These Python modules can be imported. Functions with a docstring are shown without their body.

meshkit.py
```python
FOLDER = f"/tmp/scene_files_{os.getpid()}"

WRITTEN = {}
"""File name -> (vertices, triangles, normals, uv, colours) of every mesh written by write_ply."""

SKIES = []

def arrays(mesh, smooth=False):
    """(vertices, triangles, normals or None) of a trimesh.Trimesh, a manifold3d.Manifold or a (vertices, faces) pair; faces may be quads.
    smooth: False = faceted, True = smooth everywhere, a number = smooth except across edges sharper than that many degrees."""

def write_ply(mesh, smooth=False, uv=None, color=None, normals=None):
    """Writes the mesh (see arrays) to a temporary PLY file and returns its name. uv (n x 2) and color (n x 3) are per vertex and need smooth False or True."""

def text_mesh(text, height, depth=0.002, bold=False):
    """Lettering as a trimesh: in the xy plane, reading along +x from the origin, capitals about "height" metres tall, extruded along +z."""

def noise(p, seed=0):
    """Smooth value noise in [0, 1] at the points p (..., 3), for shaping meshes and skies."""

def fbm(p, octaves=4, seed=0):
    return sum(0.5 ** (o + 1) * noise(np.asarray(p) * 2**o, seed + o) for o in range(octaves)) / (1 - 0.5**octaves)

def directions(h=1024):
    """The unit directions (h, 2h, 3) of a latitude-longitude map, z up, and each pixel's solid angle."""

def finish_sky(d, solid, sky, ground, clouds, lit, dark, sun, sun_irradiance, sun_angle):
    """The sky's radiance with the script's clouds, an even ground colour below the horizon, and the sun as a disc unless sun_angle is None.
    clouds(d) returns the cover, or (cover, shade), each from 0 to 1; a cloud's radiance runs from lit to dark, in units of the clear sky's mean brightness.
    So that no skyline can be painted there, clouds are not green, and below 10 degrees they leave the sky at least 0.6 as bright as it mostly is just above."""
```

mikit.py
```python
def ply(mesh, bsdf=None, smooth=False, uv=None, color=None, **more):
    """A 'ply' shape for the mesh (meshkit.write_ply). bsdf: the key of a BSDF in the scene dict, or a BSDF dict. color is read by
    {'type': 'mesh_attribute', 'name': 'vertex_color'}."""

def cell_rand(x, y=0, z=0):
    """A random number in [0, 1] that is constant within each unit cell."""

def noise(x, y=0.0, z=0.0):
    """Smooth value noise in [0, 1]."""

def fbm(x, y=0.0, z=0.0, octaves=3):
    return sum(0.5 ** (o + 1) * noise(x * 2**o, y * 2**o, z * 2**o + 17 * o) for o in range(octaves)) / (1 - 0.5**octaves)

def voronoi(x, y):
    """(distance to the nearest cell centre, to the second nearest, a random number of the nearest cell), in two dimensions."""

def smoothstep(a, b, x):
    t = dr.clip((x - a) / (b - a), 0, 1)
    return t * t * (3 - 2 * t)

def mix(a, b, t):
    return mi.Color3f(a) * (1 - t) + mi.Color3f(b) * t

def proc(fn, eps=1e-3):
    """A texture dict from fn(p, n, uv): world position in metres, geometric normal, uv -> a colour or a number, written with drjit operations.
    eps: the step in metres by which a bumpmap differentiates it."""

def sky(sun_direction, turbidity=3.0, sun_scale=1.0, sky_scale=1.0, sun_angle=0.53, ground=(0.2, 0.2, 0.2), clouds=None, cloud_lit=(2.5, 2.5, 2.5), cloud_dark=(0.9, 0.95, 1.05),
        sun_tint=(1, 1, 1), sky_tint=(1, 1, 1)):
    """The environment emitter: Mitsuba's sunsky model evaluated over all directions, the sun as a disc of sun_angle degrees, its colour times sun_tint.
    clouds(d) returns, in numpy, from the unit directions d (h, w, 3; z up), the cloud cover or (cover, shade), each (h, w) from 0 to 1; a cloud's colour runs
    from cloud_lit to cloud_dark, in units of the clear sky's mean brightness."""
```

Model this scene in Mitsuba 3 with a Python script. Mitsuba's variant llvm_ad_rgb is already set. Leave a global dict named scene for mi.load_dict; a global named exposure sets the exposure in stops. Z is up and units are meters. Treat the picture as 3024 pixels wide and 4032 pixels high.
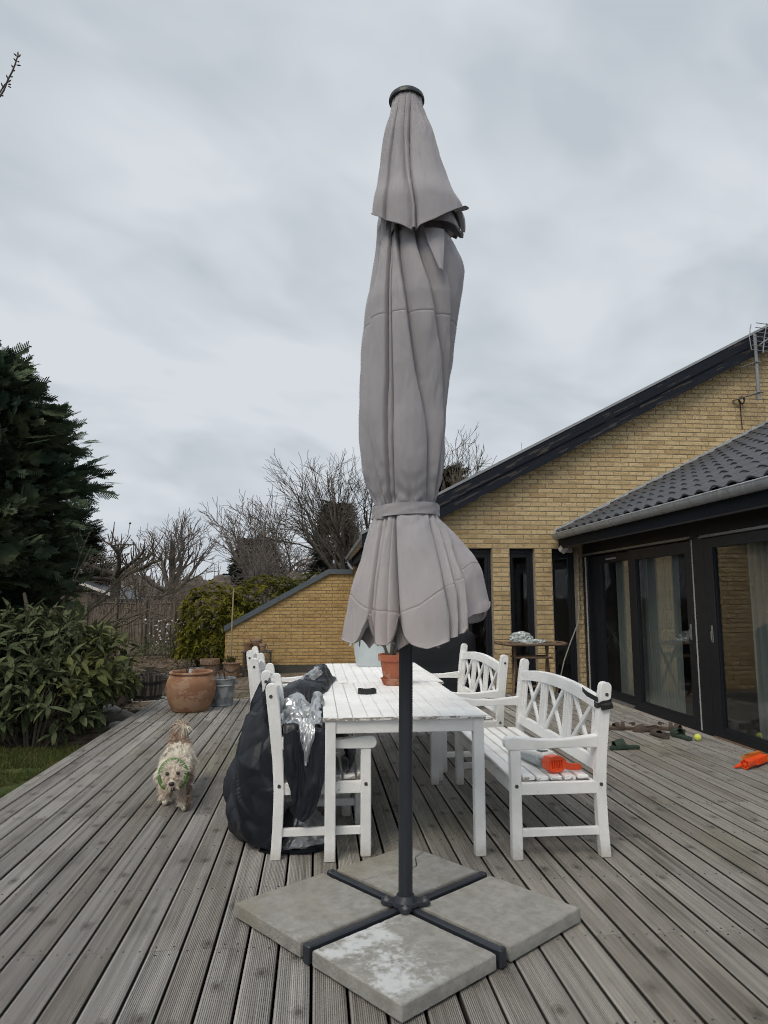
import math
import numpy as np
import trimesh
import manifold3d as m3
import shapely
from shapely.geometry import Polygon, box as sbox
from shapely import affinity
import drjit as dr
import mitsuba as mi
import mikit
import meshkit
from mikit import proc, noise, fbm, cell_rand, smoothstep, mix

# ------------------------------------------------------------------ camera, sky, exposure
# world: x across the terrace boards (right), y along the boards (away), z up; deck surface is z = 0
PITCH, YAW, ROLL = math.radians(7.106), math.radians(5.54), math.radians(-0.178)
FW = np.array([math.sin(YAW) * math.cos(PITCH), math.cos(YAW) * math.cos(PITCH), math.sin(PITCH)])
RT = np.array([math.cos(YAW), -math.sin(YAW), 0.0])
UP = np.cross(RT, FW)
UP = UP * math.cos(ROLL) - RT * math.sin(ROLL)
EYE = np.array([0, 0, 1.36])
scene, labels = {}, {}
scene['camera'] = {'type': 'perspective', 'fov': 57.74, 'fov_axis': 'x', 'near_clip': 0.05, 'far_clip': 3000.0,
                   'to_world': mi.ScalarTransform4f().look_at(origin=EYE.tolist(), target=(EYE + FW).tolist(), up=UP.tolist())}


def overcast(d):
    """A closed layer of cloud with soft, stretched darker bands."""
    t = np.maximum(d[..., 2], 0.03)
    q = np.stack([d[..., 0] / (t + 0.25) * 1.3, d[..., 1] / (t + 0.25) * 1.3, 0 * t], -1)
    c, s = math.cos(0.6), math.sin(0.6)
    q = np.stack([(q[..., 0] * c + q[..., 1] * s) * 0.95, (-q[..., 0] * s + q[..., 1] * c) * 1.35, q[..., 2]], -1)
    w = meshkit.fbm(q * 0.9 + 31, 3, 5)
    n = meshkit.fbm(q * 2.2 + np.stack([w, w, 0 * w], -1) * 1.4 + 7, 5, 2)
    m = meshkit.fbm(q * 0.55 + 3, 3, 9)
    f = meshkit.fbm(q * 4.2 + np.stack([n, w, 0 * w], -1) * 2.0 + 17, 4, 6)
    shade = np.clip((n - 0.5) * 1.9 + (f - 0.5) * 1.1 + (m - 0.5) * 1.2 + 0.44, 0, 1)
    low = np.exp(-np.maximum(d[..., 2], 0) / 0.10)
    return np.ones_like(t), shade * (1 - 0.75 * low) + 0.16 * low


SUN = (-0.35, -0.55, 0.76)
scene['sky'] = mikit.sky(SUN, turbidity=3, sun_scale=0.27, sun_angle=30, clouds=overcast, ground=(0.16, 0.155, 0.14),
                         cloud_lit=(1.60, 1.70, 1.80), cloud_dark=(1.20, 1.325, 1.46), sun_tint=(0.90, 0.98, 1.10))
exposure = 2.25

# ------------------------------------------------------------------ helpers
T = mi.ScalarTransform4f
PIX = 3024.0


def num(key):
    if key not in scene and key not in labels:
        return key
    i = 1
    while f'{key}_{i:03d}' in scene or f'{key}_{i:03d}' in labels:
        i += 1
    return f'{key}_{i:03d}'


COUNT = {}


def num2(key):
    """like num, but fast for long series"""
    if key not in scene and key not in labels:
        return key
    COUNT[key] = COUNT.get(key, 0) + 1
    k = f'{key}_{COUNT[key]:03d}'
    return k if k not in scene else num2(key)


def put(key, mesh, bsdf, smooth=False, label=None, cat=None, group=None, kind=None, color=None):
    """one mesh = one entry; returns its key"""
    key = num2(key)
    if isinstance(mesh, list):
        mesh = trimesh.util.concatenate(mesh)
    if isinstance(mesh, np.ndarray):
        mesh = TM(*[(lambda g: (g.vertices, g.faces))(grid_mesh(mesh))][0])
    scene[key] = mikit.ply(mesh, bsdf, smooth, color=color)
    tag(key, label, cat, group, kind)
    return key


def tag(key, label=None, cat=None, group=None, kind=None):
    d = {k: v for k, v in (('label', label), ('category', cat), ('group', group), ('kind', kind)) if v}
    if d:
        labels[key] = {**labels.get(key, {}), **d}


def thing(name, label, cat, group=None, kind=None):
    key = num(name)
    labels[key] = {}
    tag(key, label, cat, group, kind)
    return key


def TM(v, f):
    return trimesh.Trimesh(np.asarray(v, float), np.asarray(f, int), process=False)


def cat(ms):
    return trimesh.util.concatenate(ms)


def bx(x0, x1, y0, y1, z0, z1, c=0.0):
    """axis-aligned box with chamfered edges"""
    x0, x1 = min(x0, x1), max(x0, x1)
    y0, y1 = min(y0, y1), max(y0, y1)
    z0, z1 = min(z0, z1), max(z0, z1)
    if c <= 0:
        return trimesh.creation.box(bounds=[[x0, y0, z0], [x1, y1, z1]])
    c = min(c, (x1 - x0) * .49, (y1 - y0) * .49, (z1 - z0) * .49)
    v = []
    for sx, X in ((1, x0), (-1, x1)):
        for sy, Y in ((1, y0), (-1, y1)):
            for sz, Z in ((1, z0), (-1, z1)):
                v += [[X, Y + sy * c, Z + sz * c], [X + sx * c, Y, Z + sz * c], [X + sx * c, Y + sy * c, Z]]
    return trimesh.convex.convex_hull(np.array(v))


def place(mesh, M):
    m = mesh.copy()
    m.apply_transform(M)
    return m


def mat(loc=(0, 0, 0), rot=(0, 0, 0), scale=1.0):
    M = trimesh.transformations.euler_matrix(*rot, 'sxyz')
    M[:3, :3] *= scale
    M[:3, 3] = loc
    return M


def bar(a, b, w, h, up=(0, 0, 1), c=0.004):
    """a squared timber from a to b, w wide, h high"""
    a, b = np.asarray(a, float), np.asarray(b, float)
    d = b - a
    L = np.linalg.norm(d)
    z = d / L
    x = np.cross(up, z)
    x = x / np.linalg.norm(x) if np.linalg.norm(x) > 1e-6 else np.array([1.0, 0, 0])
    y = np.cross(z, x)
    M = np.eye(4)
    M[:3, 0], M[:3, 1], M[:3, 2], M[:3, 3] = x, y, z, (a + b) / 2
    return place(bx(-w / 2, w / 2, -h / 2, h / 2, -L / 2, L / 2, c), M)


def tube(pts, rad, n=8, caps=True):
    """round tube along points; rad a number or one per point"""
    p = np.asarray(pts, float)
    k = len(p)
    rad = np.full(k, rad, float) if np.isscalar(rad) else np.asarray(rad, float)
    t = np.gradient(p, axis=0)
    t /= np.linalg.norm(t, axis=1, keepdims=True) + 1e-12
    ref = np.array([0, 0, 1.0]) if abs(t[0, 2]) < .9 else np.array([1.0, 0, 0])
    x = np.cross(ref, t[0])
    X = []
    for i in range(k):
        x = x - t[i] * (x @ t[i])
        x /= np.linalg.norm(x) + 1e-12
        X.append(x)
    X = np.array(X)
    Yv = np.cross(t, X)
    a = np.arange(n) * 2 * np.pi / n
    v = (p[:, None] + rad[:, None, None] * (np.cos(a)[None, :, None] * X[:, None] + np.sin(a)[None, :, None] * Yv[:, None])).reshape(-1, 3)
    f = []
    for i in range(k - 1):
        for j in range(n):
            q, r = i * n + j, i * n + (j + 1) % n
            f += [[q, r, r + n], [q, r + n, q + n]]
    if caps:
        v = np.vstack([v, p[0], p[-1]])
        for j in range(n):
            f += [[k * n, (j + 1) % n, j], [k * n + 1, (k - 1) * n + j, (k - 1) * n + (j + 1) % n]]
    return TM(v, f)


def lathe(profile, n=40, loc=(0, 0, 0)):
    """profile: (r, z) list from bottom to top, revolved about z"""
    p = np.asarray(profile, float)
    a = np.arange(n) * 2 * np.pi / n
    v = np.stack([p[:, 0, None] * np.cos(a), p[:, 0, None] * np.sin(a), np.repeat(p[:, 1:2], n, 1)], -1).reshape(-1, 3) + loc
    f = []
    for i in range(len(p) - 1):
        for j in range(n):
            q, r = i * n + j, i * n + (j + 1) % n
            f += [[q, r, r + n], [q, r + n, q + n]]
    return TM(v, f)


def grid_mesh(P, wrap=False):
    """surface through an (n, m, 3) grid of points"""
    n, m = P.shape[:2]
    i = np.arange(n * m).reshape(n, m)
    j = np.concatenate([i, i[:, :1]], 1) if wrap else i
    q = np.stack([j[:-1, :-1], j[:-1, 1:], j[1:, 1:], j[1:, :-1]], -1).reshape(-1, 4)
    return TM(P.reshape(-1, 3), np.vstack([q[:, [0, 1, 2]], q[:, [0, 2, 3]]]))


def thick(P, t):
    """a sheet through an (n, m, 3) grid given a thickness t along its normals, closed all round"""
    a = grid_mesh(P)
    nrm = a.vertex_normals
    v = np.vstack([a.vertices + nrm * t / 2, a.vertices - nrm * t / 2])
    N = len(a.vertices)
    n, m = P.shape[:2]
    i = np.arange(n * m).reshape(n, m)
    rim = np.concatenate([i[0, :], i[1:, -1], i[-1, -2::-1], i[-2:0:-1, 0]])
    r2 = np.roll(rim, -1)
    side = np.vstack([np.stack([rim, rim + N, r2 + N], 1), np.stack([rim, r2 + N, r2], 1)])
    return TM(v, np.vstack([a.faces, a.faces[:, ::-1] + N, side]))


def prism(poly, h):
    """shapely polygon in xy extruded along +z (list of meshes for multi polygons)"""
    out = [trimesh.creation.extrude_polygon(g, h, engine='earcut') for g in getattr(poly, 'geoms', [poly]) if g.geom_type == 'Polygon' and g.area > 1e-6]
    return cat(out) if out else None


def frame(o, x, y):
    """4x4 with origin o, x and y axes and their cross as z"""
    M = np.eye(4)
    x, y = np.asarray(x, float), np.asarray(y, float)
    M[:3, 0], M[:3, 1], M[:3, 2], M[:3, 3] = x, y, np.cross(x, y), o
    return M


def from_manifold(M):
    q = M.to_mesh()
    return TM(q.vert_properties[:, :3], q.tri_verts)


def blob(points, k=1):
    """hull of spheres (x, y, z, r)"""
    return m3.Manifold.batch_hull([m3.Manifold.sphere(p[3], 20 if k else 12).translate((float(p[0]), float(p[1]), float(p[2]))) for p in points])


# ------------------------------------------------------------------ materials
def two(d):
    return {'type': 'twosided', 'bsdf': d}


def rgb(*c):
    return {'type': 'rgb', 'value': list(c)}


def princ(color, rough=0.6, **k):
    return {'type': 'principled', 'base_color': color if isinstance(color, dict) else rgb(*color), 'roughness': rough, **k}


def material(name, d, bump=None, scale=0.001):
    d = two(d) if d['type'] in ('principled', 'diffuse', 'roughconductor', 'roughplastic') and bump is None and 'spec_trans' not in d else d
    if bump is not None:
        d = two({'type': 'bumpmap', 'arbitrary': bump, 'scale': scale, 'bsdf': d}) if d['type'] != 'twosided' else d
    scene[name] = d
    return name


BOARD, OFF = 0.1272, -0.0066


def deck_colour(p, n, uv):
    k = dr.floor((p.x - OFF) / BOARD)
    seg = dr.floor((p.y + 0.03 * p.x - 2.96 + 1.755 * (k - 2 * dr.floor(k / 2) - 1)) / 3.51)
    t = cell_rand(k, seg, 3)
    t2 = cell_rand(k, seg, 8)
    grain = fbm(p.x * 130 + t * 70, p.y * 2.2 + t2 * 31, 1.0, 4)
    streak = fbm(p.x * 46 + t * 20, p.y * 0.9 + t * 13, 4.0, 3)
    big = fbm(p.x * 0.8, p.y * 0.8, 9.0, 3)
    base = mix((0.225, 0.215, 0.202), (0.315, 0.304, 0.288), t)
    base = mix(base, mi.Color3f(0.205, 0.180, 0.155), smoothstep(0.65, 0.98, t2) * 0.40)
    warm = smoothstep(0.45, 0.75, big)
    base = mix(base, base * mi.Color3f(0.90, 0.86, 0.80), warm * 0.5)
    c = base * (0.36 + 0.74 * grain + 0.54 * streak)
    # knots: one now and then along a board, elongated, with curved grain round them
    ky = p.y * 2.1 + t * 17
    ci = dr.floor(ky)
    cx = (k + 0.22 + 0.56 * cell_rand(k, ci, 5)) * BOARD + OFF
    on = smoothstep(0.45, 0.5, cell_rand(k, ci, 7))
    dx = (p.x - cx) / 0.017
    dy = (ky - ci - 0.2 - 0.6 * cell_rand(k, ci, 6)) / (2.1 * 0.026)
    r = dr.sqrt(dx * dx + dy * dy) * (0.75 + 0.5 * fbm(p.x * 90, p.y * 60, 2.0, 2))
    c = mix(c, mi.Color3f(0.075, 0.066, 0.060), on * 0.78 * (1 - smoothstep(0.35, 1.25, r)))
    ring = dr.sin(r * 5.0 + grain * 3) * 0.5 + 0.5
    c = mix(c, c * 0.70, on * ring * (1 - smoothstep(1.0, 3.2, r)) * smoothstep(0.7, 1.1, r))
    # grey-green weathering and darker damp blotches
    blot = smoothstep(0.56, 0.75, fbm(p.x * 7 + 3, p.y * 2.5, 5.0, 3))
    c = mix(c, c * mi.Color3f(0.70, 0.69, 0.68), blot * 0.65)
    alg = smoothstep(0.55, 0.8, fbm(p.x * 1.3 + 8, p.y * 0.9 + 2, 7.0, 3))
    c = mix(c, c * mi.Color3f(0.97, 0.98, 0.88), alg * 0.7)
    # shade in the grooves and board gaps, painted into the colour by depth
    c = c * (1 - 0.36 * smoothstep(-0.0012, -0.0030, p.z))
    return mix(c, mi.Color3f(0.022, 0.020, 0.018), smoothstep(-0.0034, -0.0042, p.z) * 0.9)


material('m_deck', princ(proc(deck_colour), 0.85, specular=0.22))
material('m_deck_edge', princ((0.15, 0.14, 0.125), 0.85))
material('m_joist', princ((0.07, 0.06, 0.05), 0.9))
material('m_screw', princ((0.06, 0.058, 0.055), 0.5, metallic=0.6))


def concrete(p, n, uv):
    g = fbm(p.x * 22, p.y * 22, p.z * 22, 4)
    f = noise(p.x * 420, p.y * 420, p.z * 420)
    b = fbm(p.x * 3.1 + 5, p.y * 3.1, p.z * 3, 3)
    c = mix((0.215, 0.210, 0.192), (0.305, 0.300, 0.282), smoothstep(0.2, 0.8, g))
    c = mix(c, mi.Color3f(0.205, 0.180, 0.135), smoothstep(0.5, 0.8, b) * 0.6)
    c = c * (0.88 + 0.24 * fbm(p.x * 70, p.y * 70, p.z * 70, 2))
    return c * (0.84 + 0.32 * f)


def concrete_white(amount, cx, cy):
    def fn(p, n, uv):
        c = concrete(p, n, uv)
        q = fbm(p.x * 9 + cx, p.y * 9 + cy, 3.0, 5) + 0.40 * (fbm(p.x * 60, p.y * 60, 1.0, 3) - 0.5)
        reg = smoothstep(0.0, 0.3, fbm(p.x * 2.2 + cx, p.y * 2.2 + cy, 8.0, 2) - amount)
        w = smoothstep(0.44, 0.74, q) * reg * smoothstep(0.5, 0.9, n.z)
        return mix(c, mi.Color3f(0.58, 0.60, 0.61), w * 0.78)
    return fn


def conc_bump(p, n, uv):
    return fbm(p.x * 160, p.y * 160, p.z * 160, 3)


CB = proc(conc_bump, 0.001)
for i, (am, cx, cy) in enumerate(((0.30, 1.7, 4.2), (0.62, 9.0, 2.0), (0.55, 3.0, 7.5), (0.5, 6.2, 1.0))):
    material(f'm_slab_{i}', princ(proc(concrete_white(am, cx, cy)), 0.9, specular=0.25), CB, 0.0016)


def white_paint(p, n, uv):
    d = fbm(p.x * 5, p.y * 5, p.z * 5, 3)
    f = fbm(p.x * 60, p.y * 14, p.z * 60, 3)
    c = mix((0.80, 0.805, 0.80), (0.70, 0.705, 0.70), smoothstep(0.35, 0.75, d))
    c = c * (0.96 + 0.06 * f)
    foot = smoothstep(0.10, 0.0, p.z + 0.05 * (f - 0.5))
    c = mix(c, mi.Color3f(0.42, 0.39, 0.34), foot * 0.55)
    chip = smoothstep(0.80, 0.84, fbm(p.x * 38 + 2, p.y * 38, p.z * 38, 3))
    c = mix(c, mi.Color3f(0.30, 0.25, 0.20), chip * 0.6)
    return c


material('m_white', princ(proc(white_paint), 0.45, specular=0.45))


def white_worn(p, n, uv):
    """end grain of table slats and seat slats: paint flaking off grey wood"""
    c = white_paint(p, n, uv)
    fl = smoothstep(0.46, 0.52, fbm(p.x * 30 + 5, p.y * 30, p.z * 60, 3))
    end = smoothstep(0.6, 0.9, dr.abs(n.y))
    return mix(c, mi.Color3f(0.20, 0.16, 0.125), fl * end * 0.8)


material('m_white_slat', princ(proc(white_worn), 0.42, specular=0.45))
material('m_bolt', princ((0.10, 0.105, 0.11), 0.4, metallic=0.8))


def brick_col(ox, oz, L, C, horizontal='x'):
    def fn(p, n, uv):
        a = p.x if horizontal == 'x' else p.y
        row = dr.floor((p.z - oz) / C)
        col = dr.floor((a - ox) / L + 0.5 * (row - 2 * dr.floor(row / 2)))
        t, u = cell_rand(row, col, 2), cell_rand(row, col, 6)
        g = fbm(a * 34, p.z * 50, p.y * 20, 3)
        f = noise(a * 260, p.z * 260, 2.0)
        c = mix((0.50, 0.378, 0.205), (0.59, 0.468, 0.27), t)
        c = mix(c, mi.Color3f(0.39, 0.275, 0.140), smoothstep(0.75, 1.0, u) * 0.7)
        c = c * (0.78 + 0.30 * g) * (0.9 + 0.2 * f)
        st = smoothstep(0.62, 0.8, fbm(a * 12 + 4, p.z * 30, 1.0, 3))
        c = mix(c, mi.Color3f(0.22, 0.17, 0.10), st * 0.45)
        big = fbm(a * 1.1 + 3, p.z * 0.8, 5.0, 3)
        return c * (0.80 + 0.4 * big)
    return fn


def mortar(p, n, uv):
    return mix((0.215, 0.175, 0.13), (0.33, 0.28, 0.22), fbm(p.x * 9 + p.y * 9, p.z * 60, 1.0, 3))


COURSE, BLEN = 0.0697, 0.239
material('m_brick', princ(proc(brick_col(2.581, 0.0, BLEN, COURSE)), 0.9, specular=0.2))
material('m_brick_low', princ(proc(lambda p, n, uv: brick_col(-1.84, 0.06, BLEN, COURSE)(p, n, uv) * mi.Color3f(0.95, 0.86, 0.70)), 0.9, specular=0.2))
material('m_brick_side', princ(proc(brick_col(0.0, 0.0, BLEN, COURSE, 'y')), 0.9, specular=0.2))
material('m_mortar', princ(proc(mortar), 0.95, specular=0.1))


def black_timber(p, n, uv):
    s = p.x * 0.895 + p.z * 0.445
    g = fbm(s * 5, p.z * 55 - p.x * 27, p.y * 30, 4)
    c = mix((0.007, 0.010, 0.017), (0.016, 0.020, 0.029), g)
    w = smoothstep(0.62, 0.70, fbm(s * 3.5 + 2, (p.z - p.x * 0.497) * 26, 3.0, 4))
    return mix(c, mi.Color3f(0.10, 0.085, 0.072), w * 0.55)


material('m_black_timber', princ(proc(black_timber), 0.7, specular=0.2))
material('m_black_frame', princ((0.010, 0.012, 0.017), 0.42, specular=0.4))
material('m_pane', {'type': 'thindielectric', 'int_ior': 1.6, 'ext_ior': 1.0})
material('m_strip', princ((0.33, 0.33, 0.33), 0.35, metallic=0.7))


def zinc(p, n, uv):
    s = voro = mikit.voronoi(p.x * 30 + p.z * 17, p.y * 30 + p.z * 23)[2]
    g = fbm(p.x * 6, p.y * 6, p.z * 6, 3)
    c = mix((0.33, 0.355, 0.375), (0.48, 0.505, 0.52), g)
    return c * (0.88 + 0.2 * s)


material('m_zinc', princ(proc(zinc), 0.42, metallic=0.3))
material('m_coping', princ(proc(lambda p, n, uv: mix((0.095, 0.118, 0.142), (0.145, 0.170, 0.195), fbm(p.x * 4, p.y * 6, p.z * 6, 3))), 0.42, metallic=0.35))
material('m_tile', princ(proc(lambda p, n, uv: mix((0.040, 0.043, 0.052), (0.068, 0.071, 0.080), fbm(p.x * 5, p.y * 5, p.z * 9, 3)) * (0.85 + 0.3 * noise(p.x * 160, p.y * 160, p.z * 160))), 0.48, specular=0.5))
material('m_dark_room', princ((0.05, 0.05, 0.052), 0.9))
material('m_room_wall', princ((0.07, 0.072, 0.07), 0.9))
material('m_curtain', {'type': 'principledthin', 'base_color': rgb(0.22, 0.26, 0.245), 'roughness': 0.9, 'diff_trans': 0.7})
material('m_sill_wood', princ((0.14, 0.085, 0.055), 0.7))
material('m_plinth', princ(proc(lambda p, n, uv: mix((0.05, 0.052, 0.05), (0.10, 0.10, 0.092), fbm(p.x * 8, p.y * 8, p.z * 20, 3))), 0.95))
material('m_grey_plastic', princ((0.42, 0.42, 0.41), 0.5))
material('m_galv', princ((0.27, 0.28, 0.29), 0.45, metallic=0.5))
material('m_black_plastic', princ((0.012, 0.012, 0.014), 0.45))
material('m_cable', princ((0.30, 0.29, 0.27), 0.6))
material('m_lamp', princ((0.62, 0.60, 0.56), 0.4))

# ------------------------------------------------------------------ deck of grooved boards
labels['deck'] = {'kind': 'structure', 'label': 'weathered grey timber terrace of grooved boards'}
rng = np.random.default_rng(7)


def board_mesh(x0, x1, y0, y1, tilt, near):
    """a board with rounded shoulders and fine grooves along its upper face"""
    w = x1 - x0
    n = 15 if near else 7
    xs, zs = [0.0, 0.0], [-0.036, -0.004]
    pitch = (w - 0.012) / n
    for i in range(n):
        a = 0.006 + i * pitch
        d = 0.0034
        xs += [a, a + pitch * .56, a + pitch * .70, a + pitch * .86]
        zs += [0, 0, -d, -d]
    xs += [w - 0.006, w, w]
    zs += [0, -0.004, -0.036]
    xs, zs = np.array(xs) + x0, np.array(zs)
    zs = zs + tilt * (xs - x0 - w / 2)
    m = len(xs)
    ny = 2
    v = np.concatenate([np.stack([xs, np.full(m, y), zs], 1) for y in (y0, y1)])
    i = np.arange(m - 1)
    f = np.vstack([np.stack([i, i + 1, i + 1 + m], 1), np.stack([i, i + 1 + m, i + m], 1)])
    c = len(v)
    v = np.vstack([v, [(x0 + x1) / 2, y0, -0.02], [(x0 + x1) / 2, y1, -0.02]])
    f = np.vstack([f, np.stack([i + 1, i, np.full(m - 1, c)], 1), np.stack([i + m, i + 1 + m, np.full(m - 1, c + 1)], 1)])
    return TM(v, f)


DECK_END = 9.97
screws = []
for k in range(-17, 31):
    xa, xb = OFF + k * BOARD + 0.0055 + rng.uniform(-.0012, .0012), OFF + (k + 1) * BOARD - 0.0055 + rng.uniform(-.0012, .0012)
    xm = (xa + xb) / 2
    if xb > 3.925:
        xb = 3.925
    end = 10.05 if xa > 0.95 else DECK_END + 0.004 * math.sin(k * 2.1)
    cuts = [2.96 - 0.03 * xm + (0 if k % 2 else 1.755) + 3.51 * j for j in range(-3, 4)]
    cuts = [-1.2] + [c for c in cuts if -1.0 < c < end - 0.1] + [end]
    for a, b in zip(cuts[:-1], cuts[1:]):
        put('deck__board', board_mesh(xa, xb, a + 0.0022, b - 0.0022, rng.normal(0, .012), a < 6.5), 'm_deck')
    for j in range(-2, 20):
        y = 2.96 - 0.03 * xm + 0.585 * j
        if 0.8 < y < 7.5:
            for dx in (0.028, BOARD - 0.04):
                for dy in ((-0.028, 0.028) if any(abs(y - c) < .02 for c in cuts) else (0.0,)):
                    screws.append(place(trimesh.creation.cylinder(0.0046, 0.002, sections=6), mat((xa + dx + rng.normal(0, .004), y + dy + rng.normal(0, .004), 0.0002))))
put('deck__screw_head', screws, 'm_screw', kind='stuff')
for j in range(-5, 13):
    y = 2.96 + 0.585 * j
    if y < 9.9:
        put('deck__joist', bx(-2.12, 3.9, y - 0.024, y + 0.024, -0.18, -0.045), 'm_joist')
put('deck__edge_board', bx(-2.176, -2.150, -1.2, DECK_END - 0.01, -0.17, -0.030), 'm_deck_edge')
put('deck__edge_board', bx(-2.15, 0.95, DECK_END - 0.03, DECK_END - 0.008, -0.17, -0.030), 'm_deck_edge')
# ------------------------------------------------------------------ brickwork
def brick_mesh(u0, u1, z0, z1, d, j):
    """a brick with worn front arrises, front at depth 0 (towards -w), u to the right, w into the wall"""
    c = 0.0045
    o = j
    fr = [(u0 + c, o, z0 + c), (u1 - c, o, z0 + c), (u1 - c, o, z1 - c), (u0 + c, o, z1 - c)]
    md = [(u0, o + c, z0), (u1, o + c, z0), (u1, o + c, z1), (u0, o + c, z1)]
    bk = [(u0, d, z0), (u1, d, z0), (u1, d, z1), (u0, d, z1)]
    v = fr + md + bk
    f = [[0, 1, 2], [0, 2, 3]]
    for a in (0, 4):
        for i in range(4):
            q, r = a + i, a + (i + 1) % 4
            f += [[q, q + 4, r + 4], [q, r + 4, r]]
    return TM(v, f)


def bricks(key, region, origin, length, to3, bsdf, keep=300, ok=lambda c: True, base=0.0, joint=0.012, course=COURSE):
    """running bond inside a polygon (u, z). The nearest to the camera are parts of their own, the rest one mesh."""
    r = np.random.default_rng(len(scene))
    u_min, z_min, u_max, z_max = region.bounds
    prep = shapely.prepared.prep(region)
    got = []
    for row in range(int((z_min - base) // course), int((z_max - base) // course) + 1):
        z0, z1 = base + row * course + joint / 2, base + (row + 1) * course - joint / 2
        s = origin - (0.5 * length if row % 2 else 0)
        for col in range(int((u_min - s) // length), int((u_max - s) // length) + 1):
            e = r.normal(0, .0018, 4)
            u0, u1 = s + col * length + joint / 2 + e[0], s + (col + 1) * length - joint / 2 + e[1]
            b = sbox(u0, z0 + e[2] * .6, u1, z1 + e[3] * .6)
            if not prep.intersects(b):
                continue
            j = abs(r.normal(0, .0016))
            if prep.contains(b):
                m = brick_mesh(u0, u1, z0 + e[2] * .6, z1 + e[3] * .6, 0.045, j)
            else:
                g = b.intersection(region)
                if g.area < 4e-4 or g.geom_type != 'Polygon':
                    continue
                m = trimesh.creation.extrude_polygon(g, 0.045 - j, engine='earcut')
                m.vertices = np.stack([m.vertices[:, 0], m.vertices[:, 2] + j, m.vertices[:, 1]], 1)
                m.faces = m.faces[:, ::-1]
            m.vertices = to3(m.vertices)
            if to3 is not None and to3.flip:
                m.faces = m.faces[:, ::-1]
            got.append((np.linalg.norm(m.vertices.mean(0) - EYE), m))
    got.sort(key=lambda g: g[0])
    rest = []
    for d, m in got:
        if keep > 0 and ok(m.vertices.mean(0)):
            put(key, m, bsdf)
            keep -= 1
        else:
            rest.append(m)
    if rest:
        put(key + '_field', rest, bsdf, kind='stuff')
    return len(got)


class Front:
    """wall facing -y at plane y"""
    flip = False

    def __init__(self, y):
        self.y = y

    def __call__(self, v):
        return np.stack([v[:, 0], v[:, 1] + self.y, v[:, 2]], 1)


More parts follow.
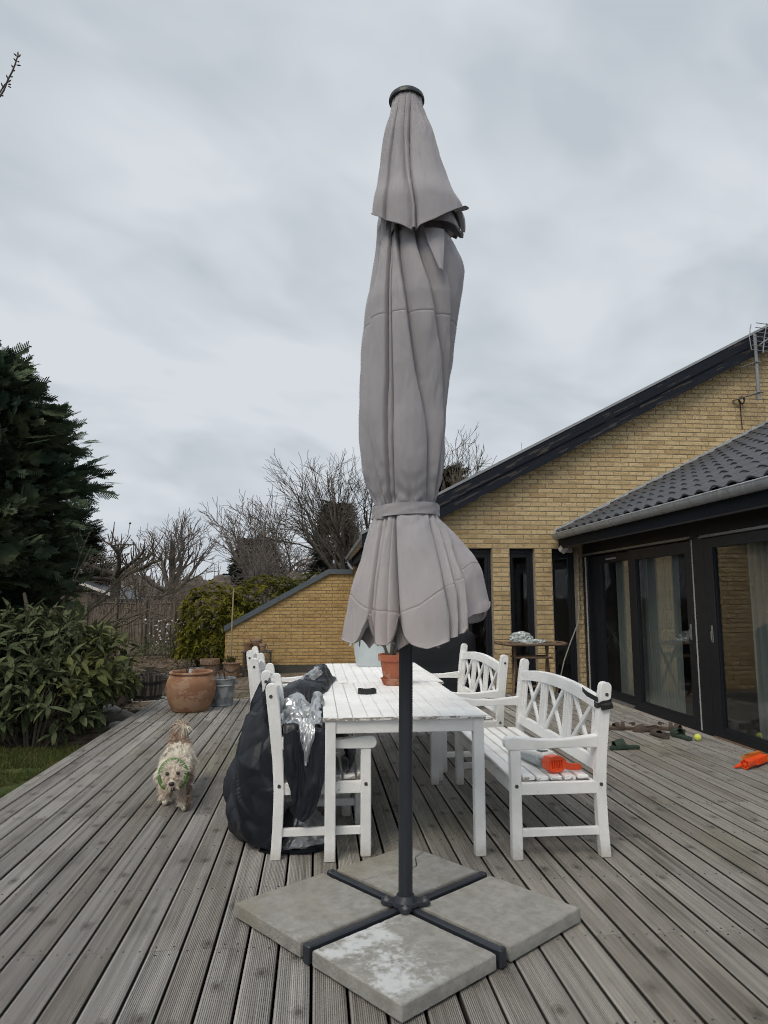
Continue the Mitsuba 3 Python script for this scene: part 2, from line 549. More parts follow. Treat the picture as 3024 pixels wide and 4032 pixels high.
class Side:
    """wall facing -x at plane x; u runs along y"""
    flip = True

    def __init__(self, x):
        self.x = x

    def __call__(self, v):
        return np.stack([v[:, 1] + self.x, v[:, 0], v[:, 2]], 1)


def wall_sheet(poly, y, t):
    m = prism(poly, t)
    m.vertices = np.stack([m.vertices[:, 0], m.vertices[:, 2] + y, m.vertices[:, 1]], 1)
    m.faces = m.faces[:, ::-1]
    return m


# ------------------------------------------------------------------ the yellow brick house
H = thing('brick_house', 'yellow brick house with black gable boards, dark tiled annex roof and black sliding doors', 'house')
GY = 10.06
SL = 0.518


def verge(x):
    return 2.30 + SL * (x - 0.639)


RX = 9.6
top_line = [(0.97, verge(0.97) - .25), (RX, verge(RX) - .25)]
full = Polygon([(0.97, -0.1), (RX, -0.1)] + top_line[::-1])
wins = [(2.192, 2.581), (2.830, 3.223), (3.474, 3.852)]
for a, b in wins:
    full = full.difference(sbox(a, -0.2, b, 2.092))
put(H + '__gable_wall', wall_sheet(full, GY + 0.008, 0.112), 'm_mortar')
annex_line = lambda x: 2.36 + 0.4975 * (x - 3.598)
vis = Polygon([(0.97, 0), (3.94, 0), (3.94, annex_line(3.94)), (8.2, annex_line(8.2)), (8.2, verge(8.2) - .28), (0.97, verge(0.97) - .28)])
for a, b in wins:
    vis = vis.difference(sbox(a, -0.2, b, 2.092))
GB = H + '__gable_wall__brick'
inview = lambda c: 1.9 < c[0] < 6.4
low = vis.intersection(sbox(0, -1, 9, 2.091))
for lo, hi, org, L, keep in ((2.581, 2.830, 2.581, 0.249, 40), (3.223, 3.474, 3.223, 0.251, 42), (0.97, 2.192, 1.955, BLEN, 0), (3.852, 3.94, 3.852, 0.088, 18)):
    bricks(GB, low.intersection(sbox(lo, -1, hi, 3)), org, L, Front(GY), 'm_brick', keep, lambda c: c[2] > 0.25)
bricks(GB, vis.intersection(sbox(0, 2.0911, 9, 9)), 2.581, BLEN, Front(GY), 'm_brick', 200, inview)
# side wall under the left eave
side = Polygon([(GY + 0.12, -0.1), (15.3, -0.1), (15.3, 2.22), (GY + 0.12, 2.22)])
m = bx(0.98, 1.09, GY + 0.122, 15.3, -0.12, 2.30)
put(H + '__side_wall', m, 'm_mortar')
bricks(H + '__side_wall__brick', Polygon([(GY + 0.0, 0), (15.2, 0), (15.2, 2.2), (GY, 2.2)]), GY, BLEN, Side(0.97), 'm_brick_side', 0)
# windows
for a, b in wins:
    y = GY + 0.085
    w = put(H + '__window', [bx(a + .001, a + .052, y, y + .06, 0.002, 2.088, .004), bx(b - .058, b - .001, y, y + .06, 0.002, 2.088, .004),
                             bx(a + .052, b - .058, y + .002, y + .058, 2.03, 2.088, .004), bx(a + .052, b - .058, y + .002, y + .058, 0.002, 0.09, .004),
                             bx(a + .052, a + .078, y + .012, y + .05, .09, 2.03, .003), bx(b - .098, b - .058, y + .012, y + .05, .09, 2.03, .003),
                             bx(a + .078, b - .098, y + .014, y + .048, 1.965, 2.03, .003), bx(a + .078, b - .098, y + .014, y + .048, .09, .14, .003)], 'm_black_frame')
    put(w + '__pane', grid_mesh(np.array([[[a + .06, y + .03, .1], [b - .07, y + .03, .1]], [[a + .06, y + .03, 2.0], [b - .07, y + .03, 2.0]]])), 'm_pane')
    for x0, x1 in ((a - .0, a + .0105), (b - .0105, b)):
        put(w + '__reveal', bx(x0 + (-.012 if x0 < a + .001 else .0), x1 + (.012 if x0 > a + .001 else 0), GY + .012, y + .03, 0.0, 2.09), 'm_mortar')
# rooms behind the panes
def room(x0, x1, y0, y1, z1, key, open_side):
    t = .05
    w = [bx(x0, x1, y0, y1, -.12, -.02), bx(x0, x1, y0, y1, z1, z1 + t)]
    if open_side != 'x0':
        w.append(bx(x0 - t, x0, y0, y1, -.1, z1))
    w.append(bx(x1, x1 + t, y0, y1, -.1, z1))
    if open_side != 'y0':
        w.append(bx(x0, x1, y0 - t, y0, -.1, z1))
    w.append(bx(x0, x1, y1, y1 + t, -.1, z1))
    put(key, w, 'm_room_wall')
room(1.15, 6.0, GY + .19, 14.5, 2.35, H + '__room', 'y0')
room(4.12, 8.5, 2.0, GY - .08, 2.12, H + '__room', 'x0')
# gable boards along the slope, with the metal verge strip on top
VY = 9.85


def slope_board(x0, x1, lo, hi, y0, y1):
    p = Polygon([(x0, verge(x0) + lo), (x1, verge(x1) + lo), (x1, verge(x1) + hi), (x0, verge(x0) + hi)])
    return wall_sheet(p, y0, y1 - y0)


put(H + '__gable_board', slope_board(0.66, RX, -.375, -.188, VY + .022, VY + .046), 'm_black_timber')
put(H + '__gable_board', slope_board(0.64, RX, -.200, -.030, VY, VY + .022), 'm_black_timber')
put(H + '__verge_strip', slope_board(0.62, RX, -.030, 0.010, VY - .012, VY + .07), 'm_strip')
put(H + '__soffit', slope_board(0.66, RX, -.36, -.33, VY + .047, GY), 'm_black_timber')
rp = [(0.64, VY + .07), (RX, VY + .07), (RX, 15.6), (0.64, 15.6)]
v = np.array([[x, y, verge(x) - .02] for x, y in rp] + [[x, y, verge(x) - .10] for x, y in rp])
put(H + '__main_roof', TM(v, [[0, 1, 2], [0, 2, 3], [4, 6, 5], [4, 7, 6], [0, 4, 5], [0, 5, 1], [0, 3, 7], [0, 7, 4], [3, 2, 6], [3, 6, 7]]), 'm_tile')


def half_gutter(p0, p1, r, n=12, t=0.003):
    """half-round gutter between two points (horizontal along y)"""
    a = np.linspace(math.pi, 2 * math.pi, n)
    rows = []
    for p in (p0, p1):
        rows.append(np.concatenate([np.stack([p[0] + r * np.cos(a), np.full(n, p[1]), p[2] + r * np.sin(a)], 1)]))
    m = thick(np.array(rows), t)
    bead = [tube([[p0[0] + s * r, p0[1], p0[2]], [p1[0] + s * r, p1[1], p1[2]]], 0.009, 8) for s in (-1, 1)]
    cap = []
    for p in (p0, p1):
        c = np.vstack([[p], np.stack([p[0] + r * np.cos(a), np.full(n, p[1]), p[2] + r * np.sin(a)], 1)])
        f = [[0, i, i + 1] for i in range(1, n)]
        cap.append(TM(c, f + [x[::-1] for x in f]))
    return cat([m] + bead + cap)


g = put(H + '__eave_gutter', half_gutter((0.70, 9.86, 2.255), (0.70, 15.3, 2.255), 0.065), 'm_zinc')
for i in range(9):
    y = 10.1 + i * .62
    put(g + '__bracket', tube([[0.70 + .068 * math.cos(a), y, 2.255 + .068 * math.sin(a)] for a in np.linspace(math.pi, 2 * math.pi, 9)], .006, 6), 'm_galv')
put(H + '__eave_board', bx(0.775, 0.80, VY + .05, 15.4, 2.06, 2.27), 'm_black_timber')
put(H + '__eave_soffit', bx(0.80, 0.985, GY + .0, 15.3, 2.06, 2.09), 'm_black_timber')
put(H + '__downpipe', tube([(0.70, 15.1, 2.2), (0.70, 15.1, 2.12), (0.76, 15.0, 2.02), (0.86, 14.9, 1.92), (0.90, 14.9, 1.8), (0.90, 14.9, -.1)], .038, 10), 'm_zinc')

# ------------------------------------------------------------------ annex: facade of black sliding doors at x = 3.94
FX = 3.94


def slab_x(x0, x1, y0, y1, z0, z1, c=.004):
    return bx(x0, x1, y0, y1, z0, z1, c)


put(H + '__head_panel', [slab_x(FX + .01, FX + .06, 3.6, GY - .004, 2.0, 2.2), slab_x(FX - .34, FX + .0, 3.6, GY - .004, 2.155, 2.175, .001)], 'm_black_frame')
put(H + '__door_post', slab_x(FX - .01, FX + .10, 6.765, 6.985, 0.0, 1.999), 'm_black_frame')
put(H + '__door_post', slab_x(FX + .0, FX + .1, 9.87, GY - .006, 0, 1.999), 'm_black_frame')
put(H + '__weather_strip', slab_x(FX - .016, FX - .0105, 6.966, 6.984, 0.02, 1.965, .001), 'm_grey_plastic')
put(H + '__weather_strip', slab_x(FX - .014, FX - .002, 9.90, 9.925, 0.02, 1.96, .001), 'm_grey_plastic')
put(H + '__threshold', [slab_x(FX - .03, FX + .09, 7.0, 9.9, -.04, -.001), ], 'm_sill_wood')
put(H + '__threshold', [slab_x(FX - .03, FX + .09, 3.6, 6.74, -.04, 0.012), ], 'm_sill_wood')
put(H + '__threshold', [slab_x(FX - .02, FX + .06, 8.55, 9.87, -.0005, 0.02), ], 'm_strip')
for y0, y1 in ((6.99, 9.99), (3.7, 6.77)):
    z = 1.975 if y0 > 6 else 1.965
    put(H + '__drip_rail', [slab_x(FX - .055, FX + .008, y0, y1, z, z + .011, .002), slab_x(FX - .035, FX + .008, y0, y1, z + .011, z + .028, .002)], 'm_strip')


def leaf(x, y0, y1, l, r, top, bot, handle=None):
    """a sliding leaf in plane x from y0 to y1 (stile widths r at the near end, l at the far end)"""
    d = put(H + '__sliding_door', [slab_x(x, x + .06, y0, y0 + r, .0, 1.96), slab_x(x, x + .06, y1 - l, y1, .0, 1.96),
                                   slab_x(x + .001, x + .059, y0 + r, y1 - l, 1.96 - top, 1.96), slab_x(x + .001, x + .059, y0 + r, y1 - l, .0, bot),
                                   slab_x(x + .012, x + .05, y0 + r, y0 + r + .014, bot, 1.96 - top, .002), slab_x(x + .012, x + .05, y1 - l - .014, y1 - l, bot, 1.96 - top, .002),
                                   slab_x(x + .013, x + .049, y0 + r, y1 - l, bot, bot + .014, .002)], 'm_black_frame')
    a, b = y0 + r, y1 - l
    put(d + '__pane', grid_mesh(np.array([[[x + .03, a, bot], [x + .03, b, bot]], [[x + .03, a, 1.96 - top], [x + .03, b, 1.96 - top]]])), 'm_pane')
    if handle is not None:
        put(d + '__handle', [slab_x(x - .008, x, handle - .016, handle + .016, .92, 1.085, .003), slab_x(x - .02, x - .008, handle - .009, handle + .009, .94, 1.03, .003)], 'm_strip')
    return d


leaf(FX + .055, 8.47, 9.868, .345, .01, .115, .11)
leaf(FX - .012, 6.99, 8.50, .19, .14, .13, .105, 7.075)
leaf(FX - .012, 4.9, 6.755, .155, .14, .105, .10, 6.675)
leaf(FX + .055, 3.4, 5.0, .1, .14, .105, .10)
put(H + '__vent_grille', slab_x(FX + .045, FX + .055, 9.0, 9.32, 1.885, 1.905, .002), 'm_grey_plastic')
# curtains inside
rc = np.random.default_rng(5)
for y0, y1, x, amp, wl in ((8.50, 9.30, 4.13, .022, .08), (7.62, 8.40, 4.10, .024, .07), (7.02, 7.32, 4.10, .022, .07), (5.55, 6.30, 4.12, .025, .09), (3.6, 5.2, 4.12, .025, .09)):
    ys = np.linspace(y0, y1, int((y1 - y0) / .008))
    zs = np.linspace(0.02, 2.1, 8)
    ph = np.cumsum(rc.uniform(.6, 1.4, len(ys))) * .008 / wl * 2 * np.pi
    P = np.stack([np.stack([x + amp * np.sin(ph) * (0.8 + .2 * z), ys + .25 * amp * np.cos(ph), np.full(len(ys), z)], 1) for z in zs])
    put(H + '__curtain', grid_mesh(P), 'm_curtain', True)
# fascia, gutter, roof of the annex
put(H + '__fascia', bx(3.585, 3.612, 2.2, GY - .003, 2.085, 2.26, .003), 'm_black_timber')
g = put(H + '__annex_gutter', half_gutter((3.51, 9.93, 2.29), (3.51, 2.2, 2.275), 0.072), 'm_zinc')
for i in range(13):
    y = 9.70 - i * .60
    put(g + '__bracket', tube([[3.51 + .076 * math.cos(a), y, 2.289 + .076 * math.sin(a)] for a in np.linspace(math.pi * 0.97, 2 * math.pi, 10)], .0065, 6), 'm_galv')
    if i % 3 == 1:
        put(g + '__joint', tube([[3.51 + .0755 * math.cos(a), y + .22, 2.289 + .0755 * math.sin(a)] for a in np.linspace(math.pi, 2 * math.pi, 12)], .003, 5), 'm_galv')
AS = 0.4975
ux = np.array([1, 0, AS]) / math.hypot(1, AS)
un = np.array([-AS, 0, 1]) / math.hypot(1, AS)
O = np.array([3.50, 0, 2.315])
R_ = H + '__annex_roof'
put(R_, bx(-.0, 6.2, 2.0, GY - .012, -.06, -.035).apply_transform(frame(O, ux, [0, 1, 0])), 'm_tile')


def tile(w, l):
    """an S-shaped pantile, w across (y), l up the slope (x); raised nose at its lower end"""
    n = 13
    u = np.linspace(-.03, 1.03, n)
    h = np.where(u < .62, 0.029 * np.abs(np.sin(np.clip(u, 0, 1) / .62 * np.pi)) ** .9, -.006 * np.sin((u - .62) / .38 * np.pi))
    h = np.where(u < 0, 0.004, h)
    y = (0.5 - u) * w
    rows = []
    for s, lift in ((0.0, .017), (.012, .019), (1.08, .0)):
        rows.append(np.stack([np.full(n, s * l), y, h + lift], 1))
    nose = rows[0].copy()
    nose[:, 2] -= .017
    return grid_mesh(np.array([nose] + rows))


tw, tl = 0.255, 0.315
tm = tile(tw, tl)
if tm.face_normals[:, 2].mean() < 0:
    tm.faces = tm.faces[:, ::-1]
dt = mikit.ply(tm, 'm_tile', 35)
rr = np.random.default_rng(3)
far = []
for row in range(13):
    for colm in range(29):
        y = GY - .10 - (colm + .5) * tw
        o = O + ux * (row * tl + .02) + un * (rr.normal(0, .0015) - .014) + np.array([0, y, 0])
        M = frame(o, ux, [0, 1, 0]) @ mat((0, 0, 0), (0, 0, rr.normal(0, .004)))
        x_at = 3.5 + row * tl * .895
        if x_at > 0.93 * y - 1.2 + 1.0 or row > 11:
            far.append(place(tm, M))
            continue
        scene[num2(R_ + '__tile')] = {**dt, 'to_world': mi.ScalarTransform4f(M)}
if far:
    put(R_ + '__tile_field', far, 'm_tile', 35, kind='stuff')
fl = lambda x0, x1, lo, hi, y0, y1: wall_sheet(Polygon([(x0, 2.36 + AS * (x0 - 3.598) + lo), (x1, 2.36 + AS * (x1 - 3.598) + lo), (x1, 2.36 + AS * (x1 - 3.598) + hi), (x0, 2.36 + AS * (x0 - 3.598) + hi)]), y0, y1 - y0)
put(R_ + '__flashing', [fl(3.52, 8.8, -.075, .055, GY - .010, GY - .002), fl(3.52, 8.8, -.03, -.018, GY - .12, GY - .010), fl(3.52, 8.8, -.03, .012, GY - .128, GY - .12)], 'm_zinc')

# fittings on the gable
L_ = thing('wall_spotlight', 'small pale wall spotlight on the gable beside the end of the annex gutter', 'lamp')
put(L_ + '__bracket', bx(3.70, 3.78, GY - .05, GY - .004, 2.03, 2.13, .006), 'm_lamp')
put(L_ + '__head', place(cat([bx(-.05, .05, -.045, .045, -.06, .06, .012), bx(-.04, .04, -.035, .035, .06, .066, .002)]), mat((3.62, GY - .11, 2.085), (0.6, 0.5, 0.3))), 'm_lamp')
put('wall_cable', tube([(3.79, GY - .02, 2.06), (3.83, GY - .018, 2.07), (3.865, GY - .016, 2.06), (3.868, GY - .016, 1.9), (3.866, GY - .02, 1.5), (3.86, GY - .03, 1.2), (3.82, GY - .06, 1.0), (3.68, GY - .13, .75), (3.55, GY - .18, .48), (3.48, GY - .2, .25), (3.42, GY - .2, .02)], .009, 7), 'm_cable', True,
    'grey cable hanging slack from the gable corner down to the terrace', 'cable')
A = thing('roof_antenna', 'grey television antenna on a mast bracketed to the brick gable', 'antenna')
mx, my = 6.71, 9.75
put(A + '__mast', tube([(mx - .005, my, 4.36), (mx + .005, my, 5.40)], .026, 10), 'm_galv')
for z in (4.95, 4.47):
    put(A + '__bracket', [bar((mx, my - .01, z), (mx - .24, GY - .01, z - .045), .05, .012), tube([(mx - .05, my - .035, z), (mx + .05, my - .035, z)], .012, 6), tube([(mx - .05, my + .035, z), (mx + .05, my + .035, z)], .012, 6)], 'm_galv')
bm_a, bm_b = np.array([6.55, my + .02, 5.08]), np.array([7.35, my - .25, 5.62])
put(A + '__boom', bar(bm_a + (0.2, -.06, .14), bm_b, .022, .022), 'm_galv')
dirv = (bm_b - bm_a) / np.linalg.norm(bm_b - bm_a)
side_v = np.array([0.97, .22, 0.02])
for i in range(7):
    c = np.array([mx + .10, my - .05, 5.12]) + np.array([.012, 0, .072]) * i
    put(A + '__rod', tube([c - side_v * (.24 - .006 * i), c + side_v * .28], .006, 6), 'm_galv')
for s in (-1, 1):
    put(A + '__reflector_arm', bar((mx + .12, my - .05, 5.32), (mx + .12 + .05 * s, my - .05 - .02, 5.32 + s * .24), .02, .014), 'm_galv')
    put(A + '__reflector_arm', tube([(mx - .12, my - .05, 5.34), (mx - .09 + .01 * s, my - .05, 5.34 + .2 * s)], .008, 6), 'm_galv')
put('antenna_cable', [tube([(mx - .12 + .045 * math.cos(a) * (1 + .1 * math.sin(3 * a)), GY - .05 - .01 * (a / 6), 4.42 + .055 * math.sin(a)) for a in np.linspace(0, 18, 70)], .008, 6),
                      tube([(mx - .12, GY - .02, 4.38), (mx - .115, GY - .014, 4.2), (mx - .11, GY - .014, 3.98)], .007, 6)], 'm_black_plastic', True, 'black cable coil behind the antenna mast on the gable', 'cable')

# ------------------------------------------------------------------ low garden wall with sloping grey coping
W_ = thing('garden_wall', 'low yellow brick garden wall with sloping blue-grey coping beside the house', 'wall')
WY = 14.6
x0, xk, x1 = -1.833, 0.27, 0.767
zl, zk = 0.735, 1.885
ground_z = -0.115
wp = Polygon([(x0, 0.03), (0.95, 0.03), (0.95, 2.02), (0.768, 2.02), (x1, zk), (xk, zk), (x0, zl)])
put(W_ + '__core', wall_sheet(Polygon([(x0 + .01, -.1), (.95, -.1), (.95, 2.05), (.768, 2.05), (x1, zk), (xk, zk), (x0 + .01, zl)]), WY + .010, .10), 'm_mortar')
bricks(W_ + '__brick', wp, x0 + 0.02, BLEN, Front(WY), 'm_brick_low', 300, lambda c: c[0] < .5, base=0.0)
put(W_ + '__plinth', bx(x0 - .005, .95, WY - .012, WY + .09, -.15, .032), 'm_plinth')
cp = []
for (a, za), (b, zb) in (((x0 - .03, zl - .018), (-.75, 0.735 + (1.885 - .735) * (1.083 / 2.103))), ((-.75, 0.735 + (1.885 - .735) * (1.083 / 2.103)), (xk, zk)), ((xk, zk), (x1, zk))):
    h = .105 if b <= xk else .09
    e = .0015
    put(W_ + '__coping', cat([wall_sheet(Polygon([(a + e, za - .004), (b - e, zb - .004), (b - e, zb + h), (a + e, za + h)]), WY - .035, .20),
                              wall_sheet(Polygon([(a + e, za - .010), (b - e, zb - .010), (b - e, zb + .006), (a + e, za + .006)]), WY - .047, .012)]), 'm_coping')
# ------------------------------------------------------------------ closed parasol
from scipy.interpolate import PchipInterpolator


def fabric(p, n, uv):
    g = noise(p.x * 700, p.y * 700, p.z * 700)
    b = fbm(p.x * 5, p.y * 5, p.z * 3, 3)
    c = mix((0.295, 0.287, 0.308), (0.355, 0.345, 0.368), b)
    c = mix(c, mi.Color3f(0.375, 0.345, 0.350), smoothstep(1.75, 1.1, p.z) * 0.75)
    s = smoothstep(0.66, 0.8, fbm(p.x * 9 + 3, p.y * 9, p.z * 3.5, 4))
    c = mix(c, mi.Color3f(0.25, 0.23, 0.225), s * 0.35)
    w = smoothstep(0.5, 0.8, fbm(p.x * 4 + 7, p.y * 4, p.z * 1.3, 3))
    c = mix(c, c * mi.Color3f(1.10, 1.08, 1.05), w)
    return c * (0.97 + 0.06 * g)


material('m_fabric', princ(proc(fabric), 0.8, sheen=0.15, specular=0.3))
material('m_hem', princ((0.22, 0.208, 0.212), 0.9))
material('m_anthracite', princ(proc(lambda p, n, uv: mix((0.016, 0.020, 0.028), (0.024, 0.028, 0.036), fbm(p.x * 30, p.y * 30, p.z * 6, 3))), 0.42, specular=0.5))
material('m_steel', princ((0.45, 0.45, 0.45), 0.3, metallic=1.0))

U = thing('parasol', 'closed taupe grey parasol on a dark pole in front of the white tables', 'parasol')
PX, PY = 0.390, 3.127
VR, VF = np.array([0.992, -0.124, 0]), np.array([0.124, 0.992, 0])


def axis(z):
    z = np.asarray(z, float)
    return np.stack([PX + .0085 * (z - .07), np.full_like(z, PY), z], -1)


def curve(tab, z):
    t = np.array(sorted(tab))
    return PchipInterpolator(t[:, 0], t[:, 1], extrapolate=False)(np.clip(z, t[0, 0], t[-1, 0]))


def folded(zs, sil, creases, back, nphi=720, tuck=None, flare=None, drop=None, zb=None, seams=(), seed=0, ripple=None, inset=1.0):
    """a gathered cloth round the pole. sil: (z, left, right) half widths; creases: (table of (z, x), depth, side) on the front;
    side 'r' = the cloth right of the crease lies over the cloth left of it"""
    phi = np.linspace(-180, 180, nphi, endpoint=False)
    s = np.array(sorted(sil))
    fine_z = np.linspace(s[0, 0], s[-1, 0], 400)
    from scipy.ndimage import gaussian_filter1d
    sl, sr = (gaussian_filter1d(PchipInterpolator(s[:, 0], np.abs(s[:, k]))(fine_z), 400 * .022 / (s[-1, 0] - s[0, 0]), mode='nearest') for k in (1, 2))
    rows = []
    zs = np.asarray(zs)
    for z in zs:
        lw, rw = np.interp(z, fine_z, sl), np.interp(z, fine_z, sr)
        lw, rw = abs(lw) * inset, rw * inset
        ck = []
        for tab, depth, sd in creases:
            x = .95 * curve(tab, z)
            w = rw if x > 0 else lw
            ck.append([math.degrees(math.asin(np.clip(x / w, -.985, .985))), depth, sd])
        for i, c in enumerate(ck):
            if i and c[0] < ck[i - 1][0] + 3:
                c[0] = ck[i - 1][0] + 3
        for b, depth, sd in back:
            ck.append([b + 6 * math.sin(z * 3 + b), depth, sd])
        ck.sort(key=lambda c: c[0])
        sp = np.sin(np.radians(phi))
        R = lw + (rw - lw) * (0.5 + 0.5 * sp)
        m = len(ck)
        size = (lw + rw) / 2
        for i in range(m):
            a, b = ck[i], ck[(i + 1) % m]
            span = (b[0] - a[0]) % 360
            d = (phi - a[0]) % 360
            inside = d <= span
            left, right = d, span - d
            sc = min(1.0, span / 34.0)
            slow = span * .86
            ea = np.exp(-left / .9) if a[2] == 'r' else np.clip(1 - left / slow, 0, 1) ** 1.25
            eb = np.exp(-right / .9) if b[2] == 'l' else np.clip(1 - right / slow, 0, 1) ** 1.25
            bulge = np.sin(np.clip(d / span, 0, 1) * np.pi)
            cut = (a[1] * ea + b[1] * eb) * (0.45 + .55 * sc) * size / 0.2 * 1.9 * np.clip((3.80 - z) / .12, .15, 1) - 0.012 * bulge * sc * np.clip(abs(z - 1.75) / .16, .1, 1) * np.clip((3.8 - z) / .2, 0, 1)
            R = np.where(inside, R - cut, R)
        q = np.stack([np.sin(np.radians(phi)) * 2.3, np.cos(np.radians(phi)) * 2.3, np.full(nphi, z * 1.6)], -1)
        R = R + (meshkit.fbm(q + seed, 3, seed) - .5) * .018 + (meshkit.fbm(q * np.array([3, 3, 3.2]) + seed, 2, seed + 3) - .5) * .006
        if tuck:     # drawn in under the tier above, except where it bulges on the right
            R = R * (1 - tuck[2] * np.clip((z - tuck[0]) / (tuck[1] - tuck[0]), 0, 1) * np.clip(1.25 * np.cos(np.radians(phi + 12)) + .15, 0, 1))
        if flare:    # lobes standing off at the hem
            R = R * (1 + flare[2] * np.clip((flare[0] - z) / (flare[0] - flare[1]), 0, 1) ** 1.6 * np.clip(np.cos(np.radians(phi - 10)), 0, 1) ** .7)
        if ripple:
            zr, amp, ln = ripple
            e = np.exp(-abs(z - zr) / ln)
            R = R + amp * e * np.sin(np.radians(phi) * 17 + 4 * np.sin(np.radians(phi) * 3 + z * 20)) + amp * .8 * e * np.sin(z * 95 + 3 * np.sin(np.radians(phi) * 5 + 1))
        for zs_ in seams:
            R = R - .0032 * math.exp(-((z - zs_) / .0032) ** 2)
        zz = np.full(nphi, z)
        if drop is not None:
            z0, z1, tab = drop
            t = np.clip((z0 - z) / (z0 - z1), 0, 2)
            zz = zz + t * np.interp(phi, [a for a, _ in tab], [b for _, b in tab])
        rows.append((R, zz))
    R = np.array([r[0] for r in rows])
    # taut facets and sharp creases of the gathered cloth
    from scipy.interpolate import LinearNDInterpolator
    rf_ = np.random.default_rng(seed + 100)
    h = zs.max() - zs.min()
    A, B_ = np.meshgrid(zs, phi, indexing='ij')
    calm = np.clip((175 - np.abs(B_)) / 15, 0, 1) * np.clip((3.78 - A) / .15, .05, 1) * np.clip(np.abs(A - 1.752) / .05, .25, 1)
    for n_, am in ((int(55 * h) + 12, .017), (int(300 * h) + 30, .0062), (int(1300 * h) + 60, .0021)):
        pt = np.stack([rf_.uniform(zs.min() - .2, zs.max() + .2, n_), rf_.uniform(-200, 200, n_)], 1)
        pt = np.vstack([pt, [[zs.min() - .5, -230], [zs.min() - .5, 230], [zs.max() + .5, -230], [zs.max() + .5, 230]]])
        sc_ = np.array([2.1, 1 / 60.])
        R = R + am * calm * LinearNDInterpolator(pt * sc_, rf_.uniform(-.5, .5, len(pt)))(np.stack([A, B_], -1) * sc_)
    Z = np.array([r[1] for r in rows])
    if zb is not None:   # cut the lower edge: squeeze the last rows to the hem line
        lim = zb(phi)
        lim = 1.36 + (lim - 1.36) * (1 - .19 * np.cos(np.radians(phi)) / 3.15)
        Z = np.maximum(Z, lim[None, :] - .0004 * np.arange(len(zs))[:, None] * 0)
    a = axis(Z)
    P = a + VR * (R * np.sin(np.radians(phi)))[..., None] - VF * (R * np.cos(np.radians(phi)))[..., None]
    return P, phi


def rows(z0, z1, step, seams=()):
    z = list(np.arange(z0, z1, -step)) + [z1]
    for s in seams:
        z = [q for q in z if abs(q - s) > .012] + [s + d for d in (-.010, -.006, -.003, -.0015, 0, .0015, .003, .006, .010)]
    return np.array(sorted(z, reverse=True))


UP_S = [(3.815, -.066, .066), (3.764, -.074, .079), (3.686, -.092, .094), (3.57, -.116, .139), (3.466, -.127, .172), (3.352, -.139, .212), (3.273, -.156, .242), (3.211, -.178, .272), (3.166, -.178, .292), (3.10, -.168, .292), (3.0, -.165, .285), (2.9, -.16, .28)]
UP_C = [([(3.77, -.060), (3.61, -.098), (3.277, -.148), (3.1, -.165)], .020, 'r'), ([(3.77, -.037), (3.59, -.058), (3.35, -.080), (3.1, -.09)], .012, 'l'),
        ([(3.79, .000), (3.54, -.012), (3.35, -.006), (3.09, .030)], .016, 'r'), ([(3.79, .026), (3.54, .020), (3.345, .024), (3.09, .052)], .022, 'r'),
        ([(3.77, .046), (3.61, .094), (3.37, .190), (3.1, .255)], .020, 'l'), ([(3.77, .062), (3.56, .135), (3.32, .208), (3.1, .285)], .03, 'l')]
UP_B = [(118, .05, 'l'), (150, .03, 'r'), (175, .05, 'r'), (-155, .03, 'l'), (-128, .05, 'l')]
hem_u = lambda ph: np.interp(ph, [-180, -150, -128, -105, -85, -60, -30, -5, 9, 24, 45, 62, 78, 90, 104, 118, 135, 150, 180], [3.08, 3.15, 3.06, 3.17, 3.215, 3.205, 3.17, 3.115, 3.088, 3.115, 3.17, 3.205, 3.195, 3.10, 3.175, 3.09, 3.14, 3.07, 3.08])
Pu, ph = folded(rows(3.792, 2.93, .0085), UP_S, UP_C, UP_B, zb=hem_u, seed=11, flare=(3.5, 2.98, .16))
can = put(U + '__canopy', grid_mesh(Pu, True), 'm_fabric', True)
# under flaps below the top tier
fl_S = [(3.3, -.10, .15), (3.18, -.135, .21), (3.10, -.147, .245), (3.0, -.152, .262)]
hem_f = lambda ph: np.interp(ph, [-180, -160, -135, -112, -88, -76, -62, -45, -38, -20, 0, 30, 60, 75, 95, 112, 130, 150, 180], [3.05, 3.12, 3.05, 3.10, 3.045, 3.05, 3.09, 3.085, 3.10, 3.16, 3.16, 3.16, 3.13, 3.10, 3.075, 3.12, 3.05, 3.1, 3.05])
Pf, _ = folded(rows(3.28, 2.88, .008), fl_S, [([(3.3, -.07), (3.0, -.105)], .03, 'l'), ([(3.3, -.05), (3.0, -.06)], .02, 'r'), ([(3.3, 0), (3.0, 0)], .03, 'l'), ([(3.3, .08), (3.0, .12)], .03, 'r')], UP_B, zb=hem_f, seed=4, nphi=480, tuck=(2.7, 2.72, .10))
put(can + '__vent_flap', grid_mesh(Pf, True), 'm_fabric', True)
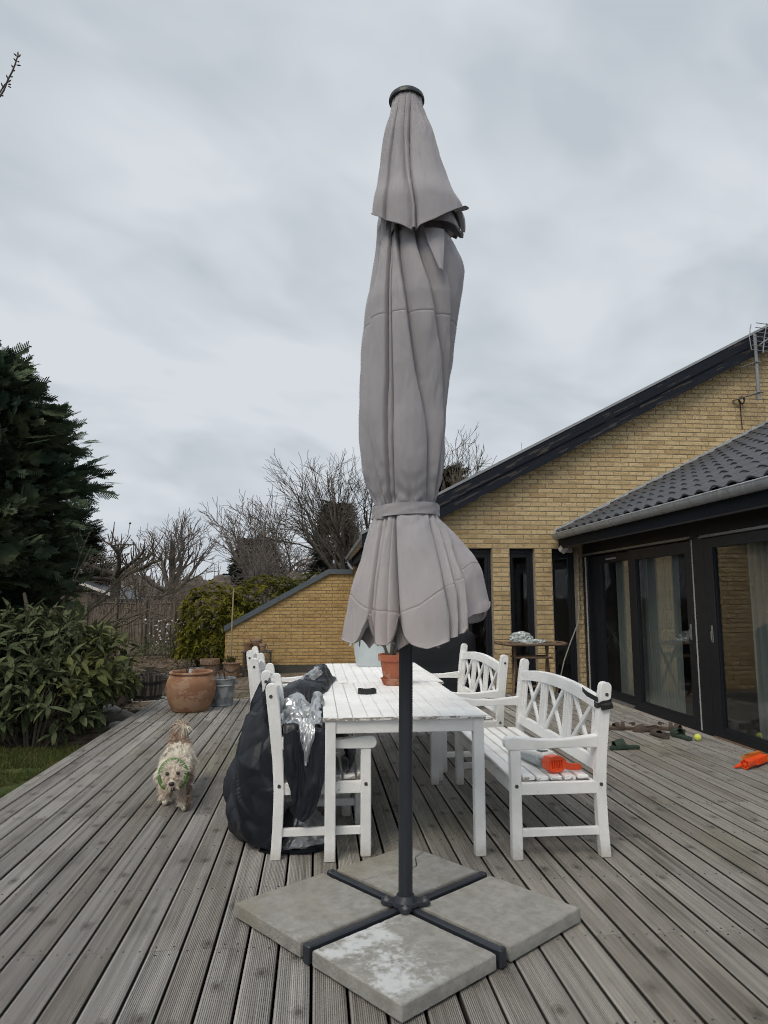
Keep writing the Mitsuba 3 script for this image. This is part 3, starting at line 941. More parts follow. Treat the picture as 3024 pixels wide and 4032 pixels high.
# pocket at the end of a rib
pk = np.array([[[.083, 3.130], [.178, 3.124]], [[.100, 3.05], [.176, 3.04]], [[.122, 2.985], [.172, 2.97]], [[.150, 2.90], [.166, 2.885]]])
Pk = np.array([[axis(1.36 + (z - 1.36) * .935) + VR * x * .95 - VF * (.200 + .018 * i - .05 * x) for x, z in r] for i, r in enumerate(pk)])
put(can + '__rib_pocket', thick(np.array([[a * (1 - t) + b * t + VF * (-.010 * math.sin(t * math.pi)) for t in np.linspace(0, 1, 6)] for a, b in Pk]), .004), 'm_fabric', 40)
LOW_S = [(3.25, -.10, .15), (3.131, -.14, .182), (3.06, -.146, .237), (3.0, -.153, .269), (2.92, -.165, .300), (2.828, -.173, .292), (2.759, -.182, .282), (2.645, -.196, .266), (2.532, -.208, .254), (2.419, -.214, .232), (2.308, -.219, .21),
         (2.198, -.222, .195), (2.088, -.213, .192), (1.98, -.197, .189), (1.872, -.17, .170), (1.808, -.145, .149), (1.75, -.126, .130)]
LOW_C = [([(3.1, -.14), (2.92, -.152), (2.51, -.178), (2.2, -.190), (1.95, -.152), (1.77, -.092)], .016, 'r'), ([(3.1, -.084), (2.37, -.093), (2.2, -.106), (1.95, -.096), (1.77, -.083)], .026, 'l'),
         ([(3.1, -.067), (2.2, -.070), (1.91, -.062), (1.77, -.055)], .030, 'r'), ([(3.1, -.060), (2.72, -.008), (2.37, .046), (2.28, .063), (2.01, .100), (1.77, .100)], .022, 'l'),
         ([(3.1, .042), (2.9, .093), (2.7, .138), (2.37, .180), (2.28, .178), (2.01, .160), (1.77, .126)], .030, 'l'), ([(3.1, .10), (3.0, .140), (2.78, .222), (2.57, .226), (2.37, .212), (2.2, .185), (2.01, .177), (1.77, .134)], .022, 'l')]
LOW_B = [(112, .03, 'r'), (135, .05, 'l'), (165, .03, 'r'), (-160, .04, 'r'), (-130, .05, 'l'), (-108, .03, 'r')]
Pl, _ = folded(rows(3.24, 1.752, .0095, (2.62,)), LOW_S, LOW_C, LOW_B, tuck=(2.72, 2.98, .20), seams=(2.62,), drop=(2.9, 2.66, [(-180, 0), (-60, -.03), (-25, .0), (0, .03), (40, .04), (85, -.03), (180, 0)]) if False else None, seed=2, ripple=(1.76, .0042, .10))
put(can + '__lower_tier', grid_mesh(Pl, True), 'm_fabric', True)
SK_S = [(1.76, -.127, .131), (1.744, -.131, .138), (1.718, -.146, .157), (1.659, -.162, .191), (1.554, -.189, .242), (1.47, -.209, .282), (1.408, -.225, .310), (1.346, -.237, .335), (1.264, -.248, .350), (1.203, -.260, .355), (1.0, -.275, .38)]
SK_C = [([(1.715, -.114), (1.555, -.130), (1.333, -.150), (1.17, -.172)], .018, 'l'), ([(1.72, -.085), (1.555, -.107), (1.357, -.129), (1.17, -.134)], .03, 'r'), ([(1.727, -.059), (1.596, -.067), (1.448, -.073), (1.17, -.08)], .018, 'r'),
        ([(1.727, -.050), (1.45, -.035), (1.285, -.022), (1.16, -.01)], .034, 'r'), ([(1.74, .108), (1.574, .144), (1.433, .175), (1.21, .210)], .024, 'l'), ([(1.743, .128), (1.595, .178), (1.484, .206), (1.286, .245)], .026, 'l'), ([(1.743, .139), (1.595, .212), (1.47, .240), (1.325, .285)], .030, 'l')]
SK_B = [(105, .04, 'l'), (130, .06, 'l'), (160, .04, 'r'), (-165, .06, 'r'), (-140, .04, 'l'), (-112, .05, 'r')]
DROP = (1.74, 1.35, [(-180, .0), (-110, .03), (-70, .03), (-45, -.02), (-33, -.035), (-15, -.04), (-5, -.045), (10, -.015), (25, .04), (40, .075), (55, .11), (72, .165), (92, .17), (115, .08), (150, .02), (180, 0)])


def notch(ph, at, w, h):
    return h * np.exp(-(np.abs((ph - at + 180) % 360 - 180) / w) ** 1.2)


def hem_s(ph):
    z = np.interp(ph, [-180, -110, -75, -50, -40, -20, -12, 0, 14, 30, 42, 44, 58, 62, 74, 92, 110, 140, 180], [1.14, 1.17, 1.185, 1.165, 1.165, 1.16, 1.15, 1.165, 1.15, 1.185, 1.215, 1.235, 1.275, 1.29, 1.30, 1.335, 1.24, 1.16, 1.14])
    for at, w, h in ((-36, 4.5, .13), (-6, 4, .135), (100, 6, .05), (135, 6, .1), (170, 7, .1), (-150, 7, .1), (-105, 6, .09)):
        z = z + notch(ph, at, w, h)
    return z


Ps, phs = folded(rows(1.757, 0.98, .0075, (1.347,)), SK_S, SK_C, SK_B, drop=DROP, zb=hem_s, seams=(1.347,), seed=8, ripple=(1.76, .0040, .07))
sk = put(can + '__skirt', grid_mesh(Ps, True), 'm_fabric', True)
hem_i = lambda ph: 1.155 + .04 * np.abs(np.sin(np.radians(ph) * 4.5 + .6)) + np.interp(ph, [-180, 20, 45, 75, 100, 180], [.0, -.02, .0, .06, .06, 0])
Pi, _ = folded(rows(1.6, 1.07, .009), [(1.6, -.13, .16), (1.35, -.175, .24), (1.05, -.20, .27)], [([(1.6, -.09), (1.05, -.12)], .03, 'l'), ([(1.6, -.03), (1.05, -.05)], .04, 'r'), ([(1.6, .03), (1.05, .05)], .04, 'l'), ([(1.6, .07), (1.05, .11)], .03, 'l'), ([(1.6, .1), (1.05, .18)], .04, 'l'), ([(1.6, .13), (1.05, .22)], .04, 'l')], SK_B, zb=hem_i, seed=21, nphi=480)
put(can + '__inner_fold', grid_mesh(Pi, True), 'm_fabric', True)


def hem_line(P, zb, ph, r=.0019):
    """stitched hem along a lower edge"""
    e = P[-1]
    i = np.arange(0, len(e), 3)
    return tube(np.vstack([e[i], e[:1]]), r, 5, caps=False)


put(can + '__hem', hem_line(Pu, hem_u, ph), 'm_hem', True)
put(can + '__hem', hem_line(Ps, hem_s, phs, .0017), 'm_hem', True)
put(can + '__hem', hem_line(Pf, hem_f, ph, .0016), 'm_hem', True)
# tie band round the cloth
pb = np.linspace(-180, 180, 181)
bR = .1525 + .004 * np.sin(np.radians(pb) * 3 + 1) + .0025 * np.sin(np.radians(pb) * 8)
bz = 1.751 + .008 * np.sin(np.radians(pb))
B = []
for dz in (-.026, -.012, 0, .012, .026):
    c = axis(bz + dz)
    rr_ = bR + .002 * np.sin(dz * 300 + np.radians(pb) * 6)
    B.append(c + VR * (rr_ * np.sin(np.radians(pb)))[:, None] - VF * (rr_ * np.cos(np.radians(pb)))[:, None])
put(U + '__tie_band', thick(np.array(B), .003), 'm_fabric', 40)
bt = axis(np.array(1.738)) - VR * .112 - VF * .098
put(U + '__tie_end', bar(bt + (0, 0, .028), bt - (0, 0, .03), .05, .006), 'm_fabric')
# pole, crown, foot
pole_axis = axis(np.array([0.10, 3.80]))
put(U + '__pole', tube(pole_axis, 0.0305, 28), 'm_anthracite', 40)
ct = axis(np.array(3.80))
put(U + '__crown', cat([lathe([(.0, .048), (.030, .046), (.034, .034), (.036, .030), (.070, .022), (.084, .008), (.0875, -.002), (.0875, -.014), (.081, -.016), (.0, -.012)][::-1], 40, ct)]), 'm_anthracite', 30)
e1, e2 = np.array([.60, -.80, 0]), np.array([.80, .60, 0])
CB_ = np.array([PX, PY, 0])
foot = m3.Manifold.cylinder(.012, .062, .060, 40).translate((0, 0, .074))
for a in range(4):
    d = (e1, e2, -e1, -e2)[a] * .082
    d2 = ((e1 + e2), (e2 - e1), (-e1 - e2), (e1 - e2))[a] / math.sqrt(2) * .082
    foot = foot + m3.Manifold.batch_hull([m3.Manifold.cylinder(.012, .024, .023, 20).translate((d2[0], d2[1], .074)), m3.Manifold.cylinder(.012, .045, .045, 24).translate((0, 0, .074))])
foot = foot + m3.Manifold.cylinder(.024, .050, .037, 40).translate((0, 0, .0859))
fm = from_manifold(foot)
fm.apply_translation(CB_)
ft = put(U + '__foot_plate', fm, 'm_anthracite', 30)
for d2 in ((e1 + e2), (e2 - e1), (-e1 - e2), (e1 - e2)):
    c = CB_ + d2 / math.sqrt(2) * .080
    put(ft + '__bolt', [place(trimesh.creation.cylinder(.0105, .007, sections=6), mat((c[0], c[1], .0895))), place(trimesh.creation.cylinder(.015, .0025, sections=20), mat((c[0], c[1], .0872))), place(trimesh.creation.cylinder(.006, .016, sections=10), mat((c[0], c[1], .094)))], 'm_steel', 30)
for d in (e1, e2, -e1, -e2):
    a = put(U + '__base_arm', bar(CB_ + d * .02 + (0, 0, .039), CB_ + d * .520 + (0, 0, .039), .034, .058, c=.006), 'm_anthracite')
    put(a + '__end_cap', bar(CB_ + d * .496 + (0, 0, .0365), CB_ + d * .524 + (0, 0, .0365), .040, .069, c=.006), 'm_anthracite')
# four concrete slabs weighting the foot
names = [('pale concrete slab stained with white blotches, front one of four round the parasol foot', e1 - e2, 0), ('grey brown concrete slab left of the parasol pole', -e1 - e2, 1), ('grey concrete slab right of the parasol pole', e1 + e2, 2), ('cracked concrete slab behind the parasol pole', -e1 + e2, 3)]
rs = np.random.default_rng(12)


def slab_mesh(poly, M):
    """slab with worn, slightly ragged arrises"""
    sl = []
    ext = np.array(poly.exterior.coords)[:-1]
    pts = []
    for a, b in zip(ext, np.roll(ext, -1, 0)):
        n = max(2, int(np.linalg.norm(b - a) / .012))
        t = np.linspace(0, 1, n, endpoint=False)[:, None]
        pts.append(a + (b - a) * t)
    pts = np.vstack(pts)
    c = pts.mean(0)
    w = meshkit.noise(np.concatenate([pts * 55, np.zeros((len(pts), 1)) + rs.uniform(0, 50)], 1))
    prof = [(.002, .010), (.0, .014), (.0, .058), (.0025, .0625), (.007, .0655)]
    rings = []
    d = (pts - c)
    dl = np.linalg.norm(d, axis=1, keepdims=True)
    for i, (ins, z) in enumerate(prof):
        k = ins + (.0035 * np.clip(w - .55, 0, 1) / .45 if i in (0, 1, 2) else .006 * np.clip(w - .5, 0, 1))
        rings.append(np.concatenate([pts - d / dl * np.asarray(k).reshape(-1, 1), np.full((len(pts), 1), z - (.002 * np.clip(w - .6, 0, 1) if i > 2 else 0) * np.ones(1)) if np.isscalar(z) and i <= 2 else np.stack([z - .004 * np.clip(w - .6, 0, 1)], 1)], 1))
    n = len(pts)
    v = np.vstack(rings + [np.array([[c[0], c[1], .0655], [c[0], c[1], .010]])])
    f = []
    for i in range(len(prof) - 1):
        for j in range(n):
            q, r = i * n + j, i * n + (j + 1) % n
            f += [[q, r, r + n], [q, r + n, q + n]]
    for j in range(n):
        f += [[(len(prof) - 1) * n + j, (len(prof) - 1) * n + (j + 1) % n, len(prof) * n], [(j + 1) % n, j, len(prof) * n + 1]]
    return place(TM(v, f), M)


for lab, q, i in names:
    c = CB_ + q * .280
    M = frame(c, e2, -e1)
    M = M @ mat(rot=(0, 0, rs.normal(0, .006)))
    h = .2405
    if i < 3:
        put('concrete_slab', slab_mesh(Polygon([(-h, -h), (h, -h), (h, h), (-h, h)]), M), f'm_slab_{i}', 25, lab, 'concrete slab')
    else:
        s_ = thing('concrete_slab', lab, 'concrete slab')
        # broken in four along wandering cracks
        j = [(-.03, -.02)]
        cr = [[(-h, .05), (-.16, .035), (-.03, -.02)], [(-.03, -.02), (-.06, -.13), (-.05, -h)], [(-.03, -.02), (.08, .01), (.15, .09), (h, .12)]]
        P1 = Polygon([(-h, .05), (-.16, .035), (-.03, -.02), (.08, .01), (.15, .09), (h, .12), (h, h), (-h, h)])
        P2 = Polygon([(-h, .05), (-.16, .035), (-.03, -.02), (-.06, -.13), (-.05, -h), (-h, -h)])
        P3 = Polygon([(-.03, -.02), (-.06, -.13), (-.05, -h), (h, -h), (h, .12), (.15, .09), (.08, .01)])
        for P_ in (P1, P2, P3):
            put(s_ + '__broken_piece', slab_mesh(P_.buffer(-.0016), M @ mat((0, 0, rs.uniform(-.002, .001)))), 'm_slab_3', 25)

# ------------------------------------------------------------------ white garden tables and benches
def table(y0, y1, x0, x1, label, zt=.735):
    t = thing('garden_table', label, 'table', 'white slatted garden tables')
    r = np.random.default_rng(int(y0 * 100))
    n = 11
    w = (x1 - x0) / n
    for i in range(n):
        a, b = x0 + i * w + .0018, x0 + (i + 1) * w - .0018
        put(t + '__slat', bx(a, b, y0 + r.uniform(-.002, .002), y1 + r.uniform(-.002, .002), zt - .021, zt + r.uniform(-.0012, .0006), .003), 'm_white_slat')
    ix, iy, L = .012, .010, .057
    for xx in (x0 + ix, x1 - ix - L):
        for yy in (y0 + iy, y1 - iy - L):
            put(t + '__leg', bx(xx, xx + L, yy, yy + L, 0.001, zt - .0215, .004), 'm_white')
    for yy in (y0 + iy + .012, y1 - iy - .012 - .022):
        put(t + '__apron', bx(x0 + ix + L, x1 - ix - L, yy, yy + .022, zt - .088, zt - .0215, .002), 'm_white')
    for xx in (x0 + ix + .012, x1 - ix - .034):
        put(t + '__apron', bx(xx, xx + .022, y0 + iy + L, y1 - iy - L, zt - .088, zt - .0215, .002), 'm_white')
    return t


table(3.813, 5.335, .042, .924, 'white slatted garden table nearest the parasol with a black belt lying on it')
table(5.365, 6.96, .085, .975, 'white slatted garden table further back with a metal tub on it')


def bench(name, label, cat_, group, L, M, nx, seed):
    """local frame: x from the front to the back, y along the seat, z up"""
    r = np.random.default_rng(seed)
    t = thing(name, label, cat_, group)
    P = lambda part, m, bs='m_white', sm=False: put(t + '__' + part, place(m if not isinstance(m, list) else cat(m), M), bs, sm)
    pw = .055
    post = [(.478, .001), (.531, .001), (.522, .17), (.518, .34), (.527, .50), (.545, .66), (.562, .80), (.571, .875), (.568, .892), (.558, .902), (.543, .906), (.527, .903), (.516, .893), (.510, .872), (.498, .80), (.482, .66), (.470, .50), (.464, .34), (.468, .17)]
    arm = [(-.030, .590), (-.026, .572), (-.012, .560), (.05, .558), (.14, .560), (.25, .566), (.36, .567), (.474, .563), (.480, .626), (.42, .619), (.33, .609), (.24, .605), (.15, .610), (.07, .620), (.01, .625), (-.014, .622), (-.026, .610)]

    def side(poly, y0, y1, c=.003):
        g = Polygon(poly)
        m = prism(g, y1 - y0 - 2 * c)
        m.vertices = np.stack([m.vertices[:, 0], m.vertices[:, 2] + y0 + c, m.vertices[:, 1]], 1)
        m.faces = m.faces[:, ::-1]
        gi = g.buffer(-c)
        m2 = prism(gi, y1 - y0)
        m2.vertices = np.stack([m2.vertices[:, 0], m2.vertices[:, 2] + y0, m2.vertices[:, 1]], 1)
        m2.faces = m2.faces[:, ::-1]
        return trimesh.convex.convex_hull(np.vstack([m.vertices, m2.vertices])) if False else cat([m, m2])
    for y in (0, L - pw):
        s = -1 if y == 0 else 1
        yo = y if y == 0 else y + pw
        p = P('back_post', side(post, y, y + pw))
        f = P('front_leg', bx(0, .055, y, y + pw, .001, .557, .004))
        P('armrest', side(arm, y - .004, y + pw + .006, .004))
        P('seat_rail', bx(.055, .466, y + .012, y + pw - .012, .325, .386, .002))
        P('stretcher', bx(.055, .478, y + .014, y + pw - .014, .112, .153, .003))
        for par, x, z in ((p, .541, .840), (p, .490, .374), (f, .028, .374)):
            m = place(trimesh.creation.cylinder(.0095, .004, sections=20), mat((x, yo + s * .0015, z), (math.pi / 2, 0, 0)))
            put(par + '__bolt_cap', place(m, M), 'm_bolt', 30)
    P('front_rail', bx(.016, .038, pw, L - pw, .318, .384, .003))
    P('rear_rail', bx(.452, .474, pw, L - pw, .318, .384, .003))
    for i in range(6):
        x = .004 + i * .0755
        zz = .404 + .006 * ((i - 3.2) / 3) ** 2 + (.003 if i == 0 else 0)
        m = bx(-.031, .031, 0, L - 2 * pw + (.02 if 0 < i < 5 else 0) - .012, -.011, .011, .004)
        P('seat_slat', place(m, mat((x + .034, pw + .006 - (.01 if 0 < i < 5 else 0) + r.uniform(-.002, .002), zz - .008), (0, (.10 - .045 * i) * -1 * .6, 0))), 'm_white_slat')
    # crowned top rail and lower back rail, leaning with the posts
    n = 15
    ys = np.linspace(pw, L - pw, n)
    rise = .045 if L > 1 else .03
    tz = .862 - rise * (2 * (ys - L / 2) / (L - 2 * pw)) ** 2
    bz_ = tz - .072
    lean = lambda z: .530 + (z - .80) * .11

    def curved(top, bot, th, xo=0):
        v = []
        for y, zt, zb_ in zip(ys, top, bot):
            c = .004
            v += [[lean(zb_) + xo - th / 2, y, zb_ + c], [lean(zb_) + xo + th / 2, y, zb_ + c], [lean(zb_) + xo + th / 2 - c, y, zb_], [lean(zb_) + xo - th / 2 + c, y, zb_]]
            v += [[lean(zt) + xo + th / 2, y, zt - c], [lean(zt) + xo + th / 2 - c, y, zt], [lean(zt) + xo - th / 2 + c, y, zt], [lean(zt) + xo - th / 2, y, zt - c]]
        o = [0, 3, 2, 1, 4, 5, 6, 7]
        f = []
        for i in range(n - 1):
            for j in range(8):
                a, b = i * 8 + o[j], i * 8 + o[(j + 1) % 8]
                f += [[a, b, b + 8], [a, b + 8, a + 8]]
        return TM(v, f)
    P('top_rail', curved(tz, bz_, .034), sm=30)
    P('back_rail', curved(np.full(n, .497), np.full(n, .430), .030, .004), sm=30)
    top_at = lambda y: np.interp(y, ys, bz_) + .006
    zb0 = .492

    def slat(y0, z0, y1, z1, w=.022, t_=.018, xo=0.0):
        a = np.array([lean(z0) + xo, y0, z0])
        b = np.array([lean(z1) + xo, y1, z1])
        return bar(a, b, w, t_, up=(1, 0, 0), c=.002)
    W = L - 2 * pw
    sw, gap = .027, .019
    end = .020 + 2 * sw + gap
    mid = 3 * sw + 2 * gap
    cell = (W - 2 * end - (nx - 1) * mid) / nx

    def upright(y0):
        P('back_slat', slat(y0 + sw / 2, zb0, y0 + sw / 2, top_at(y0 + sw / 2), w=sw))
    y = pw + .020
    upright(y)
    upright(y + sw + gap)
    y = pw + end
    for i in range(nx):
        a, b = y + .014, y + cell - .014
        P('cross_slat', slat(a, zb0, b, top_at(b), w=sw, xo=.006))
        P('cross_slat', slat(a, top_at(a), b, zb0, w=sw, xo=-.004))
        y += cell
        for j in range(3 if i < nx - 1 else 2):
            upright(y + j * (sw + gap))
        y += mid
    return t


GB_ = 'white garden benches along the right of the tables'
BM = lambda x, y, rz=0.0: mat((x, y, 0), (0, 0, rz))
bench('garden_bench', 'white garden bench with lattice back holding an orange toy water gun', 'bench', None, 1.555, BM(1.035, 3.745, -.003), 3, 1)
bench('garden_bench', 'white garden bench with lattice back further away, beside the covered barbecue', 'bench', None, 1.52, BM(.985, 5.615, .012), 3, 2)
CM = lambda x, y, rz=0.0: mat((x, y, 0), (0, 0, math.pi + rz))
for x, y, rz, lab in ((.300, 3.885 + .58, .005, 'white garden chair nearest the parasol with the black cover heaped on it'), (.215, 4.59 + .58, .02, 'second white garden chair from the parasol, partly under the black cover'),
                      (.075, 5.55 + .58, -.012, 'third white garden chair from the parasol on the left of the tables'), (-.045, 6.40 + .58, .0, 'white garden chair farthest from the parasol, left of the far table')):
    bench('garden_chair', lab, 'chair', None, .58, BM(0, 0) @ CM(x, y, rz), 1, int(y * 10))
# ------------------------------------------------------------------ ground
def soil(p, n, uv):
    g = fbm(p.x * 9, p.y * 9, 1.0, 4)
    f = fbm(p.x * 70, p.y * 70, 2.0, 3)
    c = mix((0.045, 0.035, 0.026), (0.115, 0.092, 0.068), smoothstep(0.3, 0.7, g))
    return c * (0.6 + 0.8 * f)


def lawn_col(p, n, uv):
    g = fbm(p.x * 3, p.y * 3, 1.0, 4)
    return mix((0.030, 0.045, 0.014), (0.060, 0.062, 0.026), smoothstep(0.35, 0.7, g)) * (0.6 + .8 * noise(p.x * 90, p.y * 90, 1.0))


material('m_soil', princ(proc(soil), 0.95, specular=0.1))
material('m_lawn', princ(proc(lawn_col), 0.95, specular=0.1))
material('m_grass', {'type': 'principledthin', 'base_color': {**proc(lambda p, n, uv: mix((0.050, 0.085, 0.020), (0.125, 0.120, 0.050), fbm(p.x * 6, p.y * 6, 2.0, 3)))}, 'roughness': 0.7, 'diff_trans': 0.5})
GZ = -0.125
gx = np.concatenate([np.linspace(-900, -60, 12), np.linspace(-50, -12, 16), np.linspace(-11, 3, 90), np.linspace(4, 50, 16), np.linspace(60, 900, 12)])
gy = np.concatenate([np.linspace(-300, -4, 10), np.linspace(-3, 26, 150), np.linspace(27, 80, 24), np.linspace(90, 1500, 14)])
X_, Y_ = np.meshgrid(gx, gy)
Z_ = GZ - .035 + .05 * (meshkit.fbm(np.stack([X_ * .9, Y_ * .9, 0 * X_], -1), 4, 3) - .5) * np.clip((Y_ - 3) / 6, 0.3, 2) - 0.02 * np.clip(-Y_, 0, 1)
path = (X_ > -2.75) & (X_ < 1.2) & (Y_ > 9.9) & (Y_ < 14.8)
Z_ = np.where(path | ((X_ > -2.2) & (Y_ < 16) & (X_ < 10)), np.minimum(Z_, GZ - .055), Z_)
put('ground', grid_mesh(np.stack([X_, Y_, Z_], -1)), 'm_soil', True, kind='structure', label='bare brown garden soil')
lx, ly = np.meshgrid(np.linspace(-9, -2.16, 60), np.linspace(-3, 7.7, 100))
edge = 7.3 + .5 * (meshkit.noise(np.stack([lx * 1.4, 0 * lx, 0 * lx], -1)) - .5) + .1 * (lx + 2.2)
lyy = np.minimum(ly, edge)
lz = GZ - .012 + .03 * (meshkit.fbm(np.stack([lx, lyy, 0 * lx], -1), 3, 8) - .5)
put('lawn', grid_mesh(np.stack([lx, lyy, lz], -1)), 'm_lawn', True, kind='structure', label='mossy lawn beside the terrace')
rg = np.random.default_rng(1)


def blades(n, x0, x1, y0, y1, h, zf, keep=lambda x, y: True):
    x, y = rg.uniform(x0, x1, n), rg.uniform(y0, y1, n)
    k = keep(x, y)
    x, y = x[k], y[k]
    n = len(x)
    a = rg.uniform(0, 2 * np.pi, n)
    hh = h * rg.uniform(.5, 1.3, n)
    w = rg.uniform(.0022, .004, n)
    lean_ = rg.uniform(.1, .9, n) * hh
    b = np.stack([x, y, zf(x, y)], 1)
    s = np.stack([np.cos(a + 1.57), np.sin(a + 1.57), 0 * a], 1) * w[:, None]
    o = np.stack([np.cos(a), np.sin(a), 0 * a], 1)
    m = b + o * (lean_ * .35)[:, None] + np.array([0, 0, 1]) * (hh * .6)[:, None]
    t = b + o * lean_[:, None] + np.array([0, 0, 1]) * hh[:, None]
    v = np.stack([b - s, b + s, m - s * .8, m + s * .8, t], 1).reshape(-1, 3)
    i = np.arange(n)[:, None] * 5
    f = np.concatenate([i + [0, 1, 3], i + [0, 3, 2], i + [2, 3, 4]])
    return TM(v, f)


put('grass', blades(34000, -4.6, -2.19, 4.4, 7.6, .05, lambda x, y: np.full_like(x, GZ - .02), lambda x, y: meshkit.noise(np.stack([x * 3, y * 3, 0 * x], -1)) > .18), 'm_grass', kind='stuff', label='short green grass along the left edge of the terrace')


# brick paving beyond the deck
def paver_col(p, n, uv):
    t = cell_rand(dr.floor(p.x * 4.6), dr.floor(p.y * 9.3), 1)
    g = fbm(p.x * 18, p.y * 18, 1.0, 4)
    c = mix((0.105, 0.085, 0.066), (0.175, 0.145, 0.118), t)
    c = mix(c, mi.Color3f(0.075, 0.078, 0.052), smoothstep(0.5, 0.75, fbm(p.x * 2.2, p.y * 2.2, 3.0, 3)) * 0.7)
    return c * (0.65 + 0.7 * g)


material('m_paver', princ(proc(paver_col), 0.92, specular=0.15))
labels['paving'] = {'kind': 'structure', 'label': 'old brown clay brick paving between terrace and garden wall'}
put('paving__bed', bx(-2.70, 0.965, DECK_END + .01, WY - .01, GZ - .1, GZ - .022), 'm_soil')
pv = []
rp_ = np.random.default_rng(9)
for i, y in enumerate(np.arange(DECK_END + .07, WY - .06, .112)):
    for x in np.arange(-2.55 + (.115 if i % 2 else 0), .9, .228):
        if x < -2.3 + .35 * math.sin(y * 1.7) - .1:
            continue
        pv.append((y, bx(x - .108, x + .108, y - .05, y + .05, GZ - .05, GZ + rp_.normal(0, .003), .006)))
for i, (y, m) in enumerate(pv):
    m.apply_transform(trimesh.transformations.rotation_matrix(rp_.normal(0, .012), [rp_.normal(0, .3), rp_.normal(0, .3), 1], m.vertices.mean(0)))
for y, m in pv[:300]:
    put('paving__brick', m, 'm_paver')
put('paving__brick_field', [m for y, m in pv[300:]], 'm_paver', kind='stuff')


# ------------------------------------------------------------------ foliage tools
def leaf_mesh(L, W, fold=.25, bend=.25, n=4, tip=1.0):
    """a pointed leaf along +x, folded along its midrib and bending down"""
    t = np.linspace(0, 1, n + 1)
    w = W / 2 * np.sin(np.pi * np.clip(t, .0, 1) ** .85) ** .9
    w[0], w[-1] = .004, 0.0004
    x, z = t * L, -bend * L * t ** 2
    row = []
    for s in (-1, 0, 1):
        row.append(np.stack([x, s * w, z + abs(s) * w * fold], 1))
    return grid_mesh(np.array(row).transpose(1, 0, 2))


def orient(d, up, roll=0.0):
    """rotation matrices (n, 3, 3) taking x to d with z near up"""
    d = d / np.linalg.norm(d, axis=1, keepdims=True)
    y = np.cross(up, d)
    y /= np.linalg.norm(y, axis=1, keepdims=True) + 1e-9
    z = np.cross(d, y)
    c, s = np.cos(roll)[:, None], np.sin(roll)[:, None]
    y, z = y * c + z * s, z * c - y * s
    return np.stack([d, y, z], 2)


def scatter(mesh, pos, R, sc):
    v = np.einsum('nij,vj->nvi', R * np.asarray(sc)[:, None, None], mesh.vertices) + pos[:, None]
    k = len(mesh.vertices)
    f = mesh.faces[None] + (np.arange(len(pos)) * k)[:, None, None]
    return TM(v.reshape(-1, 3), f.reshape(-1, 3))


def sticks(segs, n=5):
    """tapered twigs: segs (k, 8): p0, p1, r0, r1"""
    s = np.asarray(segs, float)
    p0, p1, r0, r1 = s[:, :3], s[:, 3:6], s[:, 6], s[:, 7]
    d = p1 - p0
    d /= np.linalg.norm(d, axis=1, keepdims=True) + 1e-9
    ref = np.where(np.abs(d[:, 2:3]) < .9, [[0, 0, 1.0]], [[1.0, 0, 0]])
    x = np.cross(ref, d)
    x /= np.linalg.norm(x, axis=1, keepdims=True)
    y = np.cross(d, x)
    a = np.arange(n) * 2 * np.pi / n
    ring = np.cos(a)[None, :, None] * x[:, None] + np.sin(a)[None, :, None] * y[:, None]
    v = np.concatenate([p0[:, None] + ring * r0[:, None, None], p1[:, None] + ring * r1[:, None, None]], 1).reshape(-1, 3)
    j = np.arange(n)
    j2 = (j + 1) % n
    f = np.concatenate([np.stack([j, j2, j2 + n], 1), np.stack([j, j2 + n, j + n], 1)])
    f = f[None] + (np.arange(len(s)) * 2 * n)[:, None, None]
    return TM(v, f.reshape(-1, 3))


def grow(r, p, d, L, rad, depth, out, spread=.6, up=.15, kids=(3, 5), wig=.16, ratio=.68, tip=.0035, steps=4, start=.25):
    """a branch with side branches, recursively; segments go to out"""
    p, d = np.array(p, float), np.array(d, float)
    d /= np.linalg.norm(d)
    pts = [p]
    for i in range(steps):
        d = d + r.normal(0, wig, 3) + np.array([0, 0, up])
        d /= np.linalg.norm(d)
        q = p + d * L / steps
        r0 = max(tip, rad * (1 - .6 * i / steps))
        r1 = max(tip, rad * (1 - .6 * (i + 1) / steps))
        out.append((*p, *q, r0, r1, depth))
        p = q
        pts.append(p)
    if depth <= 0:
        return
    k = r.integers(kids[0], kids[1] + 1)
    for i in range(k):
        t = start + (1 - start) * (i + r.uniform(.2, .9)) / k
        j = min(steps - 1, int(t * steps))
        o = pts[j] + (pts[j + 1] - pts[j]) * (t * steps - j)
        a = pts[j + 1] - pts[j]
        a /= np.linalg.norm(a)
        side_ = np.cross(a, r.normal(0, 1, 3))
        side_ /= np.linalg.norm(side_)
        nd = a * math.cos(spread * r.uniform(.6, 1.3)) + side_ * math.sin(spread * r.uniform(.6, 1.3))
        grow(r, o, nd, L * ratio * r.uniform(.7, 1.15) * (1.1 - .35 * t), max(tip, rad * (1 - .6 * t) * .62), depth - 1, out, spread, up, kids, wig * 1.1, ratio, tip, max(2, steps - 1) if depth > 1 else 2, start)


def bark(a, b):
    return proc(lambda p, n, uv: mix(a, b, fbm(p.x * 14 + p.y * 9, p.z * 5, 3.0, 3)))


material('m_bark', princ(bark((0.060, 0.052, 0.045), (0.130, 0.114, 0.098)), 0.95, specular=0.1))
material('m_bark_red', princ(bark((0.072, 0.056, 0.050), (0.135, 0.108, 0.098)), 0.95, specular=0.1))
material('m_bark_light', princ(bark((0.090, 0.078, 0.060), (0.170, 0.150, 0.118)), 0.95, specular=0.1))


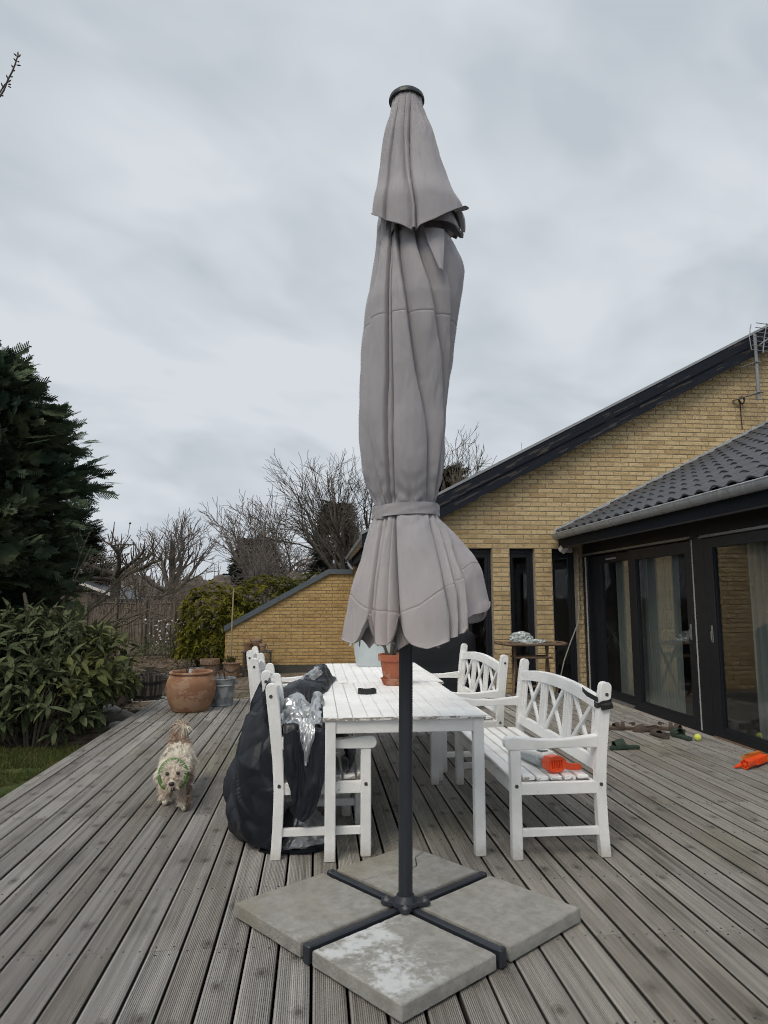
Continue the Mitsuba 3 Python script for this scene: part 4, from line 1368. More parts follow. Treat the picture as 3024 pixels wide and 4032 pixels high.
def aucuba(dark, light, yellow):
    def fn(p, n, uv):
        g = fbm(p.x * 7, p.y * 7, p.z * 7, 3)
        c = mix(dark, light, smoothstep(0.35, 0.68, g))
        s = smoothstep(0.62, 0.70, noise(p.x * 120, p.y * 120, p.z * 120))
        return mix(c, mi.Color3f(*yellow), s * 0.55)
    return proc(fn)


def leafy(col, rough=0.38, trans=0.35):
    return {'type': 'principledthin', 'base_color': col, 'roughness': rough, 'diff_trans': trans, 'eta': 1.45}


material('m_aucuba', leafy(aucuba((0.050, 0.068, 0.036), (0.115, 0.140, 0.075), (0.20, 0.20, 0.10)), .26, .3))
material('m_aucuba_young', leafy(aucuba((0.105, 0.125, 0.045), (0.170, 0.185, 0.075), (0.26, 0.25, 0.11)), .36, .5))
material('m_rhodo', leafy(proc(lambda p, n, uv: mix(mix((0.075, 0.080, 0.016), (0.180, 0.170, 0.030), smoothstep(.3, .7, fbm(p.x * 3, p.y * 3, p.z * 3, 3))), (0.055, 0.075, 0.025), smoothstep(-1.2, -.1, p.x) * .8)), .42, .5))
material('m_conifer', leafy(proc(lambda p, n, uv: mix((0.040, 0.066, 0.045), (0.130, 0.160, 0.095), smoothstep(.3, .75, fbm(p.x * 2.4, p.y * 2.4, p.z * 2.4, 4)))), .55, .15))
material('m_needle', leafy(proc(lambda p, n, uv: mix((0.018, 0.024, 0.018), (0.045, 0.050, 0.038), fbm(p.x * 2, p.y * 2, p.z * 2, 3))), .7, .2))
material('m_brush', princ(proc(lambda p, n, uv: mix((0.085, 0.070, 0.061), (0.175, 0.148, 0.130), fbm(p.x * 1.3, p.y * 1.3, p.z * 6, 3))), .95, specular=.05))
material('m_dry_leaf', leafy(proc(lambda p, n, uv: mix((0.08, 0.055, 0.032), (0.20, 0.15, 0.10), cell_rand(p.x * 11, p.y * 11, 3))), .8, .3))

# ------------------------------------------------------------------ aucuba shrub left of the terrace
B_ = thing('aucuba_shrub', 'large glossy evergreen shrub with spotted leaves left of the terrace', 'shrub')
ra = np.random.default_rng(42)
lobes = [(-3.35, 8.55, .52, 1.05, 1.10, .76), (-2.75, 8.85, .50, .62, .8, .62), (-4.1, 8.3, .55, 1.0, 1.0, .80), (-2.95, 7.85, .30, .62, .55, .50), (-3.5, 9.1, .72, .9, .8, .62)]
tips, tdir, segs = [], [], []
for L in lobes:
    c, rad = np.array(L[:3]), np.array(L[3:])
    n = int(190 * rad[0])
    u = ra.normal(0, 1, (n, 3))
    u[:, 2] = np.abs(u[:, 2]) * 1.0 - .45
    u /= np.linalg.norm(u, axis=1, keepdims=True)
    k = ra.uniform(.72, 1.04, n)
    q = c + u * rad * k[:, None]
    ok = (q[:, 2] > -.06) & (q[:, 0] < -2.18 + .25 * np.clip(q[:, 2], 0, .7)) & (q[:, 0] > -4.9)
    tips.append(q[ok])
    dd = u[ok] / rad
    dd[:, 2] = np.abs(dd[:, 2]) * .5 + .55
    tdir.append(dd + ra.normal(0, .25, dd.shape))
tips, tdir = np.vstack(tips), np.vstack(tdir)
tdir /= np.linalg.norm(tdir, axis=1, keepdims=True)
lm_ = [leaf_mesh(1, .34, .18, .22), leaf_mesh(1, .40, .10, .34), leaf_mesh(1, .30, .26, .12)]
allL = []
for p, d in zip(tips, tdir):
    n = ra.integers(6, 10)
    base = np.cross(d, [0.3, .5, .8])
    base /= np.linalg.norm(base)
    o2 = np.cross(d, base)
    for j in range(n):
        a = j * 2.4 + ra.uniform(-.3, .3)
        out = base * math.cos(a) + o2 * math.sin(a)
        el = ra.uniform(-.15, .75) if j < n - 2 else ra.uniform(.7, 1.2)
        dl = out * math.cos(el) + d * math.sin(el) + np.array([0, 0, -.18])
        allL.append((p - d * .028 * (n - j) * .7, dl, ra.uniform(.10, .17) * (1 if el < .9 else .75) * 1.38 * ra.uniform(.7, 1.15), ra.integers(0, 3), p))
    segs.append((*(p - d * .3 - np.array([0, 0, .12])), *p, .007, .004))
pos = np.array([a[0] for a in allL])
dr_ = np.array([a[1] for a in allL])
sz = np.array([a[2] for a in allL])
vr_ = np.array([a[3] for a in allL])
young = (pos[:, 0] > -2.72) & (pos[:, 2] > .35) & (ra.uniform(0, 1, len(pos)) < .6)
Rm = orient(dr_, np.tile([[0, 0, 1.0]], (len(dr_), 1)), ra.normal(0, .35, len(dr_)))
dist = np.linalg.norm(pos - EYE, axis=1) + 1.3 * np.clip(np.abs(pos[:, 0] + 2.75) - .55, 0, 9) + ra.uniform(0, .5, len(pos))
near = np.zeros(len(pos), bool)
near[np.argsort(dist)[:290]] = True
for i in np.where(near)[0]:
    put(B_ + '__leaf', scatter(lm_[vr_[i]], pos[i:i + 1], Rm[i:i + 1], sz[i:i + 1]), 'm_aucuba_young' if young[i] else 'm_aucuba', True)
put(B_ + '__foliage', [scatter(lm_[v], pos[k], Rm[k], sz[k]) for v in range(3) for k in [np.where(~near & ~young & (vr_ == v))[0]]], 'm_aucuba', True, kind='stuff')
put(B_ + '__young_foliage', [scatter(lm_[v], pos[k], Rm[k], sz[k]) for v in range(3) for k in [np.where(~near & young & (vr_ == v))[0]] if len(k)], 'm_aucuba_young', True, kind='stuff')
for L in lobes[:4]:
    for i in range(9):
        a = ra.uniform(0, 6.28)
        segs.append((L[0] + .12 * math.cos(a), L[1] + .12 * math.sin(a), GZ - .05, L[0] + L[3] * .6 * math.cos(a), L[1] + L[4] * .6 * math.sin(a), L[2] + .1, .016, .008))
put(B_ + '__stems', sticks(segs), 'm_bark_light', True, kind='stuff')

# ------------------------------------------------------------------ conifer at the left edge
C_ = thing('conifer_tree', 'tall dark green conifer with feathery fans at the left edge', 'tree')
rc = np.random.default_rng(77)


def frond():
    """a flat fan of scale-leaved sprays along +x"""
    tri_v, tri_f = [], []

    def blade(a, b, w):
        a, b = np.array(a, float), np.array(b, float)
        d = b - a
        s = np.array([-d[1], d[0], 0])
        s = s / (np.linalg.norm(s) + 1e-9) * w
        k = len(tri_v)
        tri_v.extend([a - s * .5, a + s * .5, (a + b) / 2 + s, (a + b) / 2 - s, b])
        tri_f.extend([[k, k + 1, k + 2], [k, k + 2, k + 3], [k + 3, k + 2, k + 4]])
    blade((0, 0, 0), (1, 0, -.06), .020)
    n = 9
    for i in range(n):
        t = .10 + .86 * i / n
        for s in (-1, 1):
            l = .42 * (1 - .72 * t) * (1 + .2 * math.sin(i * 5 + s))
            a = np.array([t + (.03 if s > 0 else 0), 0, -.06 * t * t])
            dirn = np.array([.78, s * .62, -.05])
            b = a + dirn * l
            blade(a, b, .024)
            for j in range(4):
                u = .2 + .2 * j
                for s2 in (-1, 1):
                    c = a + dirn * l * u
                    dd = np.array([.78 * .8 - s2 * .3, s * .62 * .8 + s2 * .5 * .62, 0])
                    blade(c, c + dd * l * .42 * (1.05 - u * .6), .021)
    return TM(tri_v, tri_f)


fr = frond()
CX, CYY = -4.95, 10.6


def crown_r(z):
    return np.interp(z, [.9, 1.25, 1.65, 2.2, 2.8, 3.4, 3.85, 4.2, 4.5, 4.8, 5.1], [.35, .95, 1.25, 1.38, 1.36, 1.28, 1.10, .90, .62, .3, .05])


fp, fd, fs = [], [], []
bs = []
for i in range(560):
    z = rc.uniform(1.15, 4.95) if i > 40 else rc.uniform(1.1, 2.0)
    a = rc.uniform(0, 6.283)
    r_ = crown_r(z) * (rc.uniform(.68, .98) if rc.uniform() < .8 else rc.uniform(.98, 1.14)) * (1 + .10 * math.sin(a * 3 + z * 2))
    o = np.array([math.cos(a), math.sin(a), 0])
    tip = np.array([CX, CYY, z]) + o * r_
    root = np.array([CX, CYY, z - .25 * r_]) + o * .1
    bs.append((*root, *tip, .022, .006))
    for j in range(16):
        t = rc.uniform(.45, 1.0) if j < 13 else 1.0
        p = root + (tip - root) * t + rc.normal(0, .06, 3)
        d = o + np.array([0, 0, rc.uniform(-.35, .75)]) + np.cross(o, [0, 0, 1]) * rc.normal(0, .75)
        fp.append(p)
        fd.append(d)
        fs.append(rc.uniform(.20, .38) * (1.2 if t > .9 else 1))
fp, fd, fs = np.array(fp), np.array(fd), np.array(fs)
k = fp[:, 0] + .25 * (fp[:, 1] - CYY) > CX - 1.2
put(C_ + '__crown', scatter(fr, fp[k], orient(fd[k], np.tile([[0, 0, 1.0]], (k.sum(), 1)), rc.normal(0, .8, k.sum())), fs[k]), 'm_conifer', False, kind='stuff')
core = trimesh.creation.icosphere(4)
cv = core.vertices
zz = 2.95 + cv[:, 2] * 1.75
cv2 = np.stack([CX + cv[:, 0] * .50 * crown_r(zz) / np.sqrt(np.maximum(1e-3, cv[:, 0] ** 2 + cv[:, 1] ** 2)) * np.minimum(1, np.hypot(cv[:, 0], cv[:, 1]) * 2), CYY + cv[:, 1] * .50 * crown_r(zz) / np.sqrt(np.maximum(1e-3, cv[:, 0] ** 2 + cv[:, 1] ** 2)) * np.minimum(1, np.hypot(cv[:, 0], cv[:, 1]) * 2), zz], 1)
cv2 += (meshkit.fbm(cv2 * 4, 3, 1)[:, None] - .5) * (cv2 - [CX, CYY, 3.5]) * .5
put(C_ + '__inner_foliage', TM(cv2, core.faces), 'm_conifer', True)
put(C_ + '__branches', sticks(bs), 'm_bark', True, kind='stuff')
put(C_ + '__trunk', tube([(CX + .05, CYY, -.3), (CX + .02, CYY + .02, 1.2), (CX, CYY, 3), (CX, CYY, 4.7)], [.13, .11, .08, .03], 10), 'm_bark', True)
t2 = thing('leaning_trunk', 'thin forked bare trunk rising out of the spotted shrub under the conifer', 'tree')
put(t2 + '__trunk', tube([(-3.62, 9.55, -.2), (-3.58, 9.55, .4), (-3.60, 9.56, .8), (-3.52, 9.55, 1.05), (-3.36, 9.5, 1.28)], [.06, .055, .05, .045, .03], 9), 'm_bark_light', True)
put(t2 + '__limb', tube([(-3.59, 9.56, .82), (-3.72, 9.6, 1.1), (-3.85, 9.7, 1.45)], [.04, .032, .02], 8), 'm_bark_light', True)


# ------------------------------------------------------------------ bare trees and shrubs of the garden behind
def bare_tree(name, label, base, h, trunk_h, rad, seed, n_limb=7, depth=3, lean_out=.75, up=.12, bsdf='m_bark', group=None, kids=(3, 5), spread=.55, tip=.006, wig=.15, ratio=.68, aim=None, tdir=(0, 0, 1), cat_='tree'):
    r = np.random.default_rng(seed)
    t = thing(name, label, cat_, group)
    b = np.array(base, float)
    td = np.array(tdir, float) / np.linalg.norm(tdir)
    top = b + td * trunk_h
    put(t + '__trunk', tube([b - td * .1, b + td * trunk_h * .5 + r.normal(0, .03, 3), top, top + td * .12], [rad * 1.15, rad, rad * .9, rad * .5], 9), bsdf, True)
    out = []
    for i in range(n_limb):
        a = 2 * math.pi * (i + r.uniform(-.3, .3)) / n_limb
        lo = lean_out * r.uniform(.35, 1.15)
        d = np.array([math.cos(a) * lo, math.sin(a) * lo, 1 - .45 * lo])
        if aim is not None:
            d = d + np.array(aim)
        o = top - td * r.uniform(0, .35) * trunk_h * .4
        grow(r, o, d, (h - trunk_h) * r.uniform(.62, .85), rad * .5, depth, out, spread, up, kids, wig, ratio, tip)
    out = np.array(out)
    big = out[:, 8] >= depth
    put(t + '__limbs', sticks(out[big][:, :8], 6), bsdf, True, kind='stuff')
    put(t + '__twigs', sticks(out[~big][:, :8], 4), bsdf, kind='stuff')
    return t


material('m_bark_far', princ(bark((0.115, 0.098, 0.088), (0.20, 0.178, 0.163)), 0.95, specular=.1))  # lighter bark for distant trees, slight haze put into the colour
bare_tree('bare_tree', 'bare spreading tree behind the parasol and the garden wall end', (1.05, 19.0, -.1), 4.9, 1.5, .13, 31, 11, 3, 1.0, .05, kids=(4, 6), spread=.5, tip=.0048, aim=(-.06, 0, 0))
bare_tree('bare_tree', 'bare tree with dense upright twigs right of the pollarded tree', (-6.5, 32, -.1), 4.9, 1.9, .20, 32, 10, 3, .9, .12, 'm_bark_far', kids=(3, 5), tip=.009)
bare_tree('bare_tree', 'pale tall bare tree between the twiggy tree and the drooping birch', (-3.5, 40, -.1), 6.9, 2.0, .18, 33, 9, 3, .75, .10, 'm_bark_far', kids=(3, 5), tip=.011)
bare_tree('bare_tree', 'small pale bare fruit tree just right of the pollarded tree', (-5.9, 24, -.1), 3.0, 1.1, .08, 34, 7, 3, 1.0, .05, 'm_bark_light', kids=(3, 5), tip=.006)
bare_tree('bare_tree', 'reddish bare shrubby tree behind the yellow green rhododendron', (-1.9, 27, -.1), 4.0, 1.1, .09, 35, 9, 3, .8, .10, 'm_bark_far', kids=(3, 5), tip=.008)
bare_tree('birch_tree', 'birch with drooping fine twigs left of the big bare tree', (-1.6, 42, -.1), 6.4, 2.8, .15, 36, 12, 3, .8, -.17, 'm_bark_far', kids=(4, 6), tip=.009)
bare_tree('bare_tree', 'thin bare tree behind the gable boards right of the parasol', (4.2, 21, -.1), 6.2, 2.4, .11, 37, 8, 3, .7, .12, 'm_bark_light', kids=(3, 5), tip=.006)
bare_tree('bare_tree', 'distant bare tree left of the pollarded tree', (-14.5, 44, -.1), 5.8, 2.0, .16, 38, 8, 3, .8, .1, 'm_bark', kids=(3, 5), tip=.012)
# pollarded tree with stubby knuckled limbs
P_ = thing('pollarded_tree', 'pollarded tree with thick trunk and stubby knuckled limbs', 'tree')
rpz = np.random.default_rng(4)
pb_ = np.array([-6.65, 24, -.1])
put(P_ + '__trunk', tube([pb_, pb_ + (0, 0, 1.2), pb_ + (.02, 0, 2.2), pb_ + (.02, 0, 2.4)], [.19, .15, .17, .10], 10), 'm_bark', True)
for i in range(9):
    a = i * .70 + .2
    d = np.array([math.cos(a) * 1.0, math.sin(a) * .8, .12 + .35 * (i % 3) / 2])
    out = []
    p = pb_ + np.array([0, 0, 2.1 + .08 * (i % 3)])
    pts = [p]
    for j in range(5):
        d = d / np.linalg.norm(d) + rpz.normal(0, .16, 3) + np.array([0, 0, .06])
        p = p + d / np.linalg.norm(d) * .33
        pts.append(p)
    l = put(P_ + '__limb', tube(pts, [.085, .075, .065, .06, .055, .045], 7), 'm_bark', True)
    sg = []
    for j in range(2, 6):
        for q in range(3):
            e = rpz.normal(0, .5, 3) + np.array([0, 0, .8])
            e /= np.linalg.norm(e)
            s0 = pts[j]
            s1 = s0 + e * rpz.uniform(.2, .5)
            sg.append((*s0, *s1, .028, .018))
            s2 = s1 + (e + rpz.normal(0, .4, 3)) * .22
            sg.append((*s1, *s2, .02, .012))
    put(l + '__stubs', sticks(sg, 5), 'm_bark', True, kind='stuff')
# pruned twiggy shrub leaning out between conifer and fence, with buds
S_ = thing('budding_shrub', 'pale budding bare branches leaning right from under the conifer', 'shrub')
out = []
r = np.random.default_rng(8)
for b, d, L in (((-3.6, 10.6, .85), (1, .0, .25), 1.5), ((-3.7, 10.7, .8), (.9, .1, .5), 1.4), ((-3.55, 10.5, .8), (1, -.1, .12), 1.3), ((-3.8, 10.8, .7), (.7, .2, .8), 1.5), ((-3.8, 10.6, .75), (.85, 0, .62), 1.6), ((-3.9, 10.5, .6), (.5, 0, .9), 1.7)):
    grow(r, b, d, L, .022, 2, out, .6, .05, (2, 3), .14, .55, .0045)
out = np.array(out)
put(S_ + '__branches', sticks(out[:, :8], 5), 'm_bark_light', True, kind='stuff')
tp = out[out[:, 8] <= 1][:, 3:6]
put(S_ + '__buds', scatter(trimesh.creation.icosphere(1, .016), tp, np.tile(np.eye(3), (len(tp), 1, 1)), r.uniform(.6, 1.2, len(tp))), 'm_bark_light', True, kind='stuff')
put(S_ + '__trunk', tube([(-4.0, 10.7, -.2), (-3.9, 10.65, .3), (-3.7, 10.6, .8)], [.05, .045, .03], 8), 'm_bark_light', True)
# dark evergreens far off
def needle_tree(label, x, y, h, w, seed, droop=-.1):
    t = thing('evergreen_tree', label, 'tree')
    r = np.random.default_rng(seed)
    n = int(900 * (h / 6))
    z = r.uniform(.06, 1, n) ** .85 * h
    a = r.uniform(0, 6.283, n)
    rr_ = w * (1 - z / h) ** .75 * r.uniform(.3, 1.05, n) * (.8 + .3 * np.sin(z * 3 + a * 2)) + .08
    p = np.stack([x + rr_ * np.cos(a), y + rr_ * np.sin(a), z - .1], 1)
    d = np.stack([np.cos(a), np.sin(a), r.uniform(-.3, .6, n) + droop], 1)
    put(t + '__crown', scatter(fr, p, orient(d, np.tile([[0, 0, 1.0]], (n, 1)), r.normal(0, .6, n)), r.uniform(.55, 1.0, n) * w * .55), 'm_needle', kind='stuff')
    put(t + '__trunk', tube([(x, y, -.2), (x, y, h * .9)], [.16, .04], 8), 'm_bark', True)


needle_tree('dark cone shaped evergreen behind the big bare tree', 1.15, 40, 6.8, 1.9, 1)
needle_tree('dark evergreen just above the gable boards right of the parasol', 6.15, 34, 7.9, 2.4, 2)
needle_tree('dark evergreen with ragged top left of the pollarded tree', -9.9, 30, 4.5, 1.7, 3)
needle_tree('low dark evergreen left of the yellow green rhododendron top', -3.9, 46, 5.2, 2.4, 4)
# thick brown brush behind the fence
rb = np.random.default_rng(6)
sg = []
for i in range(7000):
    x, y = rb.uniform(-22, 4), rb.uniform(20.6, 42)
    h = rb.uniform(.9, 2.2) + (y - 20) * .035
    z0 = rb.uniform(-.1, h * .6)
    d = np.array([rb.normal(0, .45), rb.normal(0, .3), 1])
    d /= np.linalg.norm(d)
    l = rb.uniform(.4, 1.1)
    sg.append((x, y, z0, *(np.array([x, y, z0]) + d * l), .012 + .0004 * (y - 20), .005))
put('brush', sticks(sg, 3), 'm_brush', kind='stuff', label='tangle of leafless brown brush behind the wattle fence')
bl_ = []
for i in range(26):
    x, y = -22 + i * 1.05, 36 + 4 * math.sin(i * 2.1)
    s = trimesh.creation.icosphere(3)
    v = s.vertices * [1.3, 1.2, 1.5 + .5 * math.sin(i * 1.3)]
    v = v * (1 + .5 * (meshkit.fbm(v * 2.5 + i, 4, 2)[:, None] - .5)) + [x, y, .6]
    bl_.append(TM(v, s.faces))
put('brush_thicket', bl_, 'm_brush', False, kind='stuff', label='dense far thicket along the end of the gardens')
# far woodland closing the horizon
sg = []
for i in range(2600):
    x, y = rb.uniform(-75, 60), rb.uniform(62, 110)
    h = rb.uniform(2.5, 6.0)
    d = np.array([rb.normal(0, .25), 0, 1])
    z0 = rb.uniform(0, h * .5)
    sg.append((x, y, z0, *(np.array([x, y, z0]) + d * h * .5), .07, .02))
put('woodland', sticks(sg, 3), 'm_brush', kind='stuff', label='far leafless woodland on the skyline')
bl_ = []
for i in range(46):
    x, y = -80 + i * 3.3, 100 + 9 * math.sin(i * 1.7)
    s = trimesh.creation.icosphere(3)
    v = s.vertices * [3.6, 2, 2.6 + .8 * math.sin(i * 2.7)]
    v = v * (1 + .6 * (meshkit.fbm(v * 1.2 + i, 4, 2)[:, None] - .5)) + [x, y, 1.2]
    bl_.append(TM(v, s.faces))
put('woodland_mass', bl_, 'm_brush', False, kind='stuff', label='hazy brown wooded mass on the skyline')
# neighbour's house
N_ = thing('neighbour_house', 'low house with dark grey gable roof and pale verge beyond the brush at the left', 'house')
ny = 27.0
nb = lambda x, z: np.array([x, ny, z])
A_, Bp, Cc = np.array([-9.5, ny, 2.15]), np.array([-7.25, ny, 1.28]), np.array([-11.7, ny, 1.28])
put(N_ + '__wall', wall_sheet(Polygon([(-11.5, -.1), (-7.5, -.1), (-7.5, 1.3), (-9.5, 2.1), (-11.5, 1.3)]), ny + .3, 5), 'm_paver')
for e, f_ in ((A_, Bp), (A_, Cc)):
    q = np.array([e, f_, f_ + (0, 6, 0), e + (0, 6, 0)])
    q2 = q + (0, 0, .10)
    put(N_ + '__roof', TM(np.vstack([q, q2]), [[0, 1, 2], [0, 2, 3], [4, 6, 5], [4, 7, 6], [0, 4, 5], [0, 5, 1], [1, 5, 6], [1, 6, 2], [3, 2, 6], [3, 6, 7], [0, 3, 7], [0, 7, 4]]), 'm_tile')
put(N_ + '__verge', bar(A_ + (0, -.03, .12), Bp + (0, -.03, .12), .05, .10), 'm_lamp')

# ------------------------------------------------------------------ wattle fence
material('m_wattle', princ(bark((0.13, 0.108, 0.088), (0.24, 0.205, 0.17)), .95, specular=.1))
F_ = thing('wattle_fence', 'weathered wattle fence of upright sticks between posts', 'fence')
rf = np.random.default_rng(15)
FY = 19.8
for x in np.linspace(-6.2, -3.1, 5):
    put(F_ + '__post', tube([(x, FY - .06, -.3), (x + .01, FY - .06, 1.36 + rf.uniform(-.05, .08))], .042, 8), 'm_bark_light', True)
for z in (.28, .78, 1.27):
    put(F_ + '__rail', tube([(x, FY + .03 * math.sin(x * 5), z + .02 * math.sin(x * 2 + z)) for x in np.linspace(-7.2, -2.2, 26)], .015, 6), 'm_bark_light', True)
ex = []
for i in range(430):
    x = -7.4 + 5.3 * (i + rf.uniform(-.5, .5)) / 430
    d = rf.normal(0, .05)
    h = 1.22 + rf.uniform(-.16, .16) - .14 * max(0, (x + 4.4) / 2)
    m = tube([(x, FY + .025 * (-1) ** i, -.12), (x + d * .5 + rf.normal(0, .012), FY - .03 * (-1) ** i, .5), (x + d, FY + .02 * (-1) ** i, h)], [.019, .017, .009], 5)
    if -6.4 < x < -2.9 and i % 2 == 0:
        put(F_ + '__stick', m, 'm_wattle' if rf.uniform() < .8 else 'm_bark_light')
    else:
        ex.append(m)
put(F_ + '__stick_field', ex, 'm_wattle', kind='stuff')
# white flowering shrub at the foot of the fence
W2 = thing('flowering_shrub', 'dark shrub dotted with small white flowers at the foot of the fence', 'shrub')
n = 1100
q = np.stack([rf.uniform(-4.6, -2.6, n), rf.uniform(18.3, 19.4, n), rf.uniform(-.1, .55, n) * rf.uniform(.2, 1, n)], 1)
q[:, 2] += .25 * np.clip((q[:, 0] + 3.6), 0, 1)
put(W2 + '__leaves', scatter(leaf_mesh(1, .4, n=2), q, orient(rf.normal(0, 1, (n, 3)) + [0, 0, .5], np.tile([[0, 0.1, 1.0]], (n, 1)), rf.normal(0, 1, n)), rf.uniform(.05, .1, n)), 'm_aucuba', kind='stuff')
n = 64
q = np.stack([rf.uniform(-4.35, -2.8, n), rf.uniform(18.4, 19.3, n), rf.uniform(.15, .85, n)], 1)
put(W2 + '__flowers', scatter(trimesh.creation.icosphere(1, 1.0), q, np.tile(np.eye(3), (n, 1, 1)), rf.uniform(.012, .026, n)), 'm_white', True, kind='stuff')
put(W2 + '__stems', sticks([(x, 18.9, -.15, x + rf.normal(0, .25), 18.8 + rf.normal(0, .3), rf.uniform(.3, .8), .010, .005) for x in rf.uniform(-4.6, -2.7, 40)], 4), 'm_bark', kind='stuff')
# rhododendron hedge
R2 = thing('rhododendron', 'big yellow green rhododendron behind the garden wall', 'shrub')
rr = np.random.default_rng(19)
pos, dirs = [], []
for cx, cy, cz, a, b, c in ((-2.25, 16.6, .75, .95, .9, 1.05), (-1.2, 17.3, .95, 1.15, 1.0, 1.0), (-.1, 17.8, 1.0, 1.1, .9, 1.05), (.7, 18.0, .9, .7, .8, .8), (-2.4, 16.2, .2, .75, .6, .5)):
    n = int(420 * a)
    u = rr.normal(0, 1, (n, 3))
    u[:, 2] = np.abs(u[:, 2]) - .35
    u /= np.linalg.norm(u, axis=1, keepdims=True)
    bump = .82 + .3 * meshkit.fbm(u * 2.5 + cx, 3, 4)
    p = np.array([cx, cy, cz]) + u * [a, b, c] * (rr.uniform(.75, 1.03, n) * bump)[:, None]
    ok = p[:, 2] > -.05
    pos.append(p[ok])
    dirs.append(u[ok])
pos, dirs = np.vstack(pos), np.vstack(dirs)
lp, ld, ls = [], [], []
for p, d in zip(pos, dirs):
    d = d + np.array([0, 0, .7])
    d /= np.linalg.norm(d)
    b1 = np.cross(d, [.2, .9, .3])
    b1 /= np.linalg.norm(b1)
    b2 = np.cross(d, b1)
    for j in range(8):
        a = j * .785 + rr.uniform(-.2, .2)
        lp.append(p)
        ld.append(b1 * math.cos(a) + b2 * math.sin(a) + d * rr.uniform(-.15, .7))
        ls.append(rr.uniform(.10, .17))
lp, ld, ls = np.array(lp), np.array(ld), np.array(ls)
put(R2 + '__foliage', scatter(leaf_mesh(1, .30, .15, .3, 3), lp, orient(ld, np.tile([[0, 0, 1.0]], (len(lp), 1)), rr.normal(0, .4, len(lp))), ls), 'm_rhodo', True, kind='stuff')
put(R2 + '__stems', sticks([(x, y, -.2, x + rr.normal(0, .5), y + rr.normal(0, .4), rr.uniform(.6, 1.5), .03, .012) for x, y in zip(rr.uniform(-2.8, .8, 60), rr.uniform(16.3, 18, 60))], 5), 'm_bark', True, kind='stuff')
# litter and weeds on the soil
n = 2600
q = np.stack([rf.uniform(-6, -1.8, n), rf.uniform(9.5, 18.5, n), np.full(n, GZ + .004)], 1)
q = q[~((q[:, 0] > -2.45) & (q[:, 1] < 14.6))]
n = len(q)
put('leaf_litter', scatter(leaf_mesh(1, .5, .5, .2, 2), q, orient(np.stack([rf.normal(0, 1, n), rf.normal(0, 1, n), rf.normal(0, .3, n)], 1), np.tile([[0, 0, 1.0]], (n, 1)), rf.normal(0, .8, n)), rf.uniform(.03, .08, n)), 'm_dry_leaf', kind='stuff', label='dry brown leaves scattered over the soil')
# twig of a tree hanging into the top left corner
T_ = thing('young_tree', 'dark budding twig of a tree reaching into the top left corner against the sky', 'tree')
tw_ = [(-3.3, 3.5, -.2), (-3.25, 3.5, 1.6), (-2.9, 3.4, 2.7), (-2.2, 3.3, 3.35), (-1.75, 3.22, 3.6), (-1.516, 3.2, 3.735), (-1.501, 3.2, 3.767), (-1.485, 3.2, 3.825), (-1.471, 3.2, 3.861), (-1.459, 3.2, 3.901), (-1.453, 3.2, 3.93), (-1.448, 3.2, 3.952)]
put(T_ + '__branch', tube(tw_, [.035, .026, .017, .011, .007, .0042, .0042, .004, .0038, .0036, .0034, .003], 8), 'm_bark', True)
put(T_ + '__side_twig', tube([(-1.53, 3.21, 3.745), (-1.514, 3.206, 3.775), (-1.500, 3.203, 3.80), (-1.487, 3.201, 3.812)], .0032, 6), 'm_bark', True)
for a, b in (((-1.448, 3.95), (-1.447, 3.972)), ((-1.452, 3.948), (-1.467, 3.961)), ((-1.448, 3.942), (-1.432, 3.957)), ((-1.453, 3.92), (-1.466, 3.935)), ((-1.449, 3.921), (-1.437, 3.918)), ((-1.452, 3.903), (-1.428, 3.898)), ((-1.465, 3.887), (-1.474, 3.899)),
             ((-1.466, 3.87), (-1.454, 3.872)), ((-1.474, 3.839), (-1.461, 3.837)), ((-1.485, 3.825), (-1.494, 3.847)), ((-1.487, 3.809), (-1.468, 3.821)), ((-1.484, 3.8), (-1.467, 3.797)), ((-1.483, 3.79), (-1.466, 3.78)), ((-1.508, 3.785), (-1.514, 3.805)), ((-1.511, 3.739), (-1.497, 3.735))):
    p, q = np.array([a[0], 3.2, a[1]]), np.array([b[0], 3.196, b[1]])
    put(T_ + '__bud', tube([p, p + (q - p) * .3, p + (q - p) * .65, q], [.0015, .0036, .0034, .0006], 6), 'm_bark', True)
# ------------------------------------------------------------------ black furniture cover with silver lining, heaped over the left chairs
material('m_cover', princ(proc(lambda p, n, uv: mix((0.005, 0.0065, 0.011), (0.010, 0.0125, 0.019), fbm(p.x * 8, p.y * 8, p.z * 8, 3))), 0.40, specular=0.42))
material('m_silver', princ(proc(lambda p, n, uv: mix((0.42, 0.44, 0.46), (0.62, 0.64, 0.66), fbm(p.x * 14, p.y * 14, p.z * 14, 3))), 0.34, metallic=0.75))
K_ = thing('furniture_cover', 'crumpled black furniture cover with silver lining draped over the left chairs', 'cover')


def ridged(q, oct_=3, seed=0):
    out, a, f = 0, .5, 1.0
    for o in range(oct_):
        out = out + a * (1 - np.abs(2 * meshkit.noise(q * f + o * 7.3, seed + o) - 1) * 1.6)
        a *= .5
        f *= 2.1
    return out


